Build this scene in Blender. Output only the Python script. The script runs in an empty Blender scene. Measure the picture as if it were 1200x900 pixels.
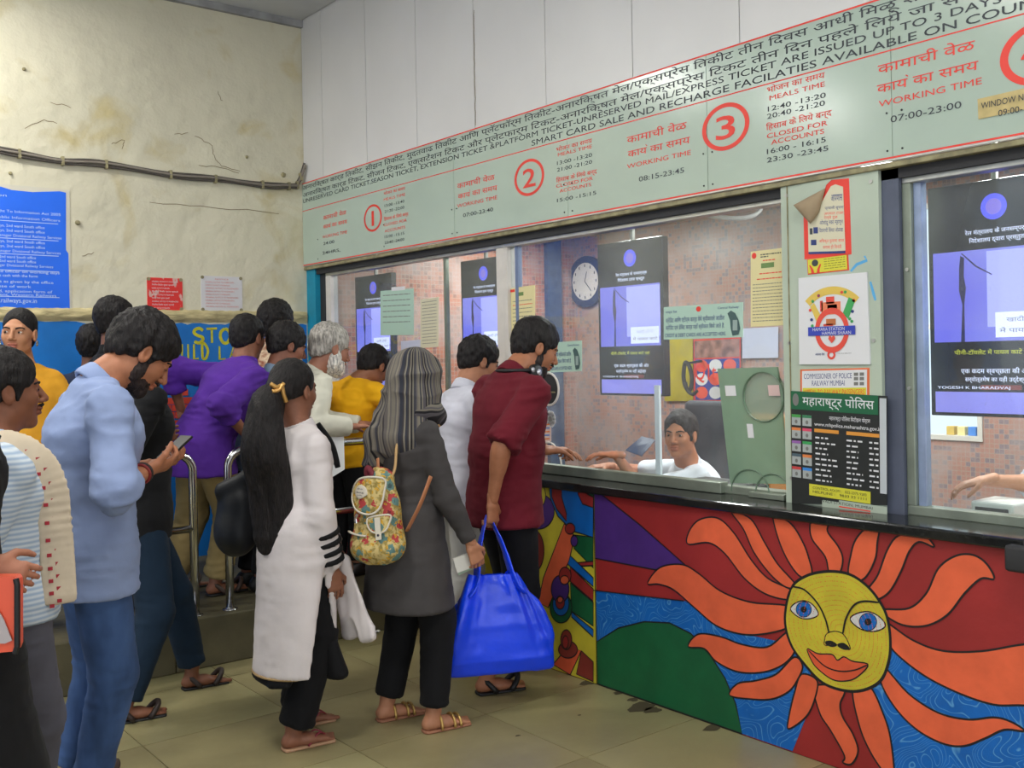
import bpy, bmesh, math, random
import numpy as np
from mathutils import Vector, Matrix
random.seed(7); np.random.seed(7)
sc = bpy.context.scene
COL = sc.collection
# ---------------------------------------------------------------- camera
FOC, CPX, CPY, ROLL, EYE, YAW = 1185., 600., 422.5, .0185, 1.55, math.radians(38.6)
_n = math.sqrt(1+ROLL*ROLL)
_V = (math.sin(YAW), math.cos(YAW)); _R = (math.cos(YAW), -math.sin(YAW))
cd = bpy.data.cameras.new('camera'); cam = bpy.data.objects.new('camera', cd); COL.objects.link(cam)
cd.sensor_fit = 'HORIZONTAL'; cd.sensor_width = 36; cd.lens = 36*FOC/1200
cd.shift_y = -(450-CPY)/1200.; cd.clip_start = .05
_r = Vector((_R[0], _R[1], -ROLL))/_n           # image right in the world
_u = Vector((ROLL*_R[0], ROLL*_R[1], 1))/_n     # image up
_f = Vector((_V[0], _V[1], 0))
cam.matrix_world = Matrix(((_r.x, _u.x, -_f.x, 0), (_r.y, _u.y, -_f.y, 0), (_r.z, _u.z, -_f.z, EYE), (0, 0, 0, 1)))
sc.camera = cam
# ---------------------------------------------------------------- world, lamps, exposure
w = bpy.data.worlds.new('world'); sc.world = w; w.use_nodes = True
w.node_tree.nodes['Background'].inputs[0].default_value = (.80, .88, 1, 1)
w.node_tree.nodes['Background'].inputs[1].default_value = 1.25
sc.view_settings.view_transform = 'Standard'; sc.view_settings.look = 'None'
sc.view_settings.exposure = 0.14; sc.view_settings.gamma = 1
def area(name, loc, size, power, col=(1, 1, 1), rot=(0, 0, 0)):
    l = bpy.data.lights.new(name, 'AREA'); l.shape = 'RECTANGLE'; l.size, l.size_y = size; l.energy = power; l.color = col
    o = bpy.data.objects.new(name, l); COL.objects.link(o); o.location = loc; o.rotation_euler = rot
    o['kind'] = 'structure'; return o
# daylight that enters the open side of the concourse behind and left of the queue
area('daylight_opening', (-4.6, -1.5, 2.2), (7, 3.2), 75, (.93, .96, 1), (0, math.radians(-80), 0))
area('daylight_opening', (0, -5.6, 2.2), (7, 3.2), 62, (1, .97, .9), (math.radians(80), 0, 0))
# fluorescent ceiling fittings of the hall and of the ticket office (their housings are built below)
HALL_LAMPS = [(.59, 5.87), (.66, 2.9), (-1.42, 5.74), (-2.2, 1.6), (1.6, .2)]
for x, y in HALL_LAMPS:
    area('tube_light', (x, y, 3.9), (1.2, .16), 38, (1, .98, .92))
    area('tube_light', (x, y, 4.0), (1.2, .10), 22, (.92, .96, 1), (math.pi, 0, 0))      # the light the tubes throw upwards
OFFICE_LAMPS = [(4.3, 2.0), (4.4, 4.3), (5.0, 6.0), (5.3, 3.2), (4.2, .6)]
for x, y in OFFICE_LAMPS: area('panel_light', (x, y, 2.60), (.3, .3), 34, (1, .97, .95))

def ray(px, py):
    du = (px-CPX)/FOC; dv = (py-CPY)/FOC
    X = (du-ROLL*dv)/_n; D = (dv+ROLL*du)/_n
    return np.array((_V[0]+_R[0]*X, _V[1]+_R[1]*X, -D))
E0 = np.array((0, 0, EYE))
def onx(px, py, x): d = ray(px, py); return E0+d*(x/d[0])
def ony(px, py, y): d = ray(px, py); return E0+d*(y/d[1])
def onz(px, py, z): d = ray(px, py); return E0+d*((z-EYE)/d[2])
def at(px, py, dep): return E0+ray(px, py)*dep

# ---------------------------------------------------------------- colours and materials
def lin(c):
    return tuple((v/255/12.92 if v/255 <= .04045 else ((v/255+.055)/1.055)**2.4) for v in c)
MATS = {}
def mat(name, rgb, rough=.6, metal=0, spec=.5, var=0, vscale=8, bump=0, bscale=40, emit=None, alpha=1, trans=0, col2=None, stretch=(1, 1, 1), detail=3, attr=None, vthr=(.35, .65), sss=0, sheen=0, coat=0):
    if name in MATS: return MATS[name]
    m = bpy.data.materials.new(name); MATS[name] = m; m.use_nodes = True
    nt = m.node_tree; b = nt.nodes['Principled BSDF']; L = nt.links.new
    c = (*lin(rgb), 1); b.inputs['Base Color'].default_value = c
    b.inputs['Roughness'].default_value = rough; b.inputs['Metallic'].default_value = metal
    b.inputs['Specular IOR Level'].default_value = spec
    if sheen: b.inputs['Sheen Weight'].default_value = sheen
    if coat: b.inputs['Coat Weight'].default_value = coat
    tc = nt.nodes.new('ShaderNodeTexCoord'); mp = nt.nodes.new('ShaderNodeMapping'); mp.inputs['Scale'].default_value = stretch
    L(tc.outputs['Object'], mp.inputs[0])
    src = None
    if attr:
        a = nt.nodes.new('ShaderNodeAttribute'); a.attribute_name = attr; src = a.outputs['Color']; L(src, b.inputs['Base Color'])
    if var or col2:
        n = nt.nodes.new('ShaderNodeTexNoise'); n.inputs['Scale'].default_value = vscale; n.inputs['Detail'].default_value = detail
        L(mp.outputs[0], n.inputs['Vector'])
        r = nt.nodes.new('ShaderNodeMapRange'); r.inputs[1].default_value = vthr[0]; r.inputs[2].default_value = vthr[1]
        L(n.outputs[0], r.inputs[0])
        if col2:
            x = nt.nodes.new('ShaderNodeMix'); x.data_type = 'RGBA'; x.inputs[6].default_value = c; x.inputs[7].default_value = (*lin(col2), 1)
            L(r.outputs[0], x.inputs[0]); L(x.outputs[2], b.inputs['Base Color'])
        else:
            r.inputs[3].default_value = 1-var; r.inputs[4].default_value = 1+var
            x = nt.nodes.new('ShaderNodeMix'); x.data_type = 'RGBA'; x.blend_type = 'MULTIPLY'; x.inputs[0].default_value = 1
            x.inputs[6].default_value = c
            if src: L(src, x.inputs[6])
            L(r.outputs[0], x.inputs[7]); L(x.outputs[2], b.inputs['Base Color'])
    if bump:
        n = nt.nodes.new('ShaderNodeTexNoise'); n.inputs['Scale'].default_value = bscale; n.inputs['Detail'].default_value = 4
        L(mp.outputs[0], n.inputs['Vector'])
        q = nt.nodes.new('ShaderNodeBump'); q.inputs['Strength'].default_value = 1; q.inputs['Distance'].default_value = bump
        L(n.outputs[0], q.inputs['Height']); L(q.outputs[0], b.inputs['Normal'])
    if emit:
        b.inputs['Emission Color'].default_value = c; b.inputs['Emission Strength'].default_value = emit
    if trans: b.inputs['Transmission Weight'].default_value = trans
    if alpha < 1: b.inputs['Alpha'].default_value = alpha
    return m
def nodes_of(m):
    nt = m.node_tree; return nt, nt.nodes['Principled BSDF'], nt.links.new

# ---------------------------------------------------------------- object helpers
def tag(o, label=None, cat=None, group=None, kind=None):
    if label: o['label'] = label
    if cat: o['category'] = cat
    if group: o['group'] = group
    if kind: o['kind'] = kind
    return o
def empty(name, loc, label=None, cat=None, group=None, kind=None, rz=0):
    o = bpy.data.objects.new(name, None); COL.objects.link(o); o.location = loc; o.rotation_euler = (0, 0, rz)
    o.empty_display_size = .05
    return tag(o, label, cat, group, kind)
def link(name, me, m, parent=None, smooth=False):
    """mesh given in world coordinates; parented without moving"""
    o = bpy.data.objects.new(name, me); COL.objects.link(o)
    if m is not None: me.materials.clear(); me.materials.append(m)
    if smooth: me.polygons.foreach_set('use_smooth', [True]*len(me.polygons))
    if parent is not None:
        o.parent = parent
        o.matrix_parent_inverse = world_of(parent).inverted()
    return o
def world_of(o):
    m = Matrix.LocRotScale(o.location, o.rotation_euler, o.scale)
    if o.parent: m = world_of(o.parent) @ o.matrix_parent_inverse @ m
    return m
class MB:
    def __init__(s): s.v = []; s.f = []
    def add(s, vs, fs):
        n = len(s.v); s.v += [tuple(map(float, p)) for p in vs]; s.f += [tuple(i+n for i in f) for f in fs]; return s
    def box(s, a, b, bev=0):
        (x0, y0, z0), (x1, y1, z1) = a, b
        x0, x1 = sorted((x0, x1)); y0, y1 = sorted((y0, y1)); z0, z1 = sorted((z0, z1))
        if bev <= 0:
            vs = [(x, y, z) for x in (x0, x1) for y in (y0, y1) for z in (z0, z1)]
            return s.add(vs, [(0, 1, 3, 2), (4, 6, 7, 5), (0, 4, 5, 1), (2, 3, 7, 6), (0, 2, 6, 4), (1, 5, 7, 3)])
        bm = bmesh.new(); bmesh.ops.create_cube(bm, size=1)
        for v in bm.verts: v.co = ((x0+x1)/2+v.co.x*(x1-x0), (y0+y1)/2+v.co.y*(y1-y0), (z0+z1)/2+v.co.z*(z1-z0))
        bmesh.ops.bevel(bm, geom=bm.edges[:], offset=bev, segments=2, affect='EDGES', profile=.5)
        bm.verts.ensure_lookup_table(); bm.verts.index_update()
        s.add([v.co for v in bm.verts], [[v.index for v in f.verts] for f in bm.faces]); bm.free(); return s
    def tube(s, pts, r, n=12, cap=True, flat=None):
        pts = [Vector(p) for p in pts]; rs = r if isinstance(r, (list, tuple)) else [r]*len(pts)
        rings = []; prev = None
        for i, p in enumerate(pts):
            t = (pts[min(i+1, len(pts)-1)]-pts[max(i-1, 0)]).normalized()
            if prev is None:
                a = t.cross(Vector((0, 0, 1)));
                if a.length < .01: a = t.cross(Vector((1, 0, 0)))
                a.normalize()
            else: a = (prev-t*prev.dot(t)).normalized()
            prev = a; b = t.cross(a)
            k = flat or 1
            rings.append([p+(a*math.cos(2*math.pi*j/n)+b*math.sin(2*math.pi*j/n)*k)*rs[i] for j in range(n)])
        vs = [q for ring in rings for q in ring]; fs = []
        for i in range(len(pts)-1):
            for j in range(n): fs.append((i*n+j, i*n+(j+1) % n, (i+1)*n+(j+1) % n, (i+1)*n+j))
        if cap: fs.append(tuple(range(n))[::-1]); fs.append(tuple((len(pts)-1)*n+j for j in range(n)))
        return s.add(vs, fs)
    def poly(s, pts): return s.add(pts, [tuple(range(len(pts)))])
    def extr(s, pts, d):
        n = len(pts); d = np.array(d, float)
        return s.add(list(pts)+[np.array(p)+d for p in pts], [tuple(range(n)), tuple(range(n, 2*n))[::-1]]+[(i, i+n, (i+1) % n+n, (i+1) % n) for i in range(n)])
    def build(s, name, m, parent=None, smooth=False, tri=False):
        me = bpy.data.meshes.new(name); me.from_pydata(s.v, [], s.f)
        bm = bmesh.new(); bm.from_mesh(me)
        if tri: bmesh.ops.triangulate(bm, faces=[f for f in bm.faces if len(f.verts) > 4])
        bmesh.ops.recalc_face_normals(bm, faces=bm.faces[:]); bm.to_mesh(me); bm.free()
        return link(name, me, m, parent, smooth)
def copy_tree(o, parent=None):
    c = o.copy(); COL.objects.link(c)
    if parent: c.parent = parent
    for ch in list(o.children): copy_tree(ch, c)
    return c
def spline(pts, n=8, closed=False):
    """Catmull-Rom through the points"""
    P = [np.array(p, float) for p in pts]; out = []; N = len(P)
    for i in range(N if closed else N-1):
        p0 = P[(i-1) % N] if closed or i > 0 else P[0]*2-P[1]
        p1 = P[i]; p2 = P[(i+1) % N]
        p3 = P[(i+2) % N] if closed or i+2 < N else P[-1]*2-P[-2]
        for k in range(n):
            t = k/n; out.append(.5*((2*p1)+(-p0+p2)*t+(2*p0-5*p1+4*p2-p3)*t*t+(-p0+3*p1-3*p2+p3)*t**3))
    if not closed: out.append(P[-1])
    return out
# ---------------------------------------------------------------- lettering
def deva(s):
    """i-matra goes before its consonant cluster, reph after it, as written"""
    out = []; i = 0
    cons = lambda c: 0x915 <= ord(c) <= 0x939 or 0x958 <= ord(c) <= 0x95f or c == 'ळ'
    while i < len(s):
        if cons(s[i]):
            j = i+1
            while j+1 < len(s) and s[j] == '\u094d' and cons(s[j+1]): j += 2
            cl = s[i:j]
            if j < len(s) and s[j] == '\u093f': cl = '\u093f'+cl; j += 1
            out.append(cl); i = j
        else: out.append(s[i]); i += 1
    return ''.join(out)
_tc = {}
def text_mesh(s, bold=0):
    key = (s, bold)
    if key not in _tc:
        cu = bpy.data.curves.new('t', 'FONT'); cu.body = deva(s); cu.size = 1; cu.resolution_u = 3; cu.offset = bold
        o = bpy.data.objects.new('t', cu)
        me = bpy.data.meshes.new_from_object(o)
        n = len(me.vertices); co = np.zeros(n*3, np.float32); me.vertices.foreach_get('co', co); co = co.reshape(-1, 3)
        fs = [tuple(p.vertices) for p in me.polygons]
        bpy.data.objects.remove(o); bpy.data.curves.remove(cu); bpy.data.meshes.remove(me)
        _tc[key] = (co, fs)
    return _tc[key]
def lettering(s, o, u, v, width, height, m, parent, name='lettering', bold=0, fit=True, into=None):
    """flat print: text baseline starts at o, runs along u for width, cap height 'height' along v"""
    reph = s.find('^'); bold = 0 if ('M' in s or 'W' in s) else bold*.35; s = s.replace('^', '')
    co, fs = text_mesh(s, bold)
    if reph > 0:      # the small hook over a letter
        xr = text_mesh(s[:reph], bold)[0][:, 0].max()-.10; A_ = [(xr+.02*math.sin(t)-.11*math.sin(t/2)**2+.10, .74+.16*(1-math.cos(t))/2) for t in np.linspace(0, math.pi, 7)]
        n0 = len(co); ex_ = []; fs = list(fs)
        for i, (a_, b_) in enumerate(A_): ex_ += [(a_-.035, b_, 0), (a_+.035, b_+.02, 0)]
        fs += [(n0+2*i, n0+2*i+1, n0+2*i+3, n0+2*i+2) for i in range(len(A_)-1)]; co = np.concatenate([co, np.array(ex_, np.float32)])
    if not len(co): return None
    o = np.array(o, float); u = np.array(u, float); v = np.array(v, float)
    x0, x1 = co[:, 0].min(), co[:, 0].max(); sx = width/max(x1-x0, 1e-6) if fit else height/.72
    sy = height/.72
    pts = o+np.outer((co[:, 0]-x0)*sx, u)+np.outer(co[:, 1]*sy, v)
    mb = into or MB(); mb.add(pts, fs)
    if into is not None: return None
    me = bpy.data.meshes.new(name); me.from_pydata(mb.v, [], mb.f)
    return link(name, me, m, parent)
def wtext(s, p0, p1, h, x, m, parent, off=.0015, **k):
    """print on the counter wall (plane x): p0,p1 pixel baseline ends, h metres"""
    a = onx(*p0, x); b = onx(*p1, x)
    return lettering(s, (x-off, a[1], (a[2]+b[2])/2), (0, -1, 0), (0, 0, 1), abs(a[1]-b[1]), h, m, parent, **k)
# ================================================================ SETTING
WX, CXF, SLX, GX, LY, STEP, PZ = 3.45, 3.30, 3.27, 3.52, 6.73, 5.06, .26
CEIL, BX = 4.06, 6.1
M_cream = mat('cream_plaster', (212, 206, 182), .85, var=.07, vscale=1.3, bump=.022, bscale=6, detail=8)
nt, b, L = nodes_of(M_cream)          # flaking stains in the paint
n2 = nt.nodes.new('ShaderNodeTexNoise'); n2.inputs['Scale'].default_value = 3.2; n2.inputs['Detail'].default_value = 9; n2.inputs['Distortion'].default_value = .6
mr = nt.nodes.new('ShaderNodeMapRange'); mr.inputs[1].default_value = .56; mr.inputs[2].default_value = .74
mx = nt.nodes.new('ShaderNodeMix'); mx.data_type = 'RGBA'; mx.inputs[7].default_value = (*lin((196, 182, 138)), 1)
tcn = nt.nodes.new('ShaderNodeTexCoord'); L(tcn.outputs['Object'], n2.inputs['Vector']); L(n2.outputs[0], mr.inputs[0]); L(mr.outputs[0], mx.inputs[0])
L(b.inputs['Base Color'].links[0].from_socket, mx.inputs[6]); L(mx.outputs[2], b.inputs['Base Color'])
M_blue = mat('blue_wall_paint', (0, 112, 196), .55, var=.12, vscale=3, bump=.004, bscale=9)
M_teal = mat('teal_paint', (14, 140, 172), .55, var=.1, vscale=6)
M_white = mat('white_panel_board', (216, 214, 212), .38, var=.025, vscale=2)
M_sign = mat('pale_green_board', (176, 192, 178), .17, var=.045, vscale=2.2, detail=6, stretch=(1, .6, 1), bump=.0003, bscale=5)
M_signdirt = mat('pillar_paint', (178, 190, 172), .45, var=.06, vscale=3, col2=None, bump=.002, bscale=14)
M_red = mat('red_print', (232, 62, 48), .5)
M_ink = mat('dark_ink', (52, 58, 64), .5)
M_alu = mat('aluminium', (190, 190, 184), .35, .75, var=.08, vscale=14)
M_alud = mat('grey_green_aluminium', (138, 146, 132), .4, .4, var=.1, vscale=10)
M_dark = mat('dark_recess', (44, 44, 46), .7)
M_gold = mat('weathered_lip', (142, 134, 100), .6, var=.3, vscale=18)
M_whitepaint = mat('white_painted_metal', (214, 208, 200), .5, var=.06, vscale=9)
M_chrome = mat('polished_steel', (205, 205, 205), .16, 1)
M_granite = mat('black_granite', (30, 31, 31), .13, var=.35, vscale=60, spec=.6)
M_floor = mat('floor_tile', (152, 144, 104), .33, var=.13, vscale=1.6, detail=7, bump=.0012, bscale=18)
M_floor2 = mat('floor_tile_worn', (146, 136, 98), .38, var=.16, vscale=2.1, detail=7, bump=.0012, bscale=18)
M_grout = mat('floor_joint', (92, 84, 56), .9)
M_stone = mat('platform_stone', (82, 76, 54), .6, var=.22, vscale=4, bump=.003, bscale=22)
M_ceil = mat('ceiling_board', (196, 198, 200), .8, var=.05, vscale=3)

# floor: joints below, one slab per tile
fl = MB().box((-7, -6, -.12), (7, 7, -.004)).build('floor', M_grout); tag(fl, kind='structure')
T = .64
me = MB().box((0, 0, -.02), (T-.004, T-.004, 0)); me = me.build('tile', M_floor); me.name = 'tile'
tile_meshes = []
base_me = me.data; m2 = base_me.copy(); m2.materials.clear(); m2.materials.append(M_floor2); tile_meshes = [base_me, m2]
bpy.data.objects.remove(me)
for i in range(-4, 6):
    for j in range(-2, 9):
        x = 2.66+(i-4)*T; y = 2.92+(j-4)*T
        if x < -2.0 or x >= 3.29 or y > 5.0 or y < -.4: continue
        o = bpy.data.objects.new('tile', tile_meshes[(i*7+j*3+i*j) % 3 == 0]); COL.objects.link(o)
        o.location = (x, y, 0); o.parent = fl
# raised platform along the left wall: kerb stones and slabs
pf = MB().box((-7, STEP+.03, 0), (3.6, LY, PZ-.03)).build('trim_1', M_stone); tag(pf, kind='structure')
for i in range(8):
    x0 = -3.2+i*.84; MB().box((x0, STEP, .0), (x0+.836, STEP+.30, PZ), .008).build('kerb_stone', M_stone, pf)
    for k in range(2): MB().box((x0, STEP+.304+k*.68, PZ-.03), (x0+.836, STEP+.98+k*.68, PZ-.002)).build('slab', M_stone, pf)

# left wall
wl = MB().box((-7, LY, 0), (BX+.2, LY+.2, CEIL+.3)).build('wall_left', M_cream); tag(wl, kind='structure')
# painted dado below, with a ragged top edge
pts = [(-7, 0), (3.45, 0)]
x = 3.45
while x > -7: pts.append((x, 1.842+random.uniform(-.010, .012))); x -= random.uniform(.03, .09)
pts.append((-7, 1.84))
MB().extr([(p[0], LY-.004, p[1]) for p in pts], (0, .004, 0)).build('dado', M_blue, wl, tri=True)
M_band = mat('rough_plaster_band', (190, 176, 132), .9, var=.3, vscale=14, bump=.02, bscale=20, detail=8, stretch=(.5, 1, 1.6))
mb = MB(); prof = [(0, 1.935), (-.012, 1.928), (-.02, 1.90), (-.014, 1.868), (0, 1.848)]
N = 220
for i in range(N+1):
    x = -3+i*6.45/N
    for k, (dy, z) in enumerate(prof): mb.v.append((x, LY+dy-(.004*random.random() if 0 < k < 4 else -.001), z+random.uniform(-.004, .004)))
for i in range(N):
    for k in range(4): mb.f.append((i*5+k, i*5+k+1, i*5+5+k+1, i*5+5+k))
mb.build('plaster_band', M_band, wl, smooth=True)
# painted STOP / CHILD and the painted bricks on the dado
M_yel = mat('yellow_wall_paint', (196, 190, 30), .6, var=.15, vscale=30)
def stroke(mb, pts, wd, plane='y', c=LY-.0065):
    P = [np.array(p, float) for p in pts]; n = len(P)
    for i in range(n):
        t = P[min(i+1, n-1)]-P[max(i-1, 0)]; t = t/max(np.linalg.norm(t), 1e-9); q = np.array((-t[1], t[0]))*wd/2*(1 if 0 < i < n-1 else .7)
        a, b_ = P[i]+q, P[i]-q
        if plane == 'y': mb.v += [(a[0], c, a[1]), (b_[0], c, b_[1])]
        else: mb.v += [(c, a[0], a[1]), (c, b_[0], b_[1])]
    k = len(mb.v)-2*n
    for i in range(n-1): mb.f.append((k+2*i, k+2*i+1, k+2*i+3, k+2*i+2))
GL = {'S': [[(.95, .85), (.6, 1), (.2, .9), (.1, .7), (.4, .52), (.85, .4), (.9, .2), (.55, 0), (.1, .1)]], 'T': [[(0, .97), (1, 1)], [(.5, .98), (.5, 0)]],
      'O': [[(.5, 1), (.1, .75), (.05, .35), (.35, 0), (.75, .05), (.98, .45), (.85, .85), (.5, 1)]], 'P': [[(.1, 0), (.1, 1), (.7, 1), (.95, .75), (.7, .5), (.1, .48)]],
      'C': [[(.9, .85), (.5, 1), (.1, .7), (.1, .3), (.5, 0), (.9, .12)]], 'H': [[(.1, 0), (.1, 1)], [(.1, .5), (.85, .5)], [(.85, 0), (.88, 1)]], 'I': [[(.5, 0), (.5, 1)]],
      'L': [[(.1, 1), (.1, 0), (.8, .03)]], 'D': [[(.1, 0), (.1, 1), (.6, .95), (.95, .5), (.6, .03), (.1, 0)]], 'A': [[(0, 0), (.5, 1), (1, 0)], [(.2, .35), (.8, .35)]],
      'B': [[(.1, 0), (.1, 1), (.7, .9), (.75, .6), (.1, .5), (.9, .35), (.8, .05), (.1, 0)]], 'R': [[(.1, 0), (.1, 1), (.8, .85), (.75, .55), (.1, .48), (.9, 0)]], 'U': [[(.1, 1), (.1, .3), (.45, 0), (.85, .2), (.9, 1)]]}
def painted_word(word, px0, py0, px1, h, name, step=None, wd=.018):
    a = ony(px0, py0, LY); b_ = ony(px1, py0, LY); n = len(word); cw = (b_[0]-a[0])/n
    for i, ch in enumerate(word):
        mb = MB()
        for st in GL.get(ch, []):
            curve = spline(st, 6) if ch in 'SOCPDBRU' else [np.array(q, float) for q in st]
            stroke(mb, [(a[0]+i*cw+q[0]*cw*.78, a[2]+q[1]*h) for q in curve], wd)
        mb.build(name, M_yel, wl)
painted_word('STOP', 226, 402, 288, .10, 'lettering', wd=.022)
painted_word('CHILD', 196, 421, 246, .10, 'lettering')
painted_word('LABOUR', 256, 421, 330, .09, 'lettering')
M_pbrick = mat('painted_brick_red', (200, 62, 44), .6, var=.12, vscale=20)
for r, (py, x0, x1) in enumerate([(464, 200, 218), (474, 193, 250), (483, 180, 250), (493, 150, 250), (503, 150, 250)]):
    a = ony(x0, py, LY); b_ = ony(x1, py, LY); x = a[0]-(.05 if r % 2 else 0)
    while x < b_[0]:
        MB().box((x, LY-.010, a[2]), (min(x+.115, b_[0]+.1), LY-.003, a[2]+.043)).build('brick', M_pbrick, wl); x += .12

# counter wall, upper white boards
wr = MB().box((WX+.012, -5, 2.86), (WX+.15, LY, CEIL+.2)).build('wall_right', mat('seam_grey', (150, 148, 144), .8)); tag(wr, kind='structure')
ys = [LY-.002, 6.43, 5.82, 5.217, 4.62, 3.996, 3.366, 2.734, 2.12, 1.5, .88, .26, -.36]
for a, b_ in zip(ys, ys[1:]): MB().box((WX, b_+.0025, 2.86), (WX+.012, a-.0025, CEIL+.05)).build('panel', M_white, wr)
# ceiling with boards and joint strips
cl = MB().box((-7, -6, CEIL+.02), (WX+.2, LY+.2, CEIL+.2)).build('ceiling', M_dark); tag(cl, kind='structure')
for i in range(7):
    for j in range(9):
        x1 = WX-i*1.2-.01; y1 = LY-j*1.2-.01
        MB().box((x1-1.18, y1-1.18, CEIL), (x1, y1, CEIL+.02)).build('panel', M_ceil, cl)
MB().box((-7, LY-.035, CEIL-.05), (WX, LY, CEIL)).build('trim_2', mat('cornice_grey', (150, 150, 150), .7, var=.2, vscale=9)); tag(bpy.data.objects['trim_2'], kind='structure')
# lamp housings for the hall
M_tube = mat('lit_tube', (255, 252, 240), .4, emit=9); M_house = mat('lamp_housing', (225, 225, 222), .4)
for k, (x, y) in enumerate(HALL_LAMPS):
    e = empty('tube_lamp', (x, y, CEIL), ['white twin tube lamp under the ceiling near the cream wall', 'white twin tube lamp under the ceiling in mid hall', 'far left white twin tube lamp near the cream wall', 'left white twin tube lamp over the hall', 'white twin tube lamp overhead near the viewer'][k], 'lamp', 'hall ceiling lamps')
    MB().box((x-.62, y-.09, 3.93), (x+.62, y+.09, 3.99), .006).build('housing', M_house, e)
    for s in (-.3, .3): MB().tube([(x+s, y, 3.99), (x+s, y, CEIL)], .008).build('rod', M_house, e)
    for s in (-.045, .045): MB().tube([(x-.6, y+s, 3.915), (x+.6, y+s, 3.915)], .014).build('tube', M_tube, e)

# pillar between the windows, teal strip by the corner, lintel
pl = MB().box((WX, 2.10, .95), (WX+.14, 2.54, 2.262)).build('wall_pillar', M_signdirt); tag(pl, kind='structure')
MB().box((WX-.004, 2.505, .95), (WX, 2.509, 2.26)).build('joint', M_gold, pl)
MB().box((WX+.02, 2.03, .95), (WX+.14, 2.0999, 2.262)).build('reveal', mat('dark_blue_grey', (84, 90, 108), .6, var=.1), pl)
for yy in (2.51, 2.13):
    for zz in (2.2, 1.6, 1.05): MB().tube([(WX-.004, yy, zz), (WX+.001, yy, zz)], .008, 8).build('screw', M_alu, pl)
ts = MB().box((WX+.01, 6.60, .95), (WX+.14, LY, 2.262)).build('wall_corner', M_teal); tag(ts, kind='structure')
MB().box((WX+.05, 6.52, .95), (WX+.13, 6.60, 2.262)).build('reveal', M_dark, ts)
lt = MB().box((WX+.03, -3, 2.225), (WX+.14, 6.60, 2.262)).build('trim_3', M_dark); tag(lt, kind='structure')
MB().box((WX-.012, -3, 2.238), (WX+.03, LY, 2.259), .003).build('lip', M_gold, lt)
MB().box((WX+.02, -3, 2.2), (WX+.04, 6.6, 2.238)).build('lip', M_dark, lt)
# wall that closes the office beyond the picture on the right
wc = MB().box((WX, -3.2, 0), (BX+.2, -3, 3)).build('wall_office_right', M_cream); tag(wc, kind='structure')

# glass
def glass_mat(name, dust=.05, tint=(.92, .97, .96)):
    m = bpy.data.materials.new(name); m.use_nodes = True; nt = m.node_tree; L = nt.links.new
    nt.nodes.remove(nt.nodes['Principled BSDF']); out = nt.nodes['Material Output']
    tr = nt.nodes.new('ShaderNodeBsdfTransparent'); tr.inputs[0].default_value = (*tint, 1)
    gl = nt.nodes.new('ShaderNodeBsdfGlossy'); gl.inputs['Roughness'].default_value = .03
    fr = nt.nodes.new('ShaderNodeFresnel')
    ge = nt.nodes.new('ShaderNodeNewGeometry'); io = nt.nodes.new('ShaderNodeMapRange'); io.inputs[3].default_value = 1.45; io.inputs[4].default_value = 1/1.45
    L(ge.outputs['Backfacing'], io.inputs[0]); L(io.outputs[0], fr.inputs[0])     # same reflectance entering and leaving the pane
    m1 = nt.nodes.new('ShaderNodeMixShader'); L(fr.outputs[0], m1.inputs[0]); L(tr.outputs[0], m1.inputs[1]); L(gl.outputs[0], m1.inputs[2])
    df = nt.nodes.new('ShaderNodeBsdfDiffuse'); df.inputs[0].default_value = (.85, .85, .88, 1)
    tc = nt.nodes.new('ShaderNodeTexCoord'); ns = nt.nodes.new('ShaderNodeTexNoise'); ns.inputs['Scale'].default_value = 2.2; ns.inputs['Detail'].default_value = 8
    L(tc.outputs['Object'], ns.inputs['Vector'])
    sp = nt.nodes.new('ShaderNodeTexNoise'); sp.inputs['Scale'].default_value = 120; L(tc.outputs['Object'], sp.inputs['Vector'])
    mr = nt.nodes.new('ShaderNodeMapRange'); mr.inputs[1].default_value = .35; mr.inputs[2].default_value = .75; mr.inputs[3].default_value = dust*.5; mr.inputs[4].default_value = dust*2.4
    L(ns.outputs[0], mr.inputs[0])
    ms = nt.nodes.new('ShaderNodeMapRange'); ms.inputs[1].default_value = .66; ms.inputs[2].default_value = .72; ms.inputs[4].default_value = .12; L(sp.outputs[0], ms.inputs[0])
    ad = nt.nodes.new('ShaderNodeMath'); L(mr.outputs[0], ad.inputs[0]); L(ms.outputs[0], ad.inputs[1])
    m2 = nt.nodes.new('ShaderNodeMixShader'); L(ad.outputs[0], m2.inputs[0]); L(m1.outputs[0], m2.inputs[1]); L(df.outputs[0], m2.inputs[2])
    L(m2.outputs[0], out.inputs[0]); return m
M_glass = glass_mat('dusty_glass', .03); M_glassg = glass_mat('window_glass_smeared', .055)
def window(name, y1, y0, z0, z1, fr=.03, m=M_whitepaint, gm=M_glass, post=.05):
    e = empty(name, (GX, (y0+y1)/2, z0), kind='structure')
    MB().box((GX-.03, y0, z1-.045), (GX+.03, y1, z1), .003).build('top_rail', M_alu, e)
    MB().box((GX-.03, y0, z0), (GX+.03, y1, z0+.035), .003).build('bottom_rail', M_alud, e)
    MB().box((GX-.03, y1-post, z0+.035), (GX+.03, y1, z1-.045), .003).build('post', m, e)
    MB().box((GX-.03, y0, z0+.035), (GX+.03, y0+post, z1-.045), .003).build('post', m, e)
    MB().box((GX-.003, y0+post, z0+.035), (GX+.003, y1-post, z1-.045)).build('pane', gm, e)
    return e
w1 = window('window_1', 6.50, 4.43, .95, 2.225, post=.07)
MB().box((GX-.012, 5.02, .98), (GX+.012, 5.045, 2.18)).build('mullion', M_alud, w1)
w2 = window('window_2', 4.43, 2.54, .95, 2.225, post=.03, gm=M_glassg)
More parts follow.
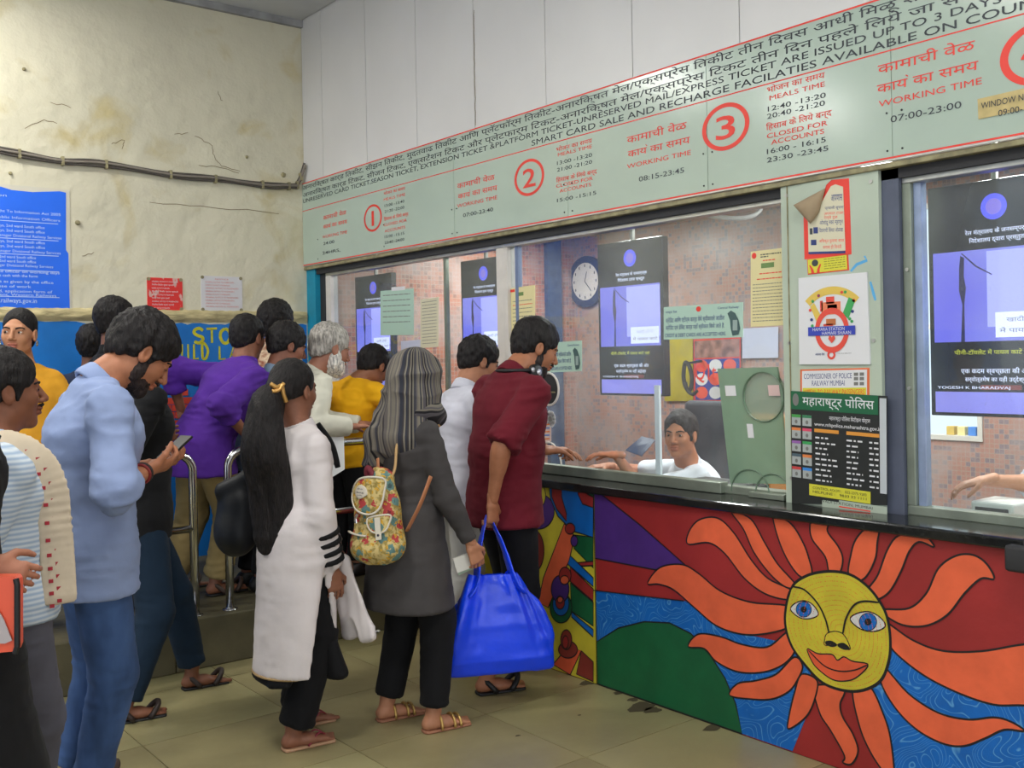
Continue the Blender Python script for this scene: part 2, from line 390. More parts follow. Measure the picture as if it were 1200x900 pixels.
MB().box((GX-.01, 4.33, .98), (GX+.02, 4.355, 2.18)).build('mullion', mat('blue_grey_metal', (120, 135, 165), .4, .3), w2)
MB().box((GX-.002, 3.30, .985), (GX+.012, 3.33, 1.42)).build('glass_edge', mat('bright_glass_edge', (225, 232, 240), .2), w2)
MB().box((GX-.06, 2.89, .951), (GX-.01, 4.18, 1.0), .004).build('sill_channel', M_alud, w2)
MB().box((GX-.06, 2.56, .951), (GX-.01, 2.74, .975), .003).build('sill_block', M_alud, w2)
w3 = window('window_3', 2.03, .35, .95, 2.225, post=.035, m=M_alud)
MB().box((GX-.01, 1.966, .985), (GX+.03, 1.994, 2.18)).build('mullion', mat('frosted_blue_strip', (150, 165, 195), .35, .2, var=.12, vscale=12), w3)
for zz in (1.86, 1.42): MB().tube([(GX-.036, 2.012, zz), (GX-.03, 2.012, zz)], .007, 8).build('screw', M_alu, w3)
# small switch by window 1
e = MB().box((WX+.03, 6.545, 1.62), (WX+.05, 6.60, 1.73), .004).build('switch_plate', M_whitepaint); tag(e, 'small white switch plate on the dark recess by the teal strip', 'switch')

# ticket counter
ct = empty('ticket_counter', (CXF, 3.0, 0), 'long painted ticket counter with black granite top under the windows', 'counter')
MB().box((CXF, -3, 0), (WX+.14, LY, .91)).build('front_wall', mat('mural_ground_red', (150, 38, 36), .55, var=.1, vscale=4, bump=.002, bscale=16), ct)
MB().box((SLX, -3, .91), (GX-.031, LY, .95), .008).build('countertop', M_granite, ct)
MB().box((GX-.031, -3, .91), (GX+.10, LY, .949)).build('inner_sill', M_alud, ct)

# ---------------- sign board over the windows
sb = empty('ticket_sign_board', (WX, 3.0, 2.262), 'long pale green sign board of window numbers and working times', 'sign')
SX = WX-.016
for a, b_ in zip([LY-.004, 4.815, 3.822, 2.907, 2.03, 1.0], [4.815, 3.822, 2.907, 2.03, 1.0, -.2]):
    MB().box((SX, b_+.0015, 2.263), (WX-.001, a-.0015, 2.872)).build('board', M_sign, sb)
for z, t in ((2.868, .007), (2.668, .005), (2.273, .007)):
    MB().box((SX-.0008, -.2, z-t/2), (SX-.0002, LY-.005, z+t/2)).build('red_line', M_red, sb)
MB().box((SX-.004, -.2, 2.262), (SX-.0005, LY-.005, 2.268)).build('edge_strip', M_alu, sb)
YL = 6.71
def row(s, y_start, y_end, zb, h, m=M_ink, bold=.008):
    # one part per printed word, set along the line by the advance of the whole text
    b0 = 0 if ('M' in s or 'W' in s) else bold*.35; full = text_mesh(s, b0)[0][:, 0]; x0, k = full.min(), (y_start-y_end)/(full.max()-full.min()); n = 0
    for wd_ in s.split(' '):
        if wd_:
            c_ = text_mesh(s[:n]+wd_, b0)[0][:, 0].max(); wl_ = np.ptp(text_mesh(wd_, b0)[0][:, 0])
            lettering(wd_, (SX-.0015, y_start-(c_-wl_-x0)*k, zb), (0, -1, 0), (0, 0, 1), wl_*k, h, m, sb, bold=bold)
        n += len(wd_)+1
row('अनारक्षित कार्ड तिकीट, सीझन तिकीट, मुदतवाढ तिकीट आणि प्लॅटफॉर्म तिकीट-अनारक्षित मेल/एक्सप्रेस तिकीट तीन दिवस आधी मिळू शकतील', YL, 1.70, 2.820, .032)
row('अनारक्षित कार्ड टिकट, सीजन टिकट, एक्सटेंशन टिकट और प्लेटफार्म टिकट-अनारक्षित मेल/एक्सप्रेस टिकट तीन दिन पहले लिये जा सकते है', YL, 1.55, 2.768, .032)
row('UNRESERVED CARD TICKET,SEASON TICKET, EXTENSION TICKET &PLATFORM TICKET-UNRESERVED MAIL/EXPRESS TICKET ARE ISSUED UP TO 3 DAYS', YL, 1.62, 2.727, .029, bold=.012)
row('SMART CARD SALE AND RECHARGE FACILATIES AVAILABLE ON COUNTERS', 4.10, 1.33, 2.682, .031, bold=.014)
def ring(yc, zc, r, t=.011, ry=1.27):
    mb = MB(); n = 48
    for i in range(n):
        a = 2*math.pi*i/n
        for q in (r-t/2, r+t/2): mb.v.append((SX-.0013, yc-math.cos(a)*q*ry, zc+math.sin(a)*q))
    for i in range(n): j = (i+1) % n; mb.f.append((2*i, 2*i+1, 2*j+1, 2*j))
    mb.build('ring', M_red, sb)
def blk(lines, px, z_top, gap, wid):   # lines: (text, height, material, gap after)
    y = onx(px, 0, SX)[1]; z = z_top
    for s, h, m, wd in lines:
        z -= h; lettering(s, (SX-.0015, y, z), (0, -1, 0), (0, 0, 1), wd, h, m, sb, bold=.008); z -= gap
def windowno(no, ypx, r, zc=2.515, t=.013):
    y = onx(ypx, 200, SX)[1]; ring(y, zc, r, t)
    lettering(no, (SX-.0015, y+(.052 if no != '1' else .015), zc-.05), (0, -1, 0), (0, 0, 1), .105 if no != '1' else .03, .10, M_red, sb, bold=.03)
WT = [('कामाची वेळ', .030, M_red, .20), ('काय^ का समय', .030, M_red, .22), ('WORKING TIME', .022, M_red, .22)]
windowno('1', 436, .082, 2.50, t=.014); windowno('2', 620, .090, 2.52, t=.015); windowno('3', 851, .092, 2.535, t=.018)
yc = onx(1200, 66, SX); ring(yc[1]-.055, yc[2], .095, .022)
def sline(s, p0, p1, h, m, bold=.01): wtext(s, p0, p1, h, SX, m, sb, bold=bold)
# window 1 block
sline('कामाची वेळ', (379, 258), (406, 251), .030, M_red); sline('काय^ का समय', (379, 268), (407, 262), .028, M_red); sline('WORKING TIME', (378, 280), (407, 273), .022, M_red)
sline('24:00', (379, 288), (392, 284), .022, M_ink); sline('24HRS,', (378, 299), (399, 294), .022, M_ink)
sline('भोजन का समय', (450, 229), (475, 222), .02, M_red); sline('MEALS TIME', (450, 236), (475, 229), .018, M_red)
sline('13:00 -13:40', (451, 243), (474, 237), .018, M_ink); sline('21:20 -22:00', (451, 250), (474, 244), .018, M_ink)
sline('हिसाब के लिये बन्द', (450, 259), (479, 252), .02, M_red); sline('CLOSED FOR', (450, 266), (477, 259), .018, M_red); sline('ACCOUNTS', (451, 273), (475, 267), .018, M_red)
sline('15:00 -15:15', (451, 280), (474, 274), .018, M_ink); sline('23:40 -24:00', (451, 287), (474, 281), .018, M_ink)
# window 2 block
sline('कामाची वेळ', (536, 221), (580, 211), .032, M_red); sline('काय^ का समय', (537, 233), (583, 223), .030, M_red); sline('WORKING TIME', (536, 244), (583, 233), .022, M_red)
sline('07:00-23:40', (543, 255), (578, 247), .022, M_ink)
sline('भोजन का समय', (652, 177), (694, 168), .022, M_red); sline('MEALS TIME', (654, 183), (694, 174), .018, M_red)
sline('13:00 -13:20', (653, 193), (694, 184), .019, M_ink); sline('21:00 -21:20', (653, 201), (694, 192), .019, M_ink)
sline('हिसाब के लिये बन्द', (652, 213), (700, 204), .022, M_red); sline('CLOSED FOR', (652, 220), (695, 211), .018, M_red); sline('ACCOUNTS', (656, 226), (693, 218), .018, M_red)
sline('15:00 -15:15', (653, 237), (699, 228), .019, M_ink)
# window 3 block
sline('कामाची वेळ', (735, 168), (805, 151), .034, M_red); sline('काय^ का समय', (736, 185), (809, 167), .032, M_red); sline('WORKING TIME', (735, 198), (810, 181), .022, M_red)
sline('08:15-23:45', (749, 213), (802, 202), .024, M_ink)
sline('भोजन का समय', (899, 108), (967, 92), .024, M_red); sline('MEALS TIME', (902, 117), (967, 102), .020, M_red)
sline('12:40 -13:20', (900, 130), (968, 115), .021, M_ink); sline('20:40 -21:20', (899, 139), (967, 124), .021, M_ink)
sline('हिसाब के लिये बन्द', (898, 153), (975, 135), .024, M_red); sline('CLOSED FOR', (899, 162), (970, 147), .020, M_red); sline('ACCOUNTS', (904, 170), (966, 156), .020, M_red)
sline('16:00 - 16:15', (899, 181), (968, 166), .021, M_ink); sline('23:30 -23:45', (899, 191), (971, 176), .021, M_ink)
# window 4 block
sline('कामाची वेळ', (1029, 87), (1143, 58), .036, M_red); sline('काय^ का समय', (1028, 108), (1147, 83), .034, M_red); sline('WORKING TIME', (1030, 127), (1151, 97), .024, M_red)
sline('07:00-23:00', (1044, 145), (1127, 125), .025, M_ink)
sline('4', (1197, 80), (1216, 76), .09, M_red, .02)
tp = onx(1147, 141, SX)[1]; t0 = onx(1147, 140, SX)
MB().extr([(SX-.002, tp, t0[2]), (SX-.002, tp-.30, t0[2]+.004), (SX-.002, tp-.30, t0[2]+.075), (SX-.002, tp+.002, t0[2]+.07)], (-.0006, 0, 0)).build('paper_patch', mat('tan_tape', (196, 176, 120), .7, var=.12, vscale=20), sb)
wtext('WINDOW NO-4', (1150, 128), (1215, 114), .022, SX-.003, M_ink, sb); wtext('09:00-17:00', (1170, 136), (1225, 126), .022, SX-.003, M_ink, sb)
mb = MB()   # screws along the board
for yy in (6.5, 5.6, 4.84, 4.79, 3.85, 3.79, 2.93, 2.88, 2.05, 1.99):
    for zz in (2.30, 2.44): mb.tube([(SX-.003, yy, zz), (SX, yy, zz)], .004, 6)
tag(mb.build('screw_heads', M_dark, sb), kind='stuff')

# cracks and an old scar in the plaster, dark seam on the white boards
M_crack = mat('crack_brown', (128, 112, 80), .9); mb = MB(); rc = random.Random(5)
for pts in ([(228, 160), (248, 170), (252, 186), (262, 196), (285, 203)], [(232, 193), (258, 196), (284, 203)], [(255, 108), (263, 122)], [(205, 158), (225, 156)], [(130, 170), (146, 164), (143, 176)], [(95, 300), (115, 296)], [(60, 120), (90, 128)], [(176, 238), (250, 243), (345, 252)], [(30, 150), (52, 141), (70, 146)]):
    P_ = [ony(*q, LY) for q in pts]; S = []
    for a, b in zip(P_, P_[1:]):
        for t in np.linspace(0, 1, 6)[:-1]: S.append((a[0]+(b[0]-a[0])*t+rc.uniform(-.006, .006), a[2]+(b[2]-a[2])*t+rc.uniform(-.008, .008)))
    stroke(mb, S, .0045, 'y', LY-.0012)
tag(mb.build('cracks', M_crack, wl), kind='stuff')
mb = MB(); a = onx(555, 12, WX-.001); b_ = onx(555, 148, WX-.001); n = 26
stroke(mb, [(a[1]+rc.uniform(-.004, .004), a[2]+(b_[2]-a[2])*i/n) for i in range(n+1)], .006, 'x', WX-.001); tag(mb.build('dark_seam', M_crack, wr), kind='stuff')
# ================================================================ MURAL (painted on the counter front)
def C6(X, Y): p = onx(600+X/2, 540+Y/2, CXF); return (p[1], p[2])
def C5(X, Y): p = onx(600+X/3.4615, 550+Y/3.4615, CXF); return (p[1], p[2])
def CF(X, Y): p = onx(880+X/3.914, 620+Y/3.914, CXF); return (p[1], p[2])
def pm(n, c, **k): return mat('mural_'+n, c, .55, var=.09, vscale=9, detail=6, bump=.0012, bscale=25, **k)
P_or, P_red, P_blue, P_green, P_pur, P_yel, P_brown, P_black, P_white = pm('orange', (222, 96, 58)), pm('red', (150, 40, 36)), pm('blue', (0, 96, 178)), pm('green', (14, 92, 52)), pm('purple', (72, 38, 116)), pm('yellow', (196, 182, 48)), pm('brown', (128, 44, 34)), mat('mural_black', (26, 24, 26), .5), mat('mural_white', (205, 205, 200), .5)
P_or2 = pm('orange_bright', (214, 86, 50))
nt, b, L = nodes_of(P_blue)      # pale wave strokes brushed over the blue
tcn = nt.nodes.new('ShaderNodeTexCoord'); wv = nt.nodes.new('ShaderNodeTexNoise'); wv.inputs['Scale'].default_value = 5.5; wv.inputs['Detail'].default_value = .6; wv.inputs['Distortion'].default_value = 1.2
L(tcn.outputs['Object'], wv.inputs['Vector'])
mm = nt.nodes.new('ShaderNodeMath'); mm.operation = 'MULTIPLY'; mm.inputs[1].default_value = 16; L(wv.outputs[0], mm.inputs[0])
fr = nt.nodes.new('ShaderNodeMath'); fr.operation = 'FRACT'; L(mm.outputs[0], fr.inputs[0])
rp = nt.nodes.new('ShaderNodeValToRGB'); rp.color_ramp.elements[0].position = .40; rp.color_ramp.elements[0].color = (0, 0, 0, 1)
rp.color_ramp.elements[1].position = .5; rp.color_ramp.elements[1].color = (.6, .6, .6, 1); q = rp.color_ramp.elements.new(.6); q.color = (0, 0, 0, 1)
L(fr.outputs[0], rp.inputs[0])
mx = nt.nodes.new('ShaderNodeMix'); mx.data_type = 'RGBA'; mx.inputs[7].default_value = (*lin((110, 176, 214)), 1)
L(rp.outputs[0], mx.inputs[0]); L(b.inputs['Base Color'].links[0].from_socket, mx.inputs[6]); L(mx.outputs[2], b.inputs['Base Color'])
P_blue2 = pm('plain_blue', (0, 98, 180))
ZT, ZB = .908, .004
def clampz(p): return (p[0], min(max(p[1], ZB), ZT))
_lay = [0]
OUT = MB()
def shape(name, pts, m, closed_spline=True, n=6, lw=.007, parent=ct, outline=True, dz=None):
    _lay[0] += 1; off = .0012+_lay[0]*.00012
    S = spline(pts, n, True) if closed_spline else [np.array(p, float) for p in pts]
    S = [clampz(p) for p in S]
    me = MB().extr([(CXF-off, p[0], p[1]) for p in S], (off-.0002, 0, 0)).build(name, m, parent, tri=True)
    if outline: stroke(OUT, S+[S[0]], lw, 'x', CXF-off-.00006)
    return off
def line(pts, wd=.007, sp=True, mb=None):
    S = spline(pts, 6) if sp else pts
    stroke(mb or OUT, [clampz(p) for p in S], wd, 'x', CXF-.0062)
# right-hand panel
c = lambda L_: [C6(*p) for p in L_]
shape('purple_wedge', c([(193, 75), (212, 74), (300, 150), (405, 243), (345, 257), (193, 228)]), P_pur, False)
shape('blue_water', c([(193, 303), (405, 328), (520, 400), (700, 440), (700, 520), (690, 600), (658, 690), (500, 640), (193, 560)]), P_blue, False, outline=False)
line(c([(193, 303), (405, 328)]), sp=False)
shape('blue_water', c([(830, 520), (890, 440), (1060, 500), (1700, 600), (1700, 1200), (1400, 1100), (895, 900), (893, 715), (855, 600)]), P_blue, False, outline=False)
shape('green_hill', c([(193, 428), (250, 392), (310, 377), (370, 380), (420, 405), (465, 455), (500, 510), (525, 570), (540, 645), (400, 660), (193, 560)]), P_green, False)
RAYS = [
 [(413, 195), (416, 165), (440, 138), (482, 134), (520, 168), (560, 230), (600, 275), (655, 303), (650, 325), (595, 312), (545, 275), (500, 218), (462, 192)],
 [(515, 119), (560, 136), (592, 190), (622, 240), (665, 290), (645, 297), (608, 268), (568, 215), (543, 160)],
 [(613, 122), (655, 148), (682, 190), (697, 230), (703, 265), (678, 272), (648, 235), (624, 180)],
 [(706, 141), (744, 139), (740, 165), (765, 200), (776, 230), (768, 262), (745, 262), (735, 225), (705, 185), (699, 155)],
 [(836, 153), (861, 155), (857, 190), (852, 230), (830, 272), (800, 285), (789, 262), (794, 225), (806, 185)],
 [(990, 202), (955, 190), (932, 212), (912, 260), (884, 308), (850, 326), (834, 305), (858, 268), (880, 210), (905, 176), (950, 166), (975, 180)],
 [(1131, 276), (1100, 276), (1062, 310), (1022, 360), (972, 386), (915, 384), (868, 356), (875, 348), (932, 345), (972, 310), (1000, 252), (1040, 223), (1080, 220), (1112, 240)],
 [(872, 376), (940, 420), (1010, 445), (1100, 446), (1200, 430), (1300, 426), (1400, 440), (1400, 600), (1300, 584), (1200, 573), (1130, 571), (1050, 545), (970, 505), (905, 455), (880, 420)],
 [(870, 480), (930, 545), (1000, 590), (1070, 606), (1130, 601), (1170, 611), (1202, 633), (1155, 630), (1110, 650), (1060, 668), (1010, 662), (950, 630), (900, 580), (866, 520)],
 [(800, 535), (840, 530), (870, 590), (888, 650), (896, 740), (872, 728), (840, 680), (815, 620)],
 [(712, 528), (778, 535), (770, 570), (776, 600), (800, 640), (812, 680), (797, 710), (776, 706), (780, 690), (748, 632), (722, 590)],
 [(680, 500), (716, 515), (710, 560), (690, 600), (650, 628), (650, 600), (664, 540)],
 [(511, 549), (530, 522), (572, 515), (620, 500), (662, 460), (682, 480), (672, 510), (650, 540), (610, 558), (560, 558)],
 [(414, 435), (438, 406), (490, 412), (540, 430), (600, 436), (650, 400), (665, 440), (640, 475), (590, 495), (530, 494), (480, 470), (452, 440)],
 [(319, 287), (348, 250), (400, 243), (440, 265), (490, 305), (560, 331), (655, 342), (655, 385), (600, 404), (540, 406), (480, 386), (430, 345), (380, 302), (345, 289)]]
for r in RAYS: shape('sun_ray', c(r), P_or)
face = [C6(*p) for p in [(655, 300), (690, 270), (740, 259), (790, 265), (830, 290), (860, 325), (880, 365), (888, 420), (884, 470), (865, 515), (825, 537), (780, 538), (730, 520), (690, 480), (655, 430), (641, 370)]]
foff = shape('sun_face', face, P_yel, lw=.011)
# red dashes that follow the rim of the face
FS = spline(face, 8, True); cen = np.mean(FS, axis=0); dash = MB()
for k in range(1, 12):
    s = 1-k*.082; ring_ = [cen+(np.array(p)-cen)*s for p in FS]
    d = 0; on = 0
    for i in range(len(ring_)):
        a, b2 = ring_[i], ring_[(i+1) % len(ring_)]; ln = np.linalg.norm(b2-a); m_ = max(1, int(ln/.017))
        for j in range(m_):
            if random.random() < .85:
                p0 = a+(b2-a)*(j+random.uniform(0, .3))/m_; p1 = a+(b2-a)*(j+random.uniform(.5, .8))/m_
                stroke(dash, [p0, p1], .0032, 'x', CXF-.0046)
tag(dash.build('red_dashes', P_or2, ct), kind='stuff')
cf = lambda L_: [CF(*p) for p in L_]
def eye(wh, ic, ir):
    shape('painted_eye', cf(wh), P_white, lw=.005)
    for rr, m in ((ir, P_blue2), (ir*.36, P_black)):
        shape('painted_iris', cf([(ic[0]+math.cos(a)*rr, ic[1]+math.sin(a)*rr) for a in np.linspace(0, 2*math.pi, 13)[:-1]]), m, lw=.003)
eye([(184, 365), (205, 340), (245, 328), (285, 345), (312, 388), (285, 408), (240, 410), (205, 392)], (245, 368), 35)
eye([(458, 412), (485, 388), (540, 378), (590, 400), (620, 440), (590, 464), (540, 468), (490, 448)], (540, 425), 40)
line(cf([(195, 262), (250, 278), (310, 340), (345, 410), (362, 475)]), .007); line(cf([(425, 480), (440, 410), (475, 350), (520, 330), (590, 335)]), .007)
shape('painted_nose', cf([(350, 480), (340, 515), (345, 532), (400, 530), (455, 552), (450, 520), (425, 480), (388, 468)]), P_yel, lw=.004)
shape('painted_nostril', cf([(345, 520), (370, 515), (395, 530), (370, 535)]), P_black); shape('painted_nostril', cf([(402, 532), (428, 525), (452, 545), (430, 548)]), P_black)
shape('painted_lips', cf([(262, 548), (310, 570), (375, 574), (400, 600), (430, 585), (470, 605), (540, 620), (500, 670), (450, 694), (380, 690), (310, 640), (280, 600)]), P_or2, lw=.005)
line(cf([(268, 555), (340, 625), (410, 650), (480, 645), (538, 622)]), .005)
# left-hand panel
d5 = lambda L_: [C5(*p) for p in L_]
shape('mural_ground', [(4.9, ZB), (C5(333, 60)[0], ZB), (C5(333, 60)[0], ZT), (4.9, ZT)], P_yel, False, outline=False)
shape('painted_band', d5([(215, 220), (258, 270), (235, 370), (150, 560), (110, 540), (130, 440)]), P_or, False)
shape('painted_band', d5([(240, 350), (333, 440), (333, 475), (230, 385)]), P_blue2, False)
shape('painted_band', d5([(240, 395), (333, 485), (333, 535), (240, 455)]), P_red, False)
shape('painted_band', d5([(240, 460), (333, 540), (333, 635), (245, 575)]), P_green, False)
shape('painted_band', d5([(245, 578), (333, 650), (333, 680), (245, 598)]), P_blue2, False)
shape('painted_band', d5([(250, 265), (333, 275), (333, 400), (255, 320)]), P_green, False)
shape('painted_band', d5([(270, 378), (333, 372), (333, 390), (285, 392)]), P_red, False)
shape('painted_band', d5([(285, 735), (333, 780), (333, 860), (265, 830)]), P_brown, False)
shape('painted_band', d5([(170, 790), (230, 720), (285, 735), (240, 840)]), P_or2, False)
def disc(x, y, rx, ry, m, name='painted_disc'): shape(name, d5([(x+math.cos(a)*rx, y+math.sin(a)*ry) for a in np.linspace(0, 2*math.pi, 15)[:-1]]), m, lw=.006)
disc(110, 170, 65, 72, P_pur); disc(100, 105, 40, 58, P_yel)
shape('painted_arc', d5([(155, 50), (333, 50), (333, 275), (250, 250), (190, 190), (160, 120)]), P_blue2, False)
shape('painted_arc', d5([(165, 50), (205, 50), (205, 110), (225, 180), (225, 210), (185, 160), (165, 110)]), P_red, False)
shape('painted_arc', d5([(270, 50), (333, 50), (333, 155), (290, 140), (272, 100)]), P_red, False); shape('painted_arc', d5([(302, 50), (333, 50), (333, 112), (310, 100)]), P_green, False)
disc(92, 330, 42, 85, P_brown); disc(82, 330, 14, 32, P_or)
disc(240, 240, 20, 22, P_red); disc(257, 290, 14, 22, P_pur)
disc(203, 560, 44, 62, P_green); disc(203, 545, 33, 48, P_blue2); disc(200, 485, 36, 55, P_pur); disc(220, 430, 24, 34, P_red); disc(218, 448, 17, 18, P_or); disc(200, 540, 18, 26, P_red); disc(200, 528, 11, 13, P_or)
disc(232, 730, 38, 34, P_brown); disc(225, 690, 22, 40, P_brown); disc(222, 700, 12, 26, P_red)
# continuing towards the platform, mostly behind people
for k in range(7): disc(30-k*22, 150+(k*97) % 560, 30, 80, [P_red, P_blue2, P_green, P_pur, P_or][k % 5])
for yy in (C5(333, 0)[0],): stroke(OUT, [(yy, ZB), (yy, ZT)], .008, 'x', CXF-.0065)
tag(OUT.build('black_outlines', P_black, ct), kind='stuff')
# ================================================================ TICKET OFFICE BEHIND THE GLASS
def mosaic(name, c1, c2, c3, size, blotch=None):
    m = bpy.data.materials.new(name); m.use_nodes = True; nt, b, L = nodes_of(m)
    tc = nt.nodes.new('ShaderNodeTexCoord'); mp = nt.nodes.new('ShaderNodeMapping'); mp.inputs['Scale'].default_value = (1/size,)*3; L(tc.outputs['Object'], mp.inputs[0])
    fl = nt.nodes.new('ShaderNodeVectorMath'); fl.operation = 'FLOOR'; L(mp.outputs[0], fl.inputs[0])
    wn = nt.nodes.new('ShaderNodeTexWhiteNoise'); L(fl.outputs[0], wn.inputs[0])
    rp = nt.nodes.new('ShaderNodeValToRGB'); rp.color_ramp.interpolation = 'CONSTANT'
    for e, p, cc in zip([rp.color_ramp.elements[0], rp.color_ramp.elements[1], rp.color_ramp.elements.new(.72)], (0, .4, .72), (c1, c2, c3)): e.position = p; e.color = (*lin(cc), 1)
    rp.color_ramp.elements[0].color = (*lin(c1), 1)
    L(wn.outputs[0], rp.inputs[0])
    fr = nt.nodes.new('ShaderNodeVectorMath'); fr.operation = 'FRACTION'; L(mp.outputs[0], fr.inputs[0])
    sp = nt.nodes.new('ShaderNodeSeparateXYZ'); L(fr.outputs[0], sp.inputs[0])
    mins = []
    mn = nt.nodes.new('ShaderNodeMath'); mn.operation = 'MINIMUM'; L(sp.outputs[2], mn.inputs[0])
    ax = nt.nodes.new('ShaderNodeMath'); ax.operation = 'MINIMUM'
    L(sp.outputs[1 if blotch else 0], mn.inputs[1])
    lt = nt.nodes.new('ShaderNodeMath'); lt.operation = 'LESS_THAN'; lt.inputs[1].default_value = .12; L(mn.outputs[0], lt.inputs[0])
    mx = nt.nodes.new('ShaderNodeMix'); mx.data_type = 'RGBA'; mx.inputs[7].default_value = (*lin((170, 150, 140)), 1); L(lt.outputs[0], mx.inputs[0]); L(rp.outputs[0], mx.inputs[6])
    ns = nt.nodes.new('ShaderNodeTexNoise'); ns.inputs['Scale'].default_value = 3; ns.inputs['Detail'].default_value = 6; L(tc.outputs['Object'], ns.inputs[0])
    mr = nt.nodes.new('ShaderNodeMapRange'); mr.inputs[1].default_value = .42; mr.inputs[2].default_value = .62; mr.inputs[4].default_value = .6; L(ns.outputs[0], mr.inputs[0])
    m3 = nt.nodes.new('ShaderNodeMix'); m3.data_type = 'RGBA'; m3.inputs[7].default_value = (*lin((176, 164, 162)), 1); L(mr.outputs[0], m3.inputs[0]); L(mx.outputs[2], m3.inputs[6])
    L(m3.outputs[2], b.inputs['Base Color']); b.inputs['Roughness'].default_value = .35
    return m
M_mosA = mosaic('mosaic_end_wall', (176, 112, 92), (196, 138, 116), (140, 96, 84), .035)
M_mosB = mosaic('mosaic_back_wall', (176, 128, 114), (198, 164, 152), (136, 118, 124), .03, True)
bw = empty('wall_office_back', (BX, 3, 0), kind='structure')
wy0, wy1, wz0, wz1 = 3.04, 3.50, 1.00, 2.50
mb = MB(); mb.box((BX, -3, 0), (BX+.15, LY, wz0)); mb.box((BX, -3, wz1), (BX+.15, LY, 3)); mb.box((BX, -3, wz0), (BX+.15, wy0, wz1)); mb.box((BX, wy1, wz0), (BX+.15, LY, wz1))
mb.build('wall_back', M_mosB, bw)
mb = MB()
for a, b_ in (((wy0, wz0), (wy1, wz0+.03)), ((wy0, wz1-.03), (wy1, wz1)), ((wy0, wz0+.03), (wy0+.03, wz1-.03)), ((wy1-.03, wz0+.03), (wy1, wz1-.03)), ((wy0+.03, 1.70), (wy1-.03, 1.73))): mb.box((BX-.01, a[0], a[1]), (BX+.05, b_[0], b_[1]))
mb.build('window_frame', M_whitepaint, bw)
MB().box((GX+.11, LY-.012, 0), (BX, LY-.001, 2.9)).build('wall_office_end', M_mosA); tag(bpy.data.objects['wall_office_end'], kind='structure')
MB().box((5.74, LY-.06, 0), (5.90, LY-.0121, 2.75)).build('trim_4', mat('blue_grey_pipe_casing', (62, 80, 112), .5, var=.2, vscale=15)); tag(bpy.data.objects['trim_4'], kind='structure')
oc = MB().box((GX+.14, -3, 2.75), (BX+.15, LY, 2.86)).build('ceiling_office', M_ceil); tag(oc, kind='structure')
of = MB().box((WX+.14, -3, 0), (BX, LY-.012, .10)).build('floor_office', M_stone); tag(of, kind='structure')
M_lampface = mat('lit_panel', (255, 250, 246), .4, emit=6)
OL = ['round lamp nearest window three in the office', 'round lamp above the clerk in the office', 'round lamp in the office corner by the clock', 'round lamp by the bright office window', 'round lamp at the right end of the office']
for k, (x, y) in enumerate(OFFICE_LAMPS):
    e = empty('round_lamp', (x, y, 2.75), OL[k], 'lamp', 'office ceiling lamps')
    MB().tube([(x, y, 2.66), (x, y, 2.75)], .02, 12).build('stem', M_house, e)
    MB().tube([(x, y, 2.63), (x, y, 2.635), (x, y, 2.66)], [.125, .13, .13], 28).build('housing', M_house, e, True)
    MB().tube([(x, y, 2.622), (x, y, 2.631)], .115, 28).build('diffuser', M_lampface, e)
# hanging displays
def screen_mats():
    m = bpy.data.materials.new('lit_screen_photo'); m.use_nodes = True; nt, b, L = nodes_of(m)
    b.inputs['Base Color'].default_value = (0, 0, 0, 1); b.inputs['Roughness'].default_value = .3
    tc = nt.nodes.new('ShaderNodeTexCoord'); ns = nt.nodes.new('ShaderNodeTexNoise'); ns.inputs['Scale'].default_value = 1.6; ns.inputs['Detail'].default_value = 1; L(tc.outputs['Object'], ns.inputs[0])
    rp = nt.nodes.new('ShaderNodeValToRGB'); rp.color_ramp.elements[0].color = (*lin((120, 116, 245)), 1); rp.color_ramp.elements[0].position = .4; rp.color_ramp.elements[1].position = .6; rp.color_ramp.elements[1].color = (*lin((150, 150, 250)), 1)
    L(ns.outputs[0], rp.inputs[0]); L(rp.outputs[0], b.inputs['Emission Color']); b.inputs['Emission Strength'].default_value = .95
    return m
M_scr = screen_mats(); M_scr2 = mat('lit_screen_table', (140, 134, 226), .3, emit=.7); M_scrw = mat('lit_white_text', (225, 225, 255), .3, emit=.8); M_scry = mat('lit_yellow_text', (200, 200, 60), .3, emit=.6)
M_scrb = mat('display_black', (26, 28, 40), .25); M_scrn = mat('lit_emblem', (90, 90, 240), .3, emit=.8); M_scrd = mat('lit_dark_silhouette', (40, 36, 84), .3, emit=.35); M_scrr = mat('lit_red_strip', (120, 40, 40), .3, emit=.5)
M_scrm = mat('lit_pale_sky', (160, 158, 250), .3, emit=.9)
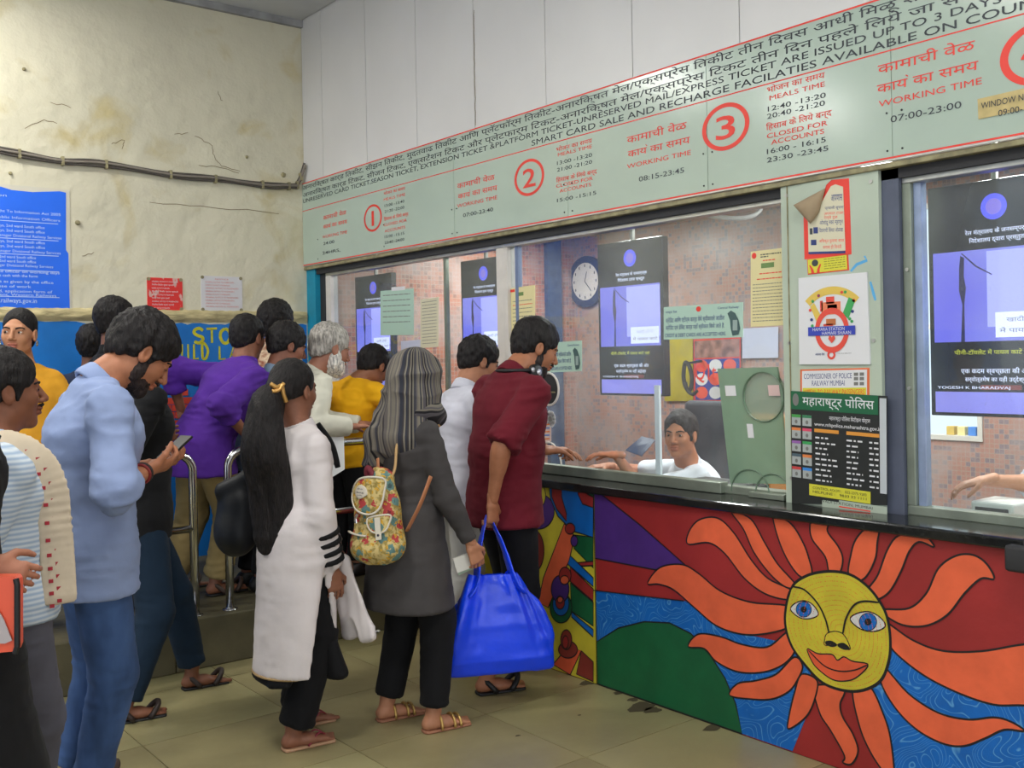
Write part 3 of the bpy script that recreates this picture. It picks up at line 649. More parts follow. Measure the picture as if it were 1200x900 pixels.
def display(x, y1, y0, z0, z1, label, mount=True):
    """y1 = side that reads as left"""
    e = empty('display_screen', (x, (y0+y1)/2, z0), label, 'display screen', 'portrait displays in the ticket office')
    MB().box((x, y0, z0), (x+.045, y1, z1), .004).build('casing', M_scrb, e)
    W_, H_ = y1-y0, z1-z0; f = x-.001
    def Y(u): return y1-u*W_
    def Z(v): return z1-v*H_
    def rect(n, u0, v0, u1, v1, m, d=0): MB().box((f-.001-d, Y(u1), Z(v1)), (f-d, Y(u0), Z(v0))).build(n, m, e)
    def ln(s, u0, u1, v, h, m=M_scrw): lettering(s, (f-.003, Y(u0), Z(v)), (0, -1, 0), (0, 0, 1), (u1-u0)*W_, h*H_, m, e, bold=.01)
    rect('picture', .04, .29, .96, .68, M_scr); rect('pale_panel', .46, .30, .96, .62, M_scrm, .001)
    rect('caption_box', .52, .56, .94, .665, M_scrw, .002)
    mb = MB().extr([(f-.0025, Y(u), Z(v)) for u, v in [(.255, .68), (.27, .52), (.245, .46), (.25, .36), (.26, .31), (.29, .32), (.285, .40), (.30, .45), (.285, .52), (.285, .68)]], (-.0006, 0, 0)); mb.build('figure_silhouette', M_scrd, e, tri=True)
    stroke_mb = MB(); stroke(stroke_mb, [(Y(.27), Z(.30)), (Y(.38), Z(.36)), (Y(.50), Z(.40))], .006, 'x', f-.003); stroke_mb.build('line', M_scrd, e)
    MB().tube([(f-.002, Y(.52), Z(.115)), (f, Y(.52), Z(.115))], .055*H_, 24).build('emblem', M_scrn, e)
    MB().tube([(f-.0028, Y(.52), Z(.115)), (f-.0022, Y(.52), Z(.115))], .034*H_, 20).build('emblem_centre', mat('lit_emblem_centre', (140, 120, 230), .3, emit=.6), e)
    ln('रेल मंत्रालय के जनसम्पर्क', .30, .78, .225, .018); ln('निदेशालय द्वारा प्रस्तुत', .33, .74, .26, .018)
    ln('खादी टोपी', .60, .86, .60, .018, M_scrd); ln('में पायल काटे', .55, .92, .645, .018, M_scrd)
    ln('चीनी-टॉयलेट में पायल काटे यहां', .20, .80, .735, .018, M_scry)
    ln('एक कदम स्वच्छता की ओर', .25, .78, .815, .020); ln('सर्वोत्तमेष का यही उद्देश्य', .28, .74, .85, .018)
    rect('red_strip', .40, .865, .70, .885, M_scrr); ln('YOGESH K BHARADVAJ', .06, .62, .882, .012)
    rect('table_panel', .04, .895, .96, .985, M_scr2, .0005)
    if mount:
        MB().tube([(x+.03, (y0+y1)/2, z1), (x+.03, (y0+y1)/2, 2.75)], .014, 8).build('hanging_rod', M_alu, e)
    return e
def disp_px(p0, p1, z0, z1, x, label):
    return display(x, onx(*p0, x)[1], onx(*p1, x)[1], z0, z1, label)
X3 = 3.75
a = onx(700, 287, X3); b_ = onx(703, 463, X3)
W3, Z0, Z1 = .46, b_[2], a[2]
disp_px((700, 300), (776, 300), Z0, Z1, X3, 'middle portrait display screen with purple picture, whole in view left of the yellow paper')
ya = onx(540, 330, X3)[1]; display(X3, ya, ya-.46, Z0+.02, Z1+.02, 'second portrait display screen from the left, half hidden by the white window post')
ya = onx(416, 340, X3)[1]; display(X3, ya, ya-.5, Z0+.02, Z1+.02, 'leftmost portrait display screen behind the taped green note')
ya = onx(1088, 300, X3)[1]; display(X3, ya, ya-.50, Z0-.05, Z1+.03, 'nearest and largest looking portrait display screen in the right-hand window')
# clock
cx_ = onx(687, 330, BX-.03); e = empty('wall_clock', (BX, cx_[1], cx_[2]), 'round wall clock with white dial and dark blue rim on the mosaic wall', 'clock')
def disk(x, y, z, r, t, m, nm, par): return MB().tube([(x-t, y, z), (x, y, z)], r, 32).build(nm, m, par)
disk(BX-.001, cx_[1], cx_[2], .225, .04, mat('clock_blue', (36, 52, 84), .4), 'rim', e); disk(BX-.041, cx_[1], cx_[2], .165, .004, mat('clock_dial', (222, 214, 208), .5), 'dial', e)
for k in range(12):
    a = k*math.pi/6; MB().box((BX-.047, cx_[1]-.005+.14*math.sin(a), cx_[2]-.012+.14*math.cos(a)), (BX-.0451, cx_[1]+.005+.14*math.sin(a), cx_[2]+.012+.14*math.cos(a))).build('hour_mark', M_ink, e)
for a, r in ((-.3, .09), (-2.4, .12)): mb = MB(); stroke(mb, [(cx_[1], cx_[2]), (cx_[1]+r*math.sin(a), cx_[2]+r*math.cos(a))], .012, 'x', BX-.048); mb.build('hand', M_ink, e)
# small boxes standing on the far bright sill
for k, c_ in enumerate([(206, 176, 90), (230, 215, 150), (70, 130, 210)]):
    o = MB().box((BX+.03, 3.24-k*.07, 1.03), (BX+.09, 3.29-k*.07, 1.085), .003).build('box', mat('sill_box_%s' % 'abc'[k], c_, .6)); tag(o, ['leftmost tan box on the bright far window sill', 'middle cream box on the bright far window sill', 'right blue box on the bright far window sill'][k], 'box', 'boxes on the far sill')

# papers on glass or pillar --------------------------------------------------
def paper(name, label, cat, tl, tr, bl, x, m, thick=.0015, br=None):
    A, B, Cc = onx(*tl, x), onx(*tr, x), onx(*bl, x); D = onx(*br, x) if br else B+Cc-A
    e = empty(name, tuple((A+D)/2), label, cat)
    MB().extr([A, B, D, Cc], (-thick, 0, 0)).build('sheet', m, e)
    e['_A'] = [float(v) for v in A]
    fr_ = (A-np.array((thick+.0006, 0, 0)), B-A, Cc-A); return e, fr_
def pz(fr_, u, v, d=0): A, U, Vv = fr_; return A+U*u+Vv*v-np.array((d, 0, 0))
def ptext(e, fr_, s, u0, u1, v, h, m, bold=.008, d=0):
    A, U, Vv = fr_; Ul = np.linalg.norm(U); Vl = np.linalg.norm(Vv)
    lettering(s, pz(fr_, u0, v, d), U/Ul, -Vv/Vl, (u1-u0)*Ul, h*Vl, m, e, bold=bold)
def prect(e, fr_, n, u0, v0, u1, v1, m, d=0):
    return MB().extr([pz(fr_, u0, v0, d), pz(fr_, u1, v0, d), pz(fr_, u1, v1, d), pz(fr_, u0, v1, d)], (-.0004, 0, 0)).build(n, m, e)
def pdisc(e, fr_, n, u, v, ru, rv, m, d=0, k=20):
    return MB().extr([pz(fr_, u+ru*math.cos(t), v+rv*math.sin(t), d) for t in np.linspace(0, 2*math.pi, k+1)[:-1]], (-.0004, 0, 0)).build(n, m, e)
def pring(e, fr_, n, u, v, r0, r1, asp, m, a0=0, a1=2*math.pi, d=0, k=32):
    mb = MB()
    for t in np.linspace(a0, a1, k+1):
        for r in (r0, r1): mb.v.append(tuple(pz(fr_, u+r*math.cos(t), v+r*asp*math.sin(t), d)))
    for i in range(k): mb.f.append((2*i, 2*i+1, 2*i+3, 2*i+2))
    return mb.build(n, m, e)
def plines(e, fr_, rows, m, h=.012, word=(.03, .09), name='print_lines'):
    """small printed words too fine to read"""
    mb = MB()
    for v, u0, u1 in rows:
        u = u0
        while u < u1:
            w_ = min(random.uniform(*word), u1-u); mb.poly([pz(fr_, u, v), pz(fr_, u+w_, v), pz(fr_, u+w_, v+h), pz(fr_, u, v+h)]); u += w_+.018
    return tag(mb.build(name, m, e), kind='stuff')
GP = GX-.006
M_pgreen = mat('pale_green_paper', (176, 206, 190), .6); M_pyel = mat('pale_yellow_paper', (226, 214, 160), .6); M_pwhite = mat('white_paper', (222, 222, 224), .6); M_pcream = mat('cream_paper', (214, 208, 180), .6)
M_pblue = mat('dark_blue_print', (40, 56, 120), .5); M_pgrey = mat('grey_print', (120, 120, 116), .6)
e, f = paper('handwritten_note', 'pale green handwritten note taped on the leftmost glass', 'note', (446, 341), (485, 338), (446, 393), GP, M_pgreen)
for k in range(6): plines(e, f, [(.1+k*.12, .08, .9)], M_pgrey, .018, (.06, .16))
prect(e, f, 'tape', .35, -.06, .75, .02, M_pwhite, .001)
e, f = paper('notice_sheet', 'narrow cream printed notice on glass right of the green note', 'notice', (493, 351), (514, 348), (493, 408), GP, M_pcream)
for k in range(14): plines(e, f, [(.06+k*.065, .1, .9)], M_pgrey, .014)
e, f = paper('notice_sheet', 'pale blue-white sheet low on the leftmost glass beside the cream notice', 'notice', (470, 400), (493, 398), (470, 425), GP, mat('bluish_paper', (196, 200, 222), .6))
e, f = paper('notice_sheet', 'yellow printed notice with red curled tape right of the white window post', 'notice', (598, 338), (627, 334), (598, 398), GP, M_pyel)
prect(e, f, 'picture', .3, .10, .55, .17, mat('print_green', (110, 140, 80), .6)); prect(e, f, 'red_tape', -.2, .03, .2, .08, M_red, .001)
for k in range(9): plines(e, f, [(.26+k*.075, .12, .9)], M_pgrey if k != 1 else M_red, .014)
e, f = paper('notice_sheet', 'yellow printed notice with red seal on glass above the green hatch plate', 'notice', (880, 295), (922, 290), (880, 383), GP, M_pyel)
pdisc(e, f, 'seal', .10, .06, .065, .04, M_red); prect(e, f, 'picture', .30, .17, .66, .235, mat('print_green', (110, 140, 80), .6)); plines(e, f, [(.13, .35, .7), (.30, .25, .9), (.37, .18, .95)], M_red, .014)
plines(e, f, [(.05, .28, .85), (.08, .28, .5)], M_ink, .014)
for k in range(12): plines(e, f, [(.44+k*.044, .06, .94)], M_pgrey, .01)
for (tl, tr, bl, lab) in (((778, 360), (871, 354), (778, 398), 'pale green card-payment notice in the middle of the glass beside the middle display'), ((628, 403), (682, 399), (628, 437), 'pale green card-payment notice on glass at the head of the man in maroon')):
    e, f = paper('card_notice', lab, 'notice', tl, tr, bl, GP, M_pgreen)
    ptext(e, f, 'मध्य रेल', .03, .18, .20, .07, M_pblue); ptext(e, f, 'Central Railway', .70, .95, .16, .07, M_pblue); pdisc(e, f, 'seal', .46, .12, .03, .08, M_red)
    ptext(e, f, 'क्रेडिट आणि एटीएम कार्ड येथे स्वीकारले जातील', .03, .78, .48, .13, M_pblue, .014); ptext(e, f, 'क्रेडिट एवं डेबिट कार्ड यहाँ स्वीकार किये जाते है.', .03, .78, .70, .12, M_pblue, .014)
    ptext(e, f, 'CREDIT & DEBIT CARDS ARE ACCEPTED HERE.', .02, .80, .93, .11, M_pblue, .014)
    pg = MB().extr([pz(f, u, v, .001) for u, v in [(.82, .30), (.86, .22), (.91, .30), (.95, .50), (.97, .75), (.95, .92), (.88, .95), (.86, .75), (.85, .50)]], (-.0006, 0, 0)).build('printed_phone', mat('print_dark_teal', (70, 96, 96), .5), e, tri=True)
    prect(e, f, 'printed_keys', .885, .50, .94, .80, mat('print_grey_light', (150, 170, 165), .5), .0025)
# ticket hatch plate in green acrylic, speaking hole
M_acr = glass_mat('green_acrylic', .30, (.62, .78, .66))
M_acr2 = mat('green_acrylic_body', (140, 168, 142), .25, alpha=.80, var=.06, vscale=5)
px_ = [(842, 432), (912, 430), (917, 470), (925, 567), (857, 566)]; e = empty('hatch_plate', tuple(onx(885, 566, GP-.02)), 'pale green acrylic hatch plate with round hole leaning on glass by the pillar', 'hatch plate')
A = [onx(*p, GP-.012) for p in px_]
c0 = onx(896, 465, GP-.012)
bm = bmesh.new(); vo = [bm.verts.new(p) for p in A]; hole = [bm.verts.new((GP-.012, c0[1]+.105*math.cos(t), c0[2]+.105*math.sin(t))) for t in np.linspace(0, 2*math.pi, 33)[:-1]]
ed = [bm.edges.new((vo[i], vo[(i+1) % 5])) for i in range(5)]+[bm.edges.new((hole[i], hole[(i+1) % 32])) for i in range(32)]
bmesh.ops.triangle_fill(bm, edges=ed, use_beauty=True)
bmesh.ops.extrude_face_region(bm, geom=bm.faces[:]); [setattr(v, 'co', v.co+Vector((-.008, 0, 0))) for v in list(bm.verts)[-37:]]
me = bpy.data.meshes.new('plate'); bm.to_mesh(me); bm.free(); link('plate', me, M_acr2, e)
def arc(yc, zc, r, a0, a1, m, nm, t=.006):
    MB().tube([(GP-.024, yc+r*math.cos(q), zc+r*1.0*math.sin(q)) for q in np.linspace(a0, a1, 28)], t/2, 6).build(nm, m, e)
M_acre = mat('acrylic_edge', (98, 122, 100), .3)
arc(c0[1], c0[2], .105, 0, 6.2832, M_acre, 'hole_rim'); MB().tube([(GP-.010, c0[1], c0[2]), (GP-.007, c0[1], c0[2])], .112, 32).build('hole_cover', mat('green_acrylic_cover', (150, 172, 152), .25, alpha=.55), e)
c1 = onx(886, 566, GP-.02); arc(c1[1]+.03, .965, .10, .0, math.pi, M_acre, 'cut_edge'); arc(c1[1]-.09, .965, .09, 0.0, math.pi, M_acre, 'cut_edge')
f = (onx(842, 432, GP-.0206), onx(912, 430, GP-.0206)-onx(842, 432, GP-.0206), onx(857, 566, GP-.0206)-onx(842, 432, GP-.0206))
prect(e, f, 'tape', .08, .15, .26, .24, M_pwhite, .001); prect(e, f, 'tape', .80, .15, .98, .24, mat('pink_tape', (214, 184, 180), .5), .001); prect(e, f, 'tape', .38, .48, .48, .60, M_pwhite, .001)
# speaking hole and money hole in window 2
c2 = onx(644, 456, GP); sh = empty('speaking_hole', (GP, c2[1], c2[2]), 'dark oval speaking hole with white rim in the glass by the man in maroon', 'speaking hole')
n = 36; ry_, rz_ = .078, .085
MB().tube([(GP-.004, c2[1]+ry_*math.cos(t), c2[2]+rz_*math.sin(t)) for t in np.linspace(0, 2*math.pi, n+1)], .006, 8, False).build('rim', M_whitepaint, sh)
MB().extr([(GP-.003, c2[1]+ry_*math.cos(t), c2[2]+rz_*math.sin(t)) for t in np.linspace(0, 2*math.pi, n+1)[:-1]], (.002, 0, 0)).build('dark_mesh_cover', M_dark, sh)
MB().box((GP-.0045, c2[1]-.05, c2[2]-.02), (GP-.0035, c2[1]+.05, c2[2]-.012)).build('slot', M_gold, sh)
c3 = onx(644, 545, GP); MB().tube([(GP-.004, c3[1]+.10*math.cos(t), .985+.125*math.sin(t)) for t in np.linspace(0, math.pi, 24)], .005, 8).build('hatch_rim', M_whitepaint, w2)
# floral transfer and little bill sticker below the hole
r0 = onx(645, 491, GP); st = empty('rosette_sticker', tuple(r0), 'white rosette sticker on glass below the dark oval speaking hole', 'sticker')
for k in range(9):
    a = k*2*math.pi/9; MB().tube([(GP-.001, r0[1]+.03*math.cos(a), r0[2]+.03*math.sin(a)), (GP-.002, r0[1]+.03*math.cos(a), r0[2]+.03*math.sin(a))], .017, 10).build('petal', M_pwhite, st)
MB().tube([(GP-.001, r0[1], r0[2]), (GP-.003, r0[1], r0[2])], .016, 10).build('centre', M_pgrey, st)
e, f = paper('bill_sticker', 'small orange and blue striped sticker on glass above the money hatch', 'sticker', (630, 495), (646, 494), (630, 518), GP, mat('sticker_cream', (226, 200, 190), .6))
for k in range(5): prect(e, f, 'stripe', .05, .1+k*.18, .9, .17+k*.18, mat('sticker_blue', (80, 130, 200), .6) if k % 2 else mat('sticker_orange', (226, 130, 70), .6))
e, f = paper('red_sticker', 'tiny red sticker on glass left of the speaking hole', 'sticker', (623, 445), (631, 444), (623, 458), GP, M_red)
# posters on the back wall
def onb(px, py, x=BX-.02): return onx(px, py, x)
e, f = paper('circles_poster', 'red poster with rows of white and red circles on the back wall', 'poster', (813, 398), (868, 395), (813, 482), BX-.02, mat('poster_red', (222, 70, 52), .5))
prect(e, f, 'picture', .02, .02, .98, .26, mat('poster_photo', (150, 110, 100), .5, var=.4, vscale=16)); prect(e, f, 'circle_ground', .04, .28, .98, .84, mat('poster_blue', (58, 70, 150), .5))
for r in range(3):
    for c_ in range(3): pdisc(e, f, 'circle', .18+c_*.30, .37+r*.185, .135, .085, mat('poster_salmon', (232, 92, 72), .5) if (r+c_) % 2 == 0 else M_pwhite, .001)
ptext(e, f, 'Q1t', .04, .50, .56, .22, M_red, .03, .002)
e, f = paper('yellow_poster', 'plain dull yellow poster on the back wall right of the middle display', 'poster', (779, 398), (812, 396), (779, 470), BX-.02, mat('poster_dull_yellow', (172, 156, 30), .6, var=.15, vscale=8))
e, f = paper('blank_sheet', 'white sheet on the back wall beyond the yellow sealed notice', 'notice', (870, 385), (912, 383), (870, 420), BX-.02, MATS['bluish_paper'])
# chain hanging by the yellow poster
ch0 = onx(803, 425, 5.9); chain = empty('hanging_chain', tuple(ch0), 'black hanging chain loop in front of the dull yellow poster', 'chain')
lp = [(803, 425), (808, 430), (811, 445), (808, 458), (803, 452), (801, 440)]
P_ = [onx(*p, 5.9) for p in lp]; MB().tube(spline(P_, 5, True)+[P_[0]], .016, 8).build('loop', M_dark, chain, True)
MB().tube(spline([onx(803, 448, 5.88), onx(806, 458, 5.88), onx(812, 462, 5.88), onx(817, 458, 5.88)], 5), .014, 8).build('tail', M_dark, chain, True)
MB().tube([onx(804, 426, 5.88), np.array((BX+.02, onx(804, 426, 5.9)[1], onx(804, 426, 5.9)[2]+.02))], .010, 6).build('hook', M_dark, chain)
# loose cable under the office ceiling
MB().tube(spline([(3.78, 3.52, 2.34), (3.9, 3.5, 2.3), (4.3, 3.4, 2.28), (4.6, 3.5, 2.42), (4.7, 3.6, 2.745)], 8), .012, 8).build('ceiling_cable', mat('grey_cable', (150, 150, 150), .5)); tag(bpy.data.objects['ceiling_cable'], 'grey cable looping down from the office ceiling behind the middle display', 'cable')
# desk, keyboard, cupboard, chair
MB().box((GX+.10, .2, .90), (3.88, 6.4, .93), .004).build('desktop', mat('desk_brown', (120, 84, 60), .4, var=.1, vscale=6))
dk = bpy.data.objects['desktop']; e = empty('office_desk', (3.95, 3.3, .1), 'long brown office desk behind the ticket windows', 'desk'); dk.parent = e; dk.matrix_parent_inverse = world_of(e).inverted()
for yy in (.3, 2.35, 4.2, 6.3): MB().box((3.80, yy-.03, .10), (3.86, yy+.03, .90)).build('leg', M_dark, e); MB().box((3.64, yy-.03, .10), (3.70, yy+.03, .90)).build('leg', M_dark, e)
e = empty('keyboard', (3.78, 3.0, .93), 'dark keyboard on the desk in front of the clerk', 'keyboard'); MB().box((3.66, 2.92, .931), (3.84, 3.30, .955), .004).build('body', M_dark, e)
for r in range(4):
    for k in range(11): MB().box((3.68+r*.038, 2.94+k*.032, .9555), (3.71+r*.038, 2.966+k*.032, .965)).build('key', mat('key_grey', (90, 88, 86), .5), e)
e = empty('office_cupboard', (5.0, 3.9, .1), 'orange-brown wooden cupboard beyond the clerk in the office', 'cupboard')
MB().box((4.9, 3.72, .10), (5.3, 4.1, 1.18), .006).build('body', mat('cupboard_wood', (186, 126, 66), .5, var=.12, vscale=5, stretch=(1, 1, .15)), e); MB().box((4.885, 3.74, .2), (4.9, 4.08, 1.16), .003).build('door', mat('cupboard_door', (196, 134, 72), .5, var=.1, vscale=5, stretch=(1, 1, .15)), e)
MB().box((4.87, 3.77, .66), (4.885, 3.79, .78)).build('handle', M_alu, e)
e = empty('office_chair', (4.30, 3.62, .1), 'dark high-backed office chair behind the clerk', 'chair')
M_chair = mat('chair_fabric', (62, 62, 70), .8, bump=.002, bscale=60)
MB().box((4.44, 3.58, .62), (4.51, 3.98, 1.30), .03).build('backrest', M_chair, e, True); MB().box((4.02, 3.42, .49), (4.46, 3.86, .56), .03).build('seat', M_chair, e, True)
MB().tube([(4.26, 3.64, .2), (4.26, 3.64, .50)], .03, 12).build('column', M_dark, e)
for k in range(5):
    a = k*2*math.pi/5; MB().tube([(4.26, 3.64, .18), (4.26+.28*math.cos(a), 3.64+.28*math.sin(a), .13)], .02, 8).build('leg', M_dark, e)
# counter machine glimpsed at lower right: ticket printer
a = onx(1165, 575, 3.72); e = empty('ticket_printer', (3.7, a[1], .93), 'small white ticket printer on the desk behind the right-hand window', 'printer')
MB().box((3.66, a[1]-.10, .931), (3.84, a[1]+.06, 1.0), .008).build('body', mat('printer_white', (214, 214, 210), .4), e); MB().box((3.655, a[1]-.08, .965), (3.66, a[1]+.04, .98)).build('slot', M_dark, e)
# ================================================================ POSTERS ON THE PILLAR
PX = WX
M_tan = mat('curled_paper_back', (160, 140, 112), .8)
e, f = paper('passenger_poster', 'torn red-bordered poster with curled top corner at the top of the pillar', 'poster', (941, 214), (995, 209), (943, 304), PX, M_red, br=(998, 298))
MB().extr([pz(f, u, v, .0005) for u, v in [(.10, .42), (.30, .38), (.62, .08), (.72, .06), (.88, .10), (.90, .90), (.10, .92)]], (-.0004, 0, 0)).build('printed_field', M_pcream, e, tri=True)
# bare pillar showing where the corner has peeled, and the curl itself
MB().extr([pz(f, u, v, .0012) for u, v in [(-.02, -.01), (.66, -.01), (.52, .06), (.34, .38), (.0, .42)]], (-.0003, 0, 0)).build('bare_patch', M_signdirt, e, tri=True)
q = [pz(f, -.10, .30, .035), pz(f, .52, .10, .006), pz(f, .36, .40, .003), pz(f, .22, .55, .02)]
mb = MB(); g = []
for i in range(7):
    for j in range(7):
        s, t = i/6, j/6; p = q[0]*(1-s)*(1-t)+q[1]*s*(1-t)+q[2]*s*t+q[3]*(1-s)*t; p = p-np.array((.02*math.sin(math.pi*s)*math.sin(math.pi*t)+.0, 0, 0)); mb.v.append(tuple(p))
for i in range(6):
    for j in range(6): mb.f.append((i*7+j, i*7+j+1, i*7+j+8, i*7+j+7))
o = mb.build('curled_corner', M_tan, e, True); md = o.modifiers.new('s', 'SOLIDIFY'); md.thickness = .001
ptext(e, f, 'आपणास', .62, .86, .27, .09, M_pblue, .03, .001)
ptext(e, f, 'प्रवासी सूचना', .48, .88, .37, .035, M_pblue, .01, .001); ptext(e, f, 'अपघात टाळा', .46, .88, .44, .035, M_red, .01, .001); ptext(e, f, 'रेल्वे रूळ', .46, .75, .49, .035, M_red, .01, .001)
ptext(e, f, 'ओलांडू नका म्हणून', .36, .86, .56, .05, M_pblue, .015, .001); ptext(e, f, 'जिवनाची किंमत ओळखा', .34, .86, .66, .05, M_pblue, .015, .001)
ptext(e, f, 'अधिकृत पुलाचा वापर', .34, .88, .79, .04, M_red, .015, .001); ptext(e, f, 'करावा ही विनंती', .42, .82, .87, .04, M_red, .015, .001)
prect(e, f, 'blue_rule', .10, .905, .90, .935, M_pblue, .001); prect(e, f, 'printed_train', .14, .60, .20, .68, M_ink, .001); prect(e, f, 'printed_train', .22, .59, .32, .67, M_pblue, .001)
prect(e, f, 'printed_bus', .16, .75, .28, .82, M_pblue, .001)
M_sy = mat('sticker_yellow', (214, 208, 60), .5)
e, f = paper('warning_sticker', 'small yellow hand-and-fist warning sticker under the torn poster', 'sticker', (946, 304), (994, 298), (947, 322), PX, M_red)
prect(e, f, 'yellow_field', .02, .03, .97, .93, M_sy, .0005); pdisc(e, f, 'fist', .20, .30, .08, .22, M_ink, .001)
for s in (-1, 1): MB().extr([pz(f, .2+s*u, v, .0012) for u, v in [(.03, .97), (.05, .70), (.12, .40), (.15, .42), (.11, .70), (.10, .97)]], (-.0004, 0, 0)).build('printed_hand', M_red, e, tri=True)
for k in range(5): plines(e, tuple([f[0]-np.array((.001, 0, 0)), f[1], f[2]]), [(.12+k*.15, .42, .93)], mat('print_olive', (120, 120, 40), .6), .04, (.05, .12))
e, f = paper('station_poster', 'white square board with red ring emblem and blue bar on the pillar', 'poster', (937, 326), (1017, 319), (938, 427), PX, M_pwhite, thick=.008, br=(1021, 427))
asp = np.linalg.norm(f[1])/np.linalg.norm(f[2])
M_arch = mat('print_arch_yellow', (222, 190, 84), .5); M_ringr = mat('print_ring_red', (226, 78, 62), .5); M_gn = mat('print_leaf', (60, 160, 84), .5); M_or = mat('print_orange', (236, 130, 90), .5)
pring(e, f, 'arch', .50, .62, .46, .56, asp, M_arch, math.radians(225), math.radians(315), .0004)
MB().extr([pz(f, u, v, .001) for u, v in [(.18, .34), (.24, .30), (.36, .48), (.30, .56)]], (-.0004, 0, 0)).build('yellow_column', M_arch, e)
MB().extr([pz(f, u, v, .001) for u, v in [(.66, .44), (.75, .26), (.84, .30), (.74, .50)]], (-.0004, 0, 0)).build('green_leaf', M_gn, e)
for u0, v0, u1, v1, m_ in ((.35, .30, .63, .44, M_or), (.42, .24, .54, .32, M_ringr), (.33, .28, .37, .40, M_ringr), (.44, .33, .58, .40, M_ringr)): prect(e, f, 'printed_building', u0, v0, u1, v1, m_, .001)
pring(e, f, 'ring', .50, .62, .185, .25, asp*1.15, M_ringr, d=.0016)
for u, v, m_ in ((.31, .22, mat('print_maroon', (150, 60, 90), .5)), (.22, .28, M_gn), (.18, .38, M_ringr), (.20, .49, M_pblue), (.21, .56, M_gn), (.65, .20, M_ringr), (.70, .20, M_gn), (.82, .30, M_ringr), (.80, .42, M_pblue), (.79, .53, M_gn), (.76, .50, M_gn)): pdisc(e, f, 'printed_dot', u, v, .022, .018, m_, .001, 10)
prect(e, f, 'printed_basket', .42, .49, .56, .56, mat('print_tan', (190, 110, 60), .5), .002); prect(e, f, 'printed_train', .38, .545, .52, .57, M_ringr, .002)
MB().extr([pz(f, u, v, .0028) for u, v in [(.15, .575), (.84, .575), (.84, .675), (.15, .675)]], (-.0004, 0, 0)).build('blue_bar', mat('print_blue_bar', (50, 66, 176), .5), e)
ptext(e, f, 'HAMARA STATION', .22, .69, .622, .038, M_pwhite, .02, .0035); ptext(e, f, 'HAMARI SHAAN', .36, .78, .668, .038, M_pwhite, .02, .0035)
MB().extr([pz(f, .50+.05*a_, .72+.045*b__, .002) for a_, b__ in [(0, 1), (-1, -.1), (-.8, -.8), (-.3, -.9), (0, -.4), (.3, -.9), (.8, -.8), (1, -.1)]], (-.0004, 0, 0)).build('heart', M_ringr, e, tri=True)
pring(e, f, 'seal', .49, .895, .03, .06, asp, M_ringr, d=.001); ptext(e, f, 'अपना रेल', .25, .39, .90, .028, M_pblue, .02, .001); ptext(e, f, 'CENTRAL RAILWAY', .58, .78, .885, .012, M_pgrey, .01, .001)
e, f = paper('police_notice', 'orange-framed commissioner of police notice partly covered below', 'notice', (938, 433), (1019, 431), (938, 464), PX, mat('notice_orange', (226, 110, 60), .5), thick=.001)
prect(e, f, 'white_field', .03, .06, .97, 1.0, M_pwhite, .0004); ptext(e, f, 'COMMISSIONER OF POLICE', .06, .76, .36, .20, M_pblue, .012, .001); ptext(e, f, 'RAILWAY MUMBAI', .18, .66, .62, .20, M_pblue, .012, .001)
prect(e, f, 'yellow_strip', .04, .70, .96, .98, M_sy, .001); ptext(e, f, 'APPEAL TO RAILWAY PASSENGERS', .06, .94, .95, .20, M_red, .02, .002)
for u in (.82, .90): 
    for v in (.16, .32, .50): prect(e, f, 'printed_icon', u-.03, v, u+.03, v+.12, M_pgrey, .001)
M_bp = mat('poster_black', (46, 48, 46), .35); M_gp = mat('poster_green', (34, 100, 66), .4)
e, f = paper('state_police_board', 'black and green state police poster with grid of small pictures low on the pillar', 'poster', (928, 458), (1040, 464), (929, 590), PX, M_bp, thick=.006, br=(1040, 592))
prect(e, f, 'green_header', 0, 0, .92, .16, M_gp, .0004); ptext(e, f, 'महाराष्ट्र पोलिस', .13, .88, .115, .075, M_pwhite, .015, .001)
pdisc(e, f, 'emblem', .055, .075, .035, .055, M_pgrey, .001)
ptext(e, f, 'महाराष्ट्र पोलिस सिटीझन पोर्टल', .42, .84, .23, .032, M_pwhite, .012, .001); ptext(e, f, 'www.mhpolice.maharashtra.gov.in', .26, .95, .29, .032, M_pwhite, .015, .001)
prect(e, f, 'orange_strip', .26, .315, .52, .345, mat('poster_orange', (222, 150, 60), .5), .001); prect(e, f, 'orange_strip', .60, .315, .93, .345, MATS['poster_orange'], .001)
ic = [(74, 160, 80), (60, 130, 90), (224, 130, 70), (220, 80, 110), (150, 100, 170), (60, 160, 90), (80, 100, 110), (224, 130, 70), (200, 70, 70), (60, 140, 220)]
for r in range(5):
    for k in range(2):
        u = .01+k*.12; v = .205+r*.115; prect(e, f, 'picture_tile', u, v, u+.10, v+.095, mat('tile_pale', (168, 174, 172), .5), .001)
        prect(e, f, 'tile_header', u, v, u+.10, v+.025, mat('tile_%d' % (r*2+k), ic[r*2+k], .5), .0016); pdisc(e, f, 'tile_figure', u+.05, v+.062, .016, .018, M_pgrey, .0016, 8)
fl_ = (f[0]-np.array((.001, 0, 0)), f[1], f[2])
for k in range(9): plines(e, fl_, [(.385+k*.046, .27, .27+random.uniform(.12, .24)), (.385+k*.046, .60, .60+random.uniform(.1, .18)), (.385+k*.046, .83, .92)], M_pwhite, .014, (.02, .06))
prect(e, f, 'yellow_strip', .20, .80, .84, .90, M_sy, .0012); ptext(e, f, 'CONTROL ROOM :   022-2375 9283', .24, .80, .84, .022, M_bp, .01, .002); ptext(e, f, 'HELPLINE :   9833 33 1111', .24, .80, .875, .022, M_bp, .01, .002)
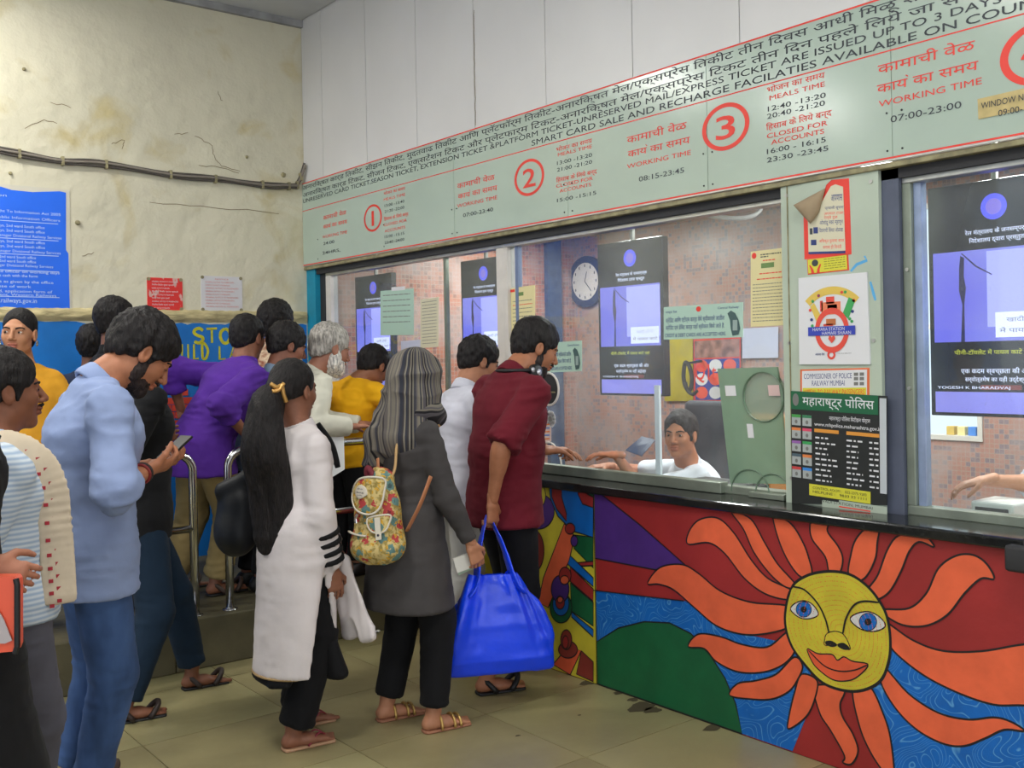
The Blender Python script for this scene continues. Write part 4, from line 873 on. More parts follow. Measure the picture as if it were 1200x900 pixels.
prect(e, f, 'torn_pale_area', .52, .905, 1.0, 1.0, M_signdirt, .0016); prect(e, f, 'torn_pale_area', .34, .925, .52, 1.0, M_signdirt, .0016); ptext(e, f, 'WADI STATION, MUMBAI', .32, .86, .945, .025, M_bp, .015, .0022); prect(e, f, 'red_rule', .52, .955, .84, .965, M_red, .0022)
prect(e, f, 'torn_pale_area', .935, .02, 1.0, .80, mat('torn_paper', (190, 196, 200), .7), .0016)
# scribbles of teal and pink chalk and dark splashes on the pillar
mb = MB()
for pts in ([(997, 318), (1004, 310), (1016, 305), (1013, 300)], [(1020, 330), (1024, 345), (1026, 352)]): stroke(mb, [onx(*p, PX)[1:] for p in pts], .012, 'x', PX-.0006)
mb.build('blue_chalk', mat('blue_chalk', (90, 170, 220), .7), pl)
# ================================================================ SIGNS ON THE LEFT WALL
def lpaper(name, label, cat, x0, x1, z0, z1, m, th=.004):
    e = empty(name, ((x0+x1)/2, LY, z0), label, cat); MB().box((x0, LY-th, z0), (x1, LY, z1)).build('sheet', m, e); return e
def ltext(e, s, x0, x1, z, h, m, bold=.01, c=LY-.0062): lettering(s, (x0, c, z), (1, 0, 0), (0, 0, 1), x1-x0, h, m, e, bold=bold)
a = ony(77, 225, LY); b_ = ony(79, 362, LY); bx1 = a[0]; bz1 = a[2]-.005; bz0 = b_[2]; bx0 = bx1-1.15
M_bs = mat('sign_blue', (22, 104, 236), .45, var=.05, vscale=4); M_wt = mat('white_print', (190, 210, 245), .5)
e = empty('information_board', ((bx0+bx1)/2, LY-.004, bz0), 'large blue board of white text on the cream wall at far left', 'sign')
pts = [(bx0, bz0), (bx1+.01, bz0), (bx1+.008, bz0+.35), (bx1-.006, bz0+.37), (bx1, bz1)]
x = bx1
while x > bx0: x -= random.uniform(.03, .07); pts.append((max(x, bx0), bz1+random.uniform(-.014, .008)))
MB().extr([(p[0], LY-.0055, p[1]) for p in pts], (0, .005, 0)).build('board', M_bs, e, tri=True)
mb = MB(); mb.box((bx0-.015, LY-.004, bz0-.015), (bx1+.022, LY-.0005, bz1+.02)); mb.build('pale_backing', mat('pale_backing', (205, 200, 184), .8), e)
H_ = bz1-bz0
rows_ = [(.09, 'Information', .35), (.25, 'Authority: - Right To Information Act 2005', .86), (.325, 'Details of Public Information Officers', .85), (.43, 'Name: Railways, 2nd ward branch office', .62), (.475, 'Name: Railways, 2nd ward South office', .62), (.52, 'Western Manager, Western Divisional Railway Services', .88), (.595, 'Name: Railways, 2nd ward branch office', .62), (.64, 'Name: Railways, 2nd ward branch office', .62), (.685, 'Assistant Divisional Manager, Western Services', .86),
         (.745, 'Second ward Branch Office', .48), (.79, 'Second ward Branch Office', .48), (.835, 'Western Divisional Railway Services', .75), (.905-.04, '', 0)]
zz = [.075, .205, .255, .325, .365, .405, .455, .495, .535, .585, .62, .655, .705, .74, .79, .83, .87, .90, .955]
OFF = 'First Appellate Authority and Public Information Officer, Name: Railways, 2nd ward South office'
DIV = 'First Appellate Authority and Public Information Officer, Station Manager Divisional Railway Services'
tx = ['Information'] + ['Western Railways, Churchgate Mumbai, Authority : - Right To Information Act 2005', 'Mumbai Division of Western Railways, Details of Public Information Officers', OFF, OFF, DIV, OFF, OFF, DIV, OFF, OFF, DIV,
      'Applicants may contact the office of the above named officer on working days', 'and the fee is paid in cash with the form', 'Application must bring identity proof and the terms as given by the office', 'before the close of work', 'a sum of Rs 10 in cash or by order should be paid, application form of', 'in connection with the Public Working Department, Western Railways', 'website: www.railways.gov.in']
ends = [.06, .87, .86, .62, .62, .88, .62, .62, .86, .48, .48, .74, .84, .50, .74, .40, .72, .78, .48]
for z_, s, w_ in zip(zz, tx, ends): ltext(e, s, bx0+(.06 if len(s) > 50 else .55), 1.43+.38*w_, bz1-z_*H_, .017 if s[0:3] != 'web' else .028, M_wt, .012)
for z_ in (.275, .42, .55, .685, .905): MB().box((bx0+.05, LY-.0066, bz1-z_*H_-.002), (bx1-.05, LY-.0056, bz1-z_*H_+.002)).build('white_rule', M_wt, e)
def corner_tacks(e, x0, x1, z0, z1):
    for x, z in ((x0, z0), (x1, z0), (x0, z1), (x1, z1)): MB().tube([(x, LY-.008, z), (x, LY-.001, z)], .012, 8).build('fixing', M_gold, e)
a = ony(172, 325, LY); b_ = ony(214, 364, LY)
e = lpaper('wall_plate', 'small peeling red notice plate on the cream wall above the dado', 'notice', a[0], b_[0], b_[2], a[2], mat('peeling_red', (224, 48, 44), .6, col2=(214, 170, 160), vscale=22, vthr=(.60, .64), stretch=(1, 1, .5)))
for k in range(9):
    ltext(e, 'नियमित तिकीट सूचना प्रवासी' if k % 2 else 'GENERAL NOTICE TO PASSENGERS', a[0]+.03, b_[0]-.03-.03*(k % 3), a[2]-.03-k*.022, .009, M_pwhite, .01)
corner_tacks(e, a[0]+.01, b_[0]-.01, b_[2]+.01, a[2]-.01)
a = ony(235, 323, LY); b_ = ony(284, 365, LY)
e = lpaper('wall_plate', 'small white notice plate with red print on the cream wall', 'notice', a[0], b_[0], b_[2], a[2], mat('plate_white', (214, 212, 214), .6))
for k in range(10): ltext(e, 'GENERAL NOTICE TO PASSENGERS' if k else 'NOTICE', a[0]+(.03 if k else .10), b_[0]-(.03+.03*(k % 3) if k else .10), a[2]-.025-k*.021, .009, mat('faded_red_print', (214, 120, 110), .6), .004)
corner_tacks(e, a[0]+.01, b_[0]-.01, b_[2]+.01, a[2]-.01)
# cable along the left wall, turning into the counter wall
cb = [ony(x, y, LY-.02) for x, y in [(-60, 165), (0, 178), (60, 190), (115, 194), (200, 207), (260, 213), (320, 220), (345, 220), (350, 216)]]
cb.append(np.array((WX-.02, LY-.06, onx(360, 196, WX)[2])))
e = empty('wall_cable', tuple(cb[2]), 'dark bundled cable clipped along the cream wall into the corner', 'cable')
mb = MB(); S = spline(cb, 8)
for k, (dy, dz) in enumerate(((0, 0), (-.008, .016), (.004, .028))):
    MB().tube([p+np.array((0, dy, dz+.004*math.sin(i*.5+k))) for i, p in enumerate(S)], .009, 6).build('strand', [mat('cable_dark', (84, 78, 72), .8), mat('cable_grey', (130, 122, 112), .8), MATS['cable_dark']][k] if k else mat('cable_dark', (84, 78, 72), .8), e, True)
for i in range(4, len(S), 7): MB().box(S[i]+np.array((-.008, -.016, -.014)), S[i]+np.array((.008, .02, .042))).build('clip', M_gold, e)
for px, py, r in ((28, 81, .012), (91, 261, .018), (332, 205, .02), (289, 184, .012), (12, 203, .012)):
    p = ony(px, py, LY); mb = MB().tube([(p[0], LY-.02, p[2]), (p[0], LY+.001, p[2])], [r*.6, r], 8); mb.build('nail_stub', M_gold, wl)
# ================================================================ QUEUE RAILS
def rail(name, label, x0, x1, y, posts, left_open=False, right_open=False):
    e = empty(name, ((x0+x1)/2, y, PZ), label, 'railing', 'steel queue rails along the platform edge'); zt = 1.10; R_ = .022; c_ = .09
    pts = []
    if not left_open: pts += [(x0, y, PZ), (x0, y, zt-c_)]+[(x0+c_*(1-math.cos(t)), y, zt-c_+c_*math.sin(t)) for t in np.linspace(.2, math.pi/2, 6)]
    else: pts += [(x0, y, zt)]
    if not right_open: pts += [(x1-c_*(1-math.sin(t)), y, zt-c_+c_*math.cos(t)) for t in np.linspace(0, math.pi/2-.2, 6)]+[(x1, y, zt-c_), (x1, y, PZ)]
    else: pts += [(x1, y, zt)]
    MB().tube(pts, R_, 14).build('hoop', M_chrome, e, True)
    MB().tube([(x0, y, .71), (x1, y, .71)], .019, 12).build('cross_bar', M_chrome, e, True)
    for x in posts: MB().tube([(x, y, PZ), (x, y, zt)], .02, 12).build('post', M_chrome, e, True)
    for x in ([x0] if not left_open else [])+([x1] if not right_open else [])+posts: MB().tube([(x, y, PZ), (x, y, PZ+.006), (x, y, PZ+.007), (x, y, PZ+.012)], [.04, .04, .028, .026], 16).build('foot_ring', M_chrome, e, True)
YR = STEP+.07
xa = ony(226, 560, YR)[0]; xb = ony(267, 560, YR)[0]
rail('queue_rail', 'polished steel queue rail hoop left of the gap, beside the man in purple', xa-1.25, xa, YR, [])
rail('queue_rail', 'polished steel queue rail right of the gap, running to the counter', xb, 3.10, YR, [2.45])

# dark pouch hanging at the far right of the granite edge, dirt along the counter foot
q = onx(1192, 650, SLX-.03); e = empty('black_pouch', tuple(q), 'small black pouch hanging from the granite edge at far right', 'pouch')
MB().box((SLX-.05, q[1]-.12, q[2]-.055), (SLX-.005, q[1]+.035, q[2]+.03), .012).build('body', M_dark, e, True); MB().tube([(SLX-.02, q[1]-.02, q[2]+.02), (SLX-.02, q[1]-.02, .953), (SLX+.05, q[1]-.02, .956)], .006, 6).build('loop', M_dark, e)
mb = MB()
for px, py, r in ((752, 828, .05), (765, 832, .03), (742, 820, .02), (725, 812, .02), (679, 838, .006), (835, 853, .03), (690, 800, .03), (560, 770, .006), (607, 862, .008)):
    q = onz(px, py, .001); mb.poly([(q[0]+r*1.5*math.cos(t)*(1+.3*math.sin(3*t+px)), q[1]+r*math.sin(t)*(1+.2*math.cos(2*t+py)), .0012) for t in np.linspace(0, 6.283, 12)[:-1]])
tag(mb.build('floor_dirt', mat('floor_dirt_brown', (74, 66, 44), .9), fl), kind='stuff')
# ================================================================ SMOOTH SURFACES (numpy distance fields -> mesh)
def A3(p): return np.array(p, np.float32)
def unit(v): v = np.array(v, float); return v/max(np.linalg.norm(v), 1e-9)
class Fld:
    def __init__(s): s.p = []
    def put(s, f, lo, hi, k=.02, op='u'): s.p.append((f, np.array(lo, float), np.array(hi, float), k, op)); return s
    def cap(s, a, b, ra, rb, k=.02, op='u', clip=None):
        a, b = np.array(a, float), np.array(b, float); ab = b-a; L2 = float(ab@ab)+1e-12; m = max(ra, rb)
        def f(X, Y, Z):
            t = np.clip(((X-a[0])*ab[0]+(Y-a[1])*ab[1]+(Z-a[2])*ab[2])/L2, 0, 1)
            d = np.sqrt((X-a[0]-t*ab[0])**2+(Y-a[1]-t*ab[1])**2+(Z-a[2]-t*ab[2])**2)-(ra+(rb-ra)*t)
            for (q, n) in clip or []: d = np.maximum(d, (X-q[0])*n[0]+(Y-q[1])*n[1]+(Z-q[2])*n[2])
            return d
        return s.put(f, np.minimum(a, b)-m, np.maximum(a, b)+m, k, op)
    def ell(s, c, r, R=None, k=.02, op='u', clip=None):
        c = np.array(c, float); r = np.array(r, float); R = np.eye(3) if R is None else np.array(R, float)
        ext = np.sqrt(((R*r)**2).sum(1))
        def f(X, Y, Z):
            x, y, z = X-c[0], Y-c[1], Z-c[2]
            q = [x*R[0, i]+y*R[1, i]+z*R[2, i] for i in range(3)]
            k0 = np.sqrt(sum((q[i]/r[i])**2 for i in range(3))); k1 = np.sqrt(sum((q[i]/r[i]**2)**2 for i in range(3)))+1e-9
            d = k0*(k0-1)/k1
            for (p, n) in clip or []: d = np.maximum(d, (X-p[0])*n[0]+(Y-p[1])*n[1]+(Z-p[2])*n[2])
            return d
        return s.put(f, c-ext, c+ext, k, op)
    def ecap(s, a, b, wa, wb, side, k=.03, op='u', clip=None):
        """tapered tube with an elliptic section: wa=(half width along side, half depth)"""
        a, b = np.array(a, float), np.array(b, float); ab = b-a; Ln = np.linalg.norm(ab)+1e-9; ax = ab/Ln
        sd = np.array(side, float); sd = unit(sd-ax*(sd@ax)); dp = np.cross(ax, sd); m = max(*wa, *wb)
        def f(X, Y, Z):
            x, y, z = X-a[0], Y-a[1], Z-a[2]
            h = x*ax[0]+y*ax[1]+z*ax[2]; t = np.clip(h/Ln, 0, 1); qa = h-t*Ln
            qs = x*sd[0]+y*sd[1]+z*sd[2]; qd = x*dp[0]+y*dp[1]+z*dp[2]
            w_ = wa[0]+(wb[0]-wa[0])*t; e_ = wa[1]+(wb[1]-wa[1])*t; mm = np.minimum(w_, e_)
            k0 = np.sqrt((qs/w_)**2+(qd/e_)**2+(qa/mm)**2); k1 = np.sqrt((qs/w_**2)**2+(qd/e_**2)**2+(qa/mm**2)**2)+1e-9
            d = np.where(k0 < .05, -mm, k0*(k0-1)/k1)
            for (p, n) in clip or []: d = np.maximum(d, (X-p[0])*n[0]+(Y-p[1])*n[1]+(Z-p[2])*n[2])
            return d
        return s.put(f, np.minimum(a, b)-m, np.maximum(a, b)+m, k, op)
    def plane(s, q, n):    # keep the side away from n
        q, n = np.array(q, float), unit(n)
        s.p.append((lambda X, Y, Z: (X-q[0])*n[0]+(Y-q[1])*n[1]+(Z-q[2])*n[2], None, None, 0, 'i')); return s
    def mesh(s, res=.008):
        us = [p for p in s.p if p[4] == 'u']
        lo = np.min([p[1] for p in us], 0)-3*res; hi = np.max([p[2] for p in us], 0)+3*res
        n = np.ceil((hi-lo)/res).astype(int)+1
        ax = [(lo[i]+np.arange(n[i])*res).astype(np.float32) for i in range(3)]
        F = np.full(tuple(n), .2, np.float32)
        for f, l, h, k, op in s.p:
            if l is None: i0, i1 = np.zeros(3, int), n
            else:
                pad = k*1.3+2.5*res
                i0 = np.clip(np.floor((l-pad-lo)/res).astype(int), 0, n); i1 = np.clip(np.ceil((h+pad-lo)/res).astype(int)+1, 0, n)
                if (i1 <= i0).any(): continue
            sl = tuple(slice(a, b) for a, b in zip(i0, i1))
            d = f(ax[0][sl[0]][:, None, None], ax[1][sl[1]][None, :, None], ax[2][sl[2]][None, None, :]).astype(np.float32)
            G = F[sl]
            if op == 'i': F[sl] = np.maximum(G, d); continue
            if op == 's': d = -d; hh = np.clip(k-np.abs(G-d), 0, None)/max(k, 1e-6); F[sl] = np.maximum(G, d)+hh*hh*k*.25
            else: hh = np.clip(k-np.abs(G-d), 0, None)/max(k, 1e-6); F[sl] = np.minimum(G, d)-hh*hh*k*.25
        return nets(F, lo, res)
def nets(F, lo, res):
    S = F < 0
    c = np.zeros(tuple(np.array(S.shape)-1), np.int8); nx, ny, nz = c.shape
    for i in (0, 1):
        for j in (0, 1):
            for k in (0, 1): c += S[i:nx+i, j:ny+j, k:nz+k]
    I, J, K = np.nonzero((c > 0) & (c < 8)); N = len(I)
    idx = np.full(c.shape, -1, np.int32); idx[I, J, K] = np.arange(N)
    acc = np.zeros((N, 3), np.float32); cnt = np.zeros(N, np.float32)
    cor = [(i, j, k) for i in (0, 1) for j in (0, 1) for k in (0, 1)]; V = {q: F[I+q[0], J+q[1], K+q[2]] for q in cor}
    for q in cor:
        for a in range(3):
            if q[a]: continue
            r = list(q); r[a] = 1; v0, v1 = V[q], V[tuple(r)]; m = (v0 < 0) != (v1 < 0)
            t = np.where(m, v0/np.where(m, v0-v1, 1), 0)
            for b in range(3): acc[:, b] += np.where(m, q[b]+(t if b == a else 0), 0)
            cnt += m
    P = np.stack([I, J, K], 1)+acc/cnt[:, None]; P = lo+P*res
    quads = []
    for a in range(3):
        b, d = (a+1) % 3, (a+2) % 3
        sl0 = [slice(None)]*3; sl1 = [slice(None)]*3; sl0[a] = slice(0, -1); sl1[a] = slice(1, None)
        S0, S1 = S[tuple(sl0)], S[tuple(sl1)]; E = np.nonzero(S0 != S1); fl = S0[E]
        E = np.stack(E, 1); ok = (E[:, b] > 0) & (E[:, d] > 0) & (E[:, b] < c.shape[b]) & (E[:, d] < c.shape[d]); E = E[ok]; fl = fl[ok]
        def cell(ob, od): e = E.copy(); e[:, b] -= ob; e[:, d] -= od; return idx[e[:, 0], e[:, 1], e[:, 2]]
        q = np.stack([cell(1, 1), cell(0, 1), cell(0, 0), cell(1, 0)], 1)
        q[~fl] = q[~fl][:, ::-1]; quads.append(q)
    Q = np.concatenate(quads); Q = Q[(Q >= 0).all(1)]
    return P.astype(np.float64), Q
_rt = np.random.RandomState(3).rand(64, 64, 64).astype(np.float32)
def vnoise(P, s=(1, 1, 1)):
    q = P*np.array(s)+100.; i = np.floor(q).astype(int); f = q-i; f = f*f*(3-2*f); i &= 63; j = (i+1) & 63; r = 0
    for a, wx in ((i[:, 0], 1-f[:, 0]), (j[:, 0], f[:, 0])):
        for b, wy in ((i[:, 1], 1-f[:, 1]), (j[:, 1], f[:, 1])):
            for c, wz in ((i[:, 2], 1-f[:, 2]), (j[:, 2], f[:, 2])): r = r+_rt[a, b, c]*wx*wy*wz
    return r*2-1
def vnormals(P, Q):
    n = np.cross(P[Q[:, 2]]-P[Q[:, 0]], P[Q[:, 3]]-P[Q[:, 1]]); N = np.zeros_like(P)
    for k in range(4):
        for a in range(3): N[:, a] += np.bincount(Q[:, k], n[:, a], len(P))
    return N/np.maximum(np.linalg.norm(N, axis=1), 1e-9)[:, None]
def relax(P, Q, it=1, lam=.5):
    for _ in range(it):
        A = np.zeros_like(P); c = np.zeros(len(P))
        for k in range(4):
            i, j = Q[:, k], Q[:, (k+1) % 4]
            for a in range(3): A[:, a] += np.bincount(i, P[j, a], len(P))+np.bincount(j, P[i, a], len(P))
            c += np.bincount(i, minlength=len(P))+np.bincount(j, minlength=len(P))
        P = P*(1-lam)+lam*A/np.maximum(c, 1)[:, None]
    return P
def np_mesh(name, P, Q):
    me = bpy.data.meshes.new(name); me.vertices.add(len(P)); me.vertices.foreach_set('co', P.astype(np.float32).ravel())
    me.loops.add(Q.size); me.loops.foreach_set('vertex_index', Q.astype(np.int32).ravel())
    me.polygons.add(len(Q)); me.polygons.foreach_set('loop_start', np.arange(0, Q.size, 4, dtype=np.int32))
    me.update(calc_edges=True); me.polygons.foreach_set('use_smooth', np.ones(len(Q), bool)); return me
def surf(name, F, m, parent, res=.008, wr=0, ws=(7, 7, 4), wr2=0, ws2=(30, 30, 14), smooth=1, col=None, disp=None):
    parts = [f.mesh(r) for f, r in F] if isinstance(F, list) else [F.mesh(res)]
    n = 0; Ps, Qs = [], []
    for P, Q in parts: Ps.append(relax(P, Q, smooth)); Qs.append(Q+n); n += len(P)
    P, Q = np.concatenate(Ps), np.concatenate(Qs)
    if wr or wr2 or disp is not None:
        N = vnormals(P, Q); h = 0
        if wr:
            a = vnoise(P, ws); h = h+wr*(1-2.2*np.abs(a))
        if wr2: h = h+wr2*vnoise(P, ws2)
        if disp is not None: h = h+disp(P)
        P = P+N*np.asarray(h)[:, None]
    me = np_mesh(name, P, Q)
    if col is not None:
        ca = me.color_attributes.new('col', 'FLOAT_COLOR', 'POINT'); c = np.ones((len(P), 4), np.float32); c[:, :3] = col(P); ca.data.foreach_set('color', c.ravel())
    return link(name, me, m, parent)
# ================================================================ PEOPLE
def ik(a, c, l1, l2, pole):
    a, c, pole = np.array(a, float), np.array(c, float), np.array(pole, float)
    d = c-a; L_ = np.linalg.norm(d); ax = d/max(L_, 1e-6)
    if L_ > (l1+l2)*.995: c = a+ax*(l1+l2)*.995; L_ = (l1+l2)*.995
    x = (l1*l1-l2*l2+L_*L_)/(2*L_); h = math.sqrt(max(l1*l1-x*x, 0)); p = pole-ax*(pole@ax); p = unit(p)
    return a+ax*x+p*h, c
SKIN = {}
def skin_mat():
    m = mat('skin', (150, 100, 75), .52, spec=.4, attr='col', var=.06, vscale=40)
    return m
def frame(fwd, pitch=0, roll=0):
    """head frame: columns right, forward, up; pitch>0 looks down"""
    f = unit((fwd[0], fwd[1], 0)); r = np.array((f[1], -f[0], 0)); u = np.array((0, 0, 1.))
    cp, sp_ = math.cos(pitch), math.sin(pitch); f2 = f*cp-u*sp_; u2 = u*cp+f*sp_
    cr, sr = math.cos(roll), math.sin(roll); r2 = r*cr-u2*sr; u3 = u2*cr+r*sr
    return np.stack([r2, f2, u3], 1)
def hand(F, wrist, d, palm_n, thumb_side, s=1., curl=.5, spread=.12, curls=None):
    """palm and five separate fingers; d along the fingers, palm_n out of the palm"""
    d = unit(d); n = unit(np.array(palm_n, float)-d*(np.dot(palm_n, d))); t = unit(np.cross(d, n)); t = t if np.dot(t, thumb_side) > 0 else -t
    w = np.array(wrist, float); p0 = w+d*.02*s; p1 = w+d*.082*s
    F.ecap(w-d*.03*s, w+d*.02*s, (.026*s, .020*s), (.030*s, .017*s), t, k=.01)
    F.ecap(p0, p1, (.032*s, .016*s), (.039*s, .013*s), t, k=.012)
    for i, (o, ln) in enumerate(((.030, .072), (.0105, .080), (-.010, .074), (-.029, .058))):
        c_ = (curls[i] if curls else curl)*(1+.08*i); b = w+d*.080*s+t*o*s; dir_ = unit(d+t*o*spread*8)
        r = (.0088, .0086, .0082, .0074)[i]*s; a = b
        for j, f_ in enumerate((.44, .32, .24)):
            ang = c_*(j+.55)*1.05; dd = dir_*math.cos(ang)+n*math.sin(ang); q = a+dd*ln*f_*s
            F.cap(a, q, r*(1-.08*j), r*(1-.08*(j+1)), k=.003); a = q
    b = w+d*.028*s+t*.026*s; dd = unit(d*.62+t*.72+n*.30); q = b+dd*.036*s; F.cap(b, q, .0135*s, .0105*s, k=.010)
    dd = unit(d*.9+t*.28+n*(.25+curl*.5)); q2 = q+dd*.030*s; F.cap(q, q2, .0100*s, .0090*s, k=.004)
    dd = unit(d*.9+n*(.3+curl*.7)); F.cap(q2, q2+dd*.024*s, .0092*s, .0075*s, k=.003)
    return w+d*.075*s+n*.03*s
def head_field(F, c, R, s=1., female=False, mouth_open=0, thin=0):
    def P(x, y, z): return c+R@np.array((x, y, z))*s
    g = .96 if female else 1.
    E = lambda p, r, k=.02, op='u': F.ell(P(*p), [v*s for v in r], R, k*s, op)
    E((0, -.018, .036), (.074*g, .094*g, .082)); E((0, .020, -.020), (.061*g, .070, .084), .03)
    E((0, .032, -.070), (.043*g, .050, .040), .025); E((0, .070, -.096), (.022, .018, .018), .022)
    for sx in (-1, 1):
        E((sx*.037, .058, -.022), (.020, .024, .024), .024)      # cheek
        E((sx*(.040 if female else .046), .012, -.062), (.015, .026, .022), .02)     # jaw corner
    F.cap(P(-.034, .074, .026), P(.034, .074, .026), .012*s, .012*s, .016*s)
    F.cap(P(0, .088, .014), P(0, .112, -.024), .0085*s, .0115*s, .010*s)
    for sx in (-1, 1):
        E((sx*.0115, .098, -.031), (.0085, .011, .0075), .006)
        F.ell(P(sx*.031, .098, .004), [.019*s, .016*s, .0115*s], R, .012*s, 's')
    F.ell(P(0, .094, -.053), [.025*s, .0105*s, .0062*s], R, .005*s); F.ell(P(0, .091, -.0665), [.021*s, .0105*s, .0078*s], R, .006*s)
    F.cap(P(-.023, .101, -.0595), P(.023, .101, -.0595), .0022*s, .0022*s, .002*s, 's')
    F.cap(P(0, .1, -.038), P(0, .1, -.046), .003*s, .003*s, .003*s, 's')
    for sx in (-1, 1):                                       # ear: shell with a hollow
        Re = R@np.array(((1, 0, 0), (0, math.cos(.2), -math.sin(.2)), (0, math.sin(.2), math.cos(.2))))
        F.ell(P(sx*.077*g, -.008, -.006), [.010*s, .019*s, .032*s], Re, .006*s); F.ell(P(sx*.087*g, -.003, -.002), [.007*s, .010*s, .018*s], Re, .005*s, 's')
        for zz, o in ((.0095, .0024), (-.0030, .0020)):          # eyelids
            pts = [P(sx*.031+q*.0155, .0855-abs(q)*.007, .004+(zz-.0005)*(1-q*q*.85)) for q in (-1, -.5, 0, .5, 1)]
            for a, b in zip(pts, pts[1:]): F.cap(a, b, o*s, o*s, .004*s)
    return P
def headparts(root, P, R, s, sk, c, look=(0, 0), brow=True, browc=(30, 24, 22), hide_eyes=False):
    mw, mi = mat('eye_white', (224, 218, 210), .25), mat('iris_dark', (34, 22, 18), .2)
    for sx in (-1, 1):
        ec = P(sx*.031, .0712, .0035)
        F = Fld().ell(ec, [.0125*s]*3, k=.0); e = surf('eye', F, mw, root, .0026*s+.0004, smooth=0)
        q = R@unit((look[0], 1, look[1])); Fi = Fld().cap(ec+q*.0085*s, ec+q*.0128*s, .0058*s, .0052*s, k=0); surf('iris', Fi, mi, e, .0022, smooth=0)
        if brow:
            mb = MB(); pts = [P(sx*x, y, z) for x, y, z in ((.012, .0905, .021), (.026, .0905, .0265), (.040, .082, .0265), (.050, .070, .021))]
            mb.tube(spline([tuple(p) for p in pts], 4), [.0018*s]+[.0032*s]*11+[.0014*s], 8, True); mb.build('eyebrow', mat('brow_hair_%d' % browc[0], browc, .9), root, True)
def hair_mat(name, c, c2=None):
    if name in MATS: return MATS[name]
    m = mat(name, c, .62, spec=.3, var=.5, vscale=90, stretch=(1, 1, .22), bump=.006, bscale=160); return m
class Person: pass
def folds(a, p, legs=False):
    js = [p.knL, p.knR, p.anL, p.anR, p.hipL, p.hipR] if legs else [p.elL, p.elR, p.shL, p.shR, p.waist, p.waist-p.f*.08, p.pel]
    def f(V):
        n1 = vnoise(V, (5, 5, 7)); w = vnoise(V+3.3, (4, 4, 4))*.35
        Vw = V+np.stack([w, w*.6, w*.4], 1)*.25
        near = sum(np.exp(-((V-j)**2).sum(1)/.012) for j in js); near = np.clip(.35+near, 0, 1.3)
        r1 = 1-np.abs(vnoise(Vw, (9, 9, 26)))*2.4; r2 = 1-np.abs(vnoise(Vw[:, [1, 0, 2]]+7, (22, 22, 34)))*2.4
        return a*(.45*n1+near*(.50*np.clip(r1, -.6, 1)+.22*np.clip(r2, -.6, 1)))
    return f
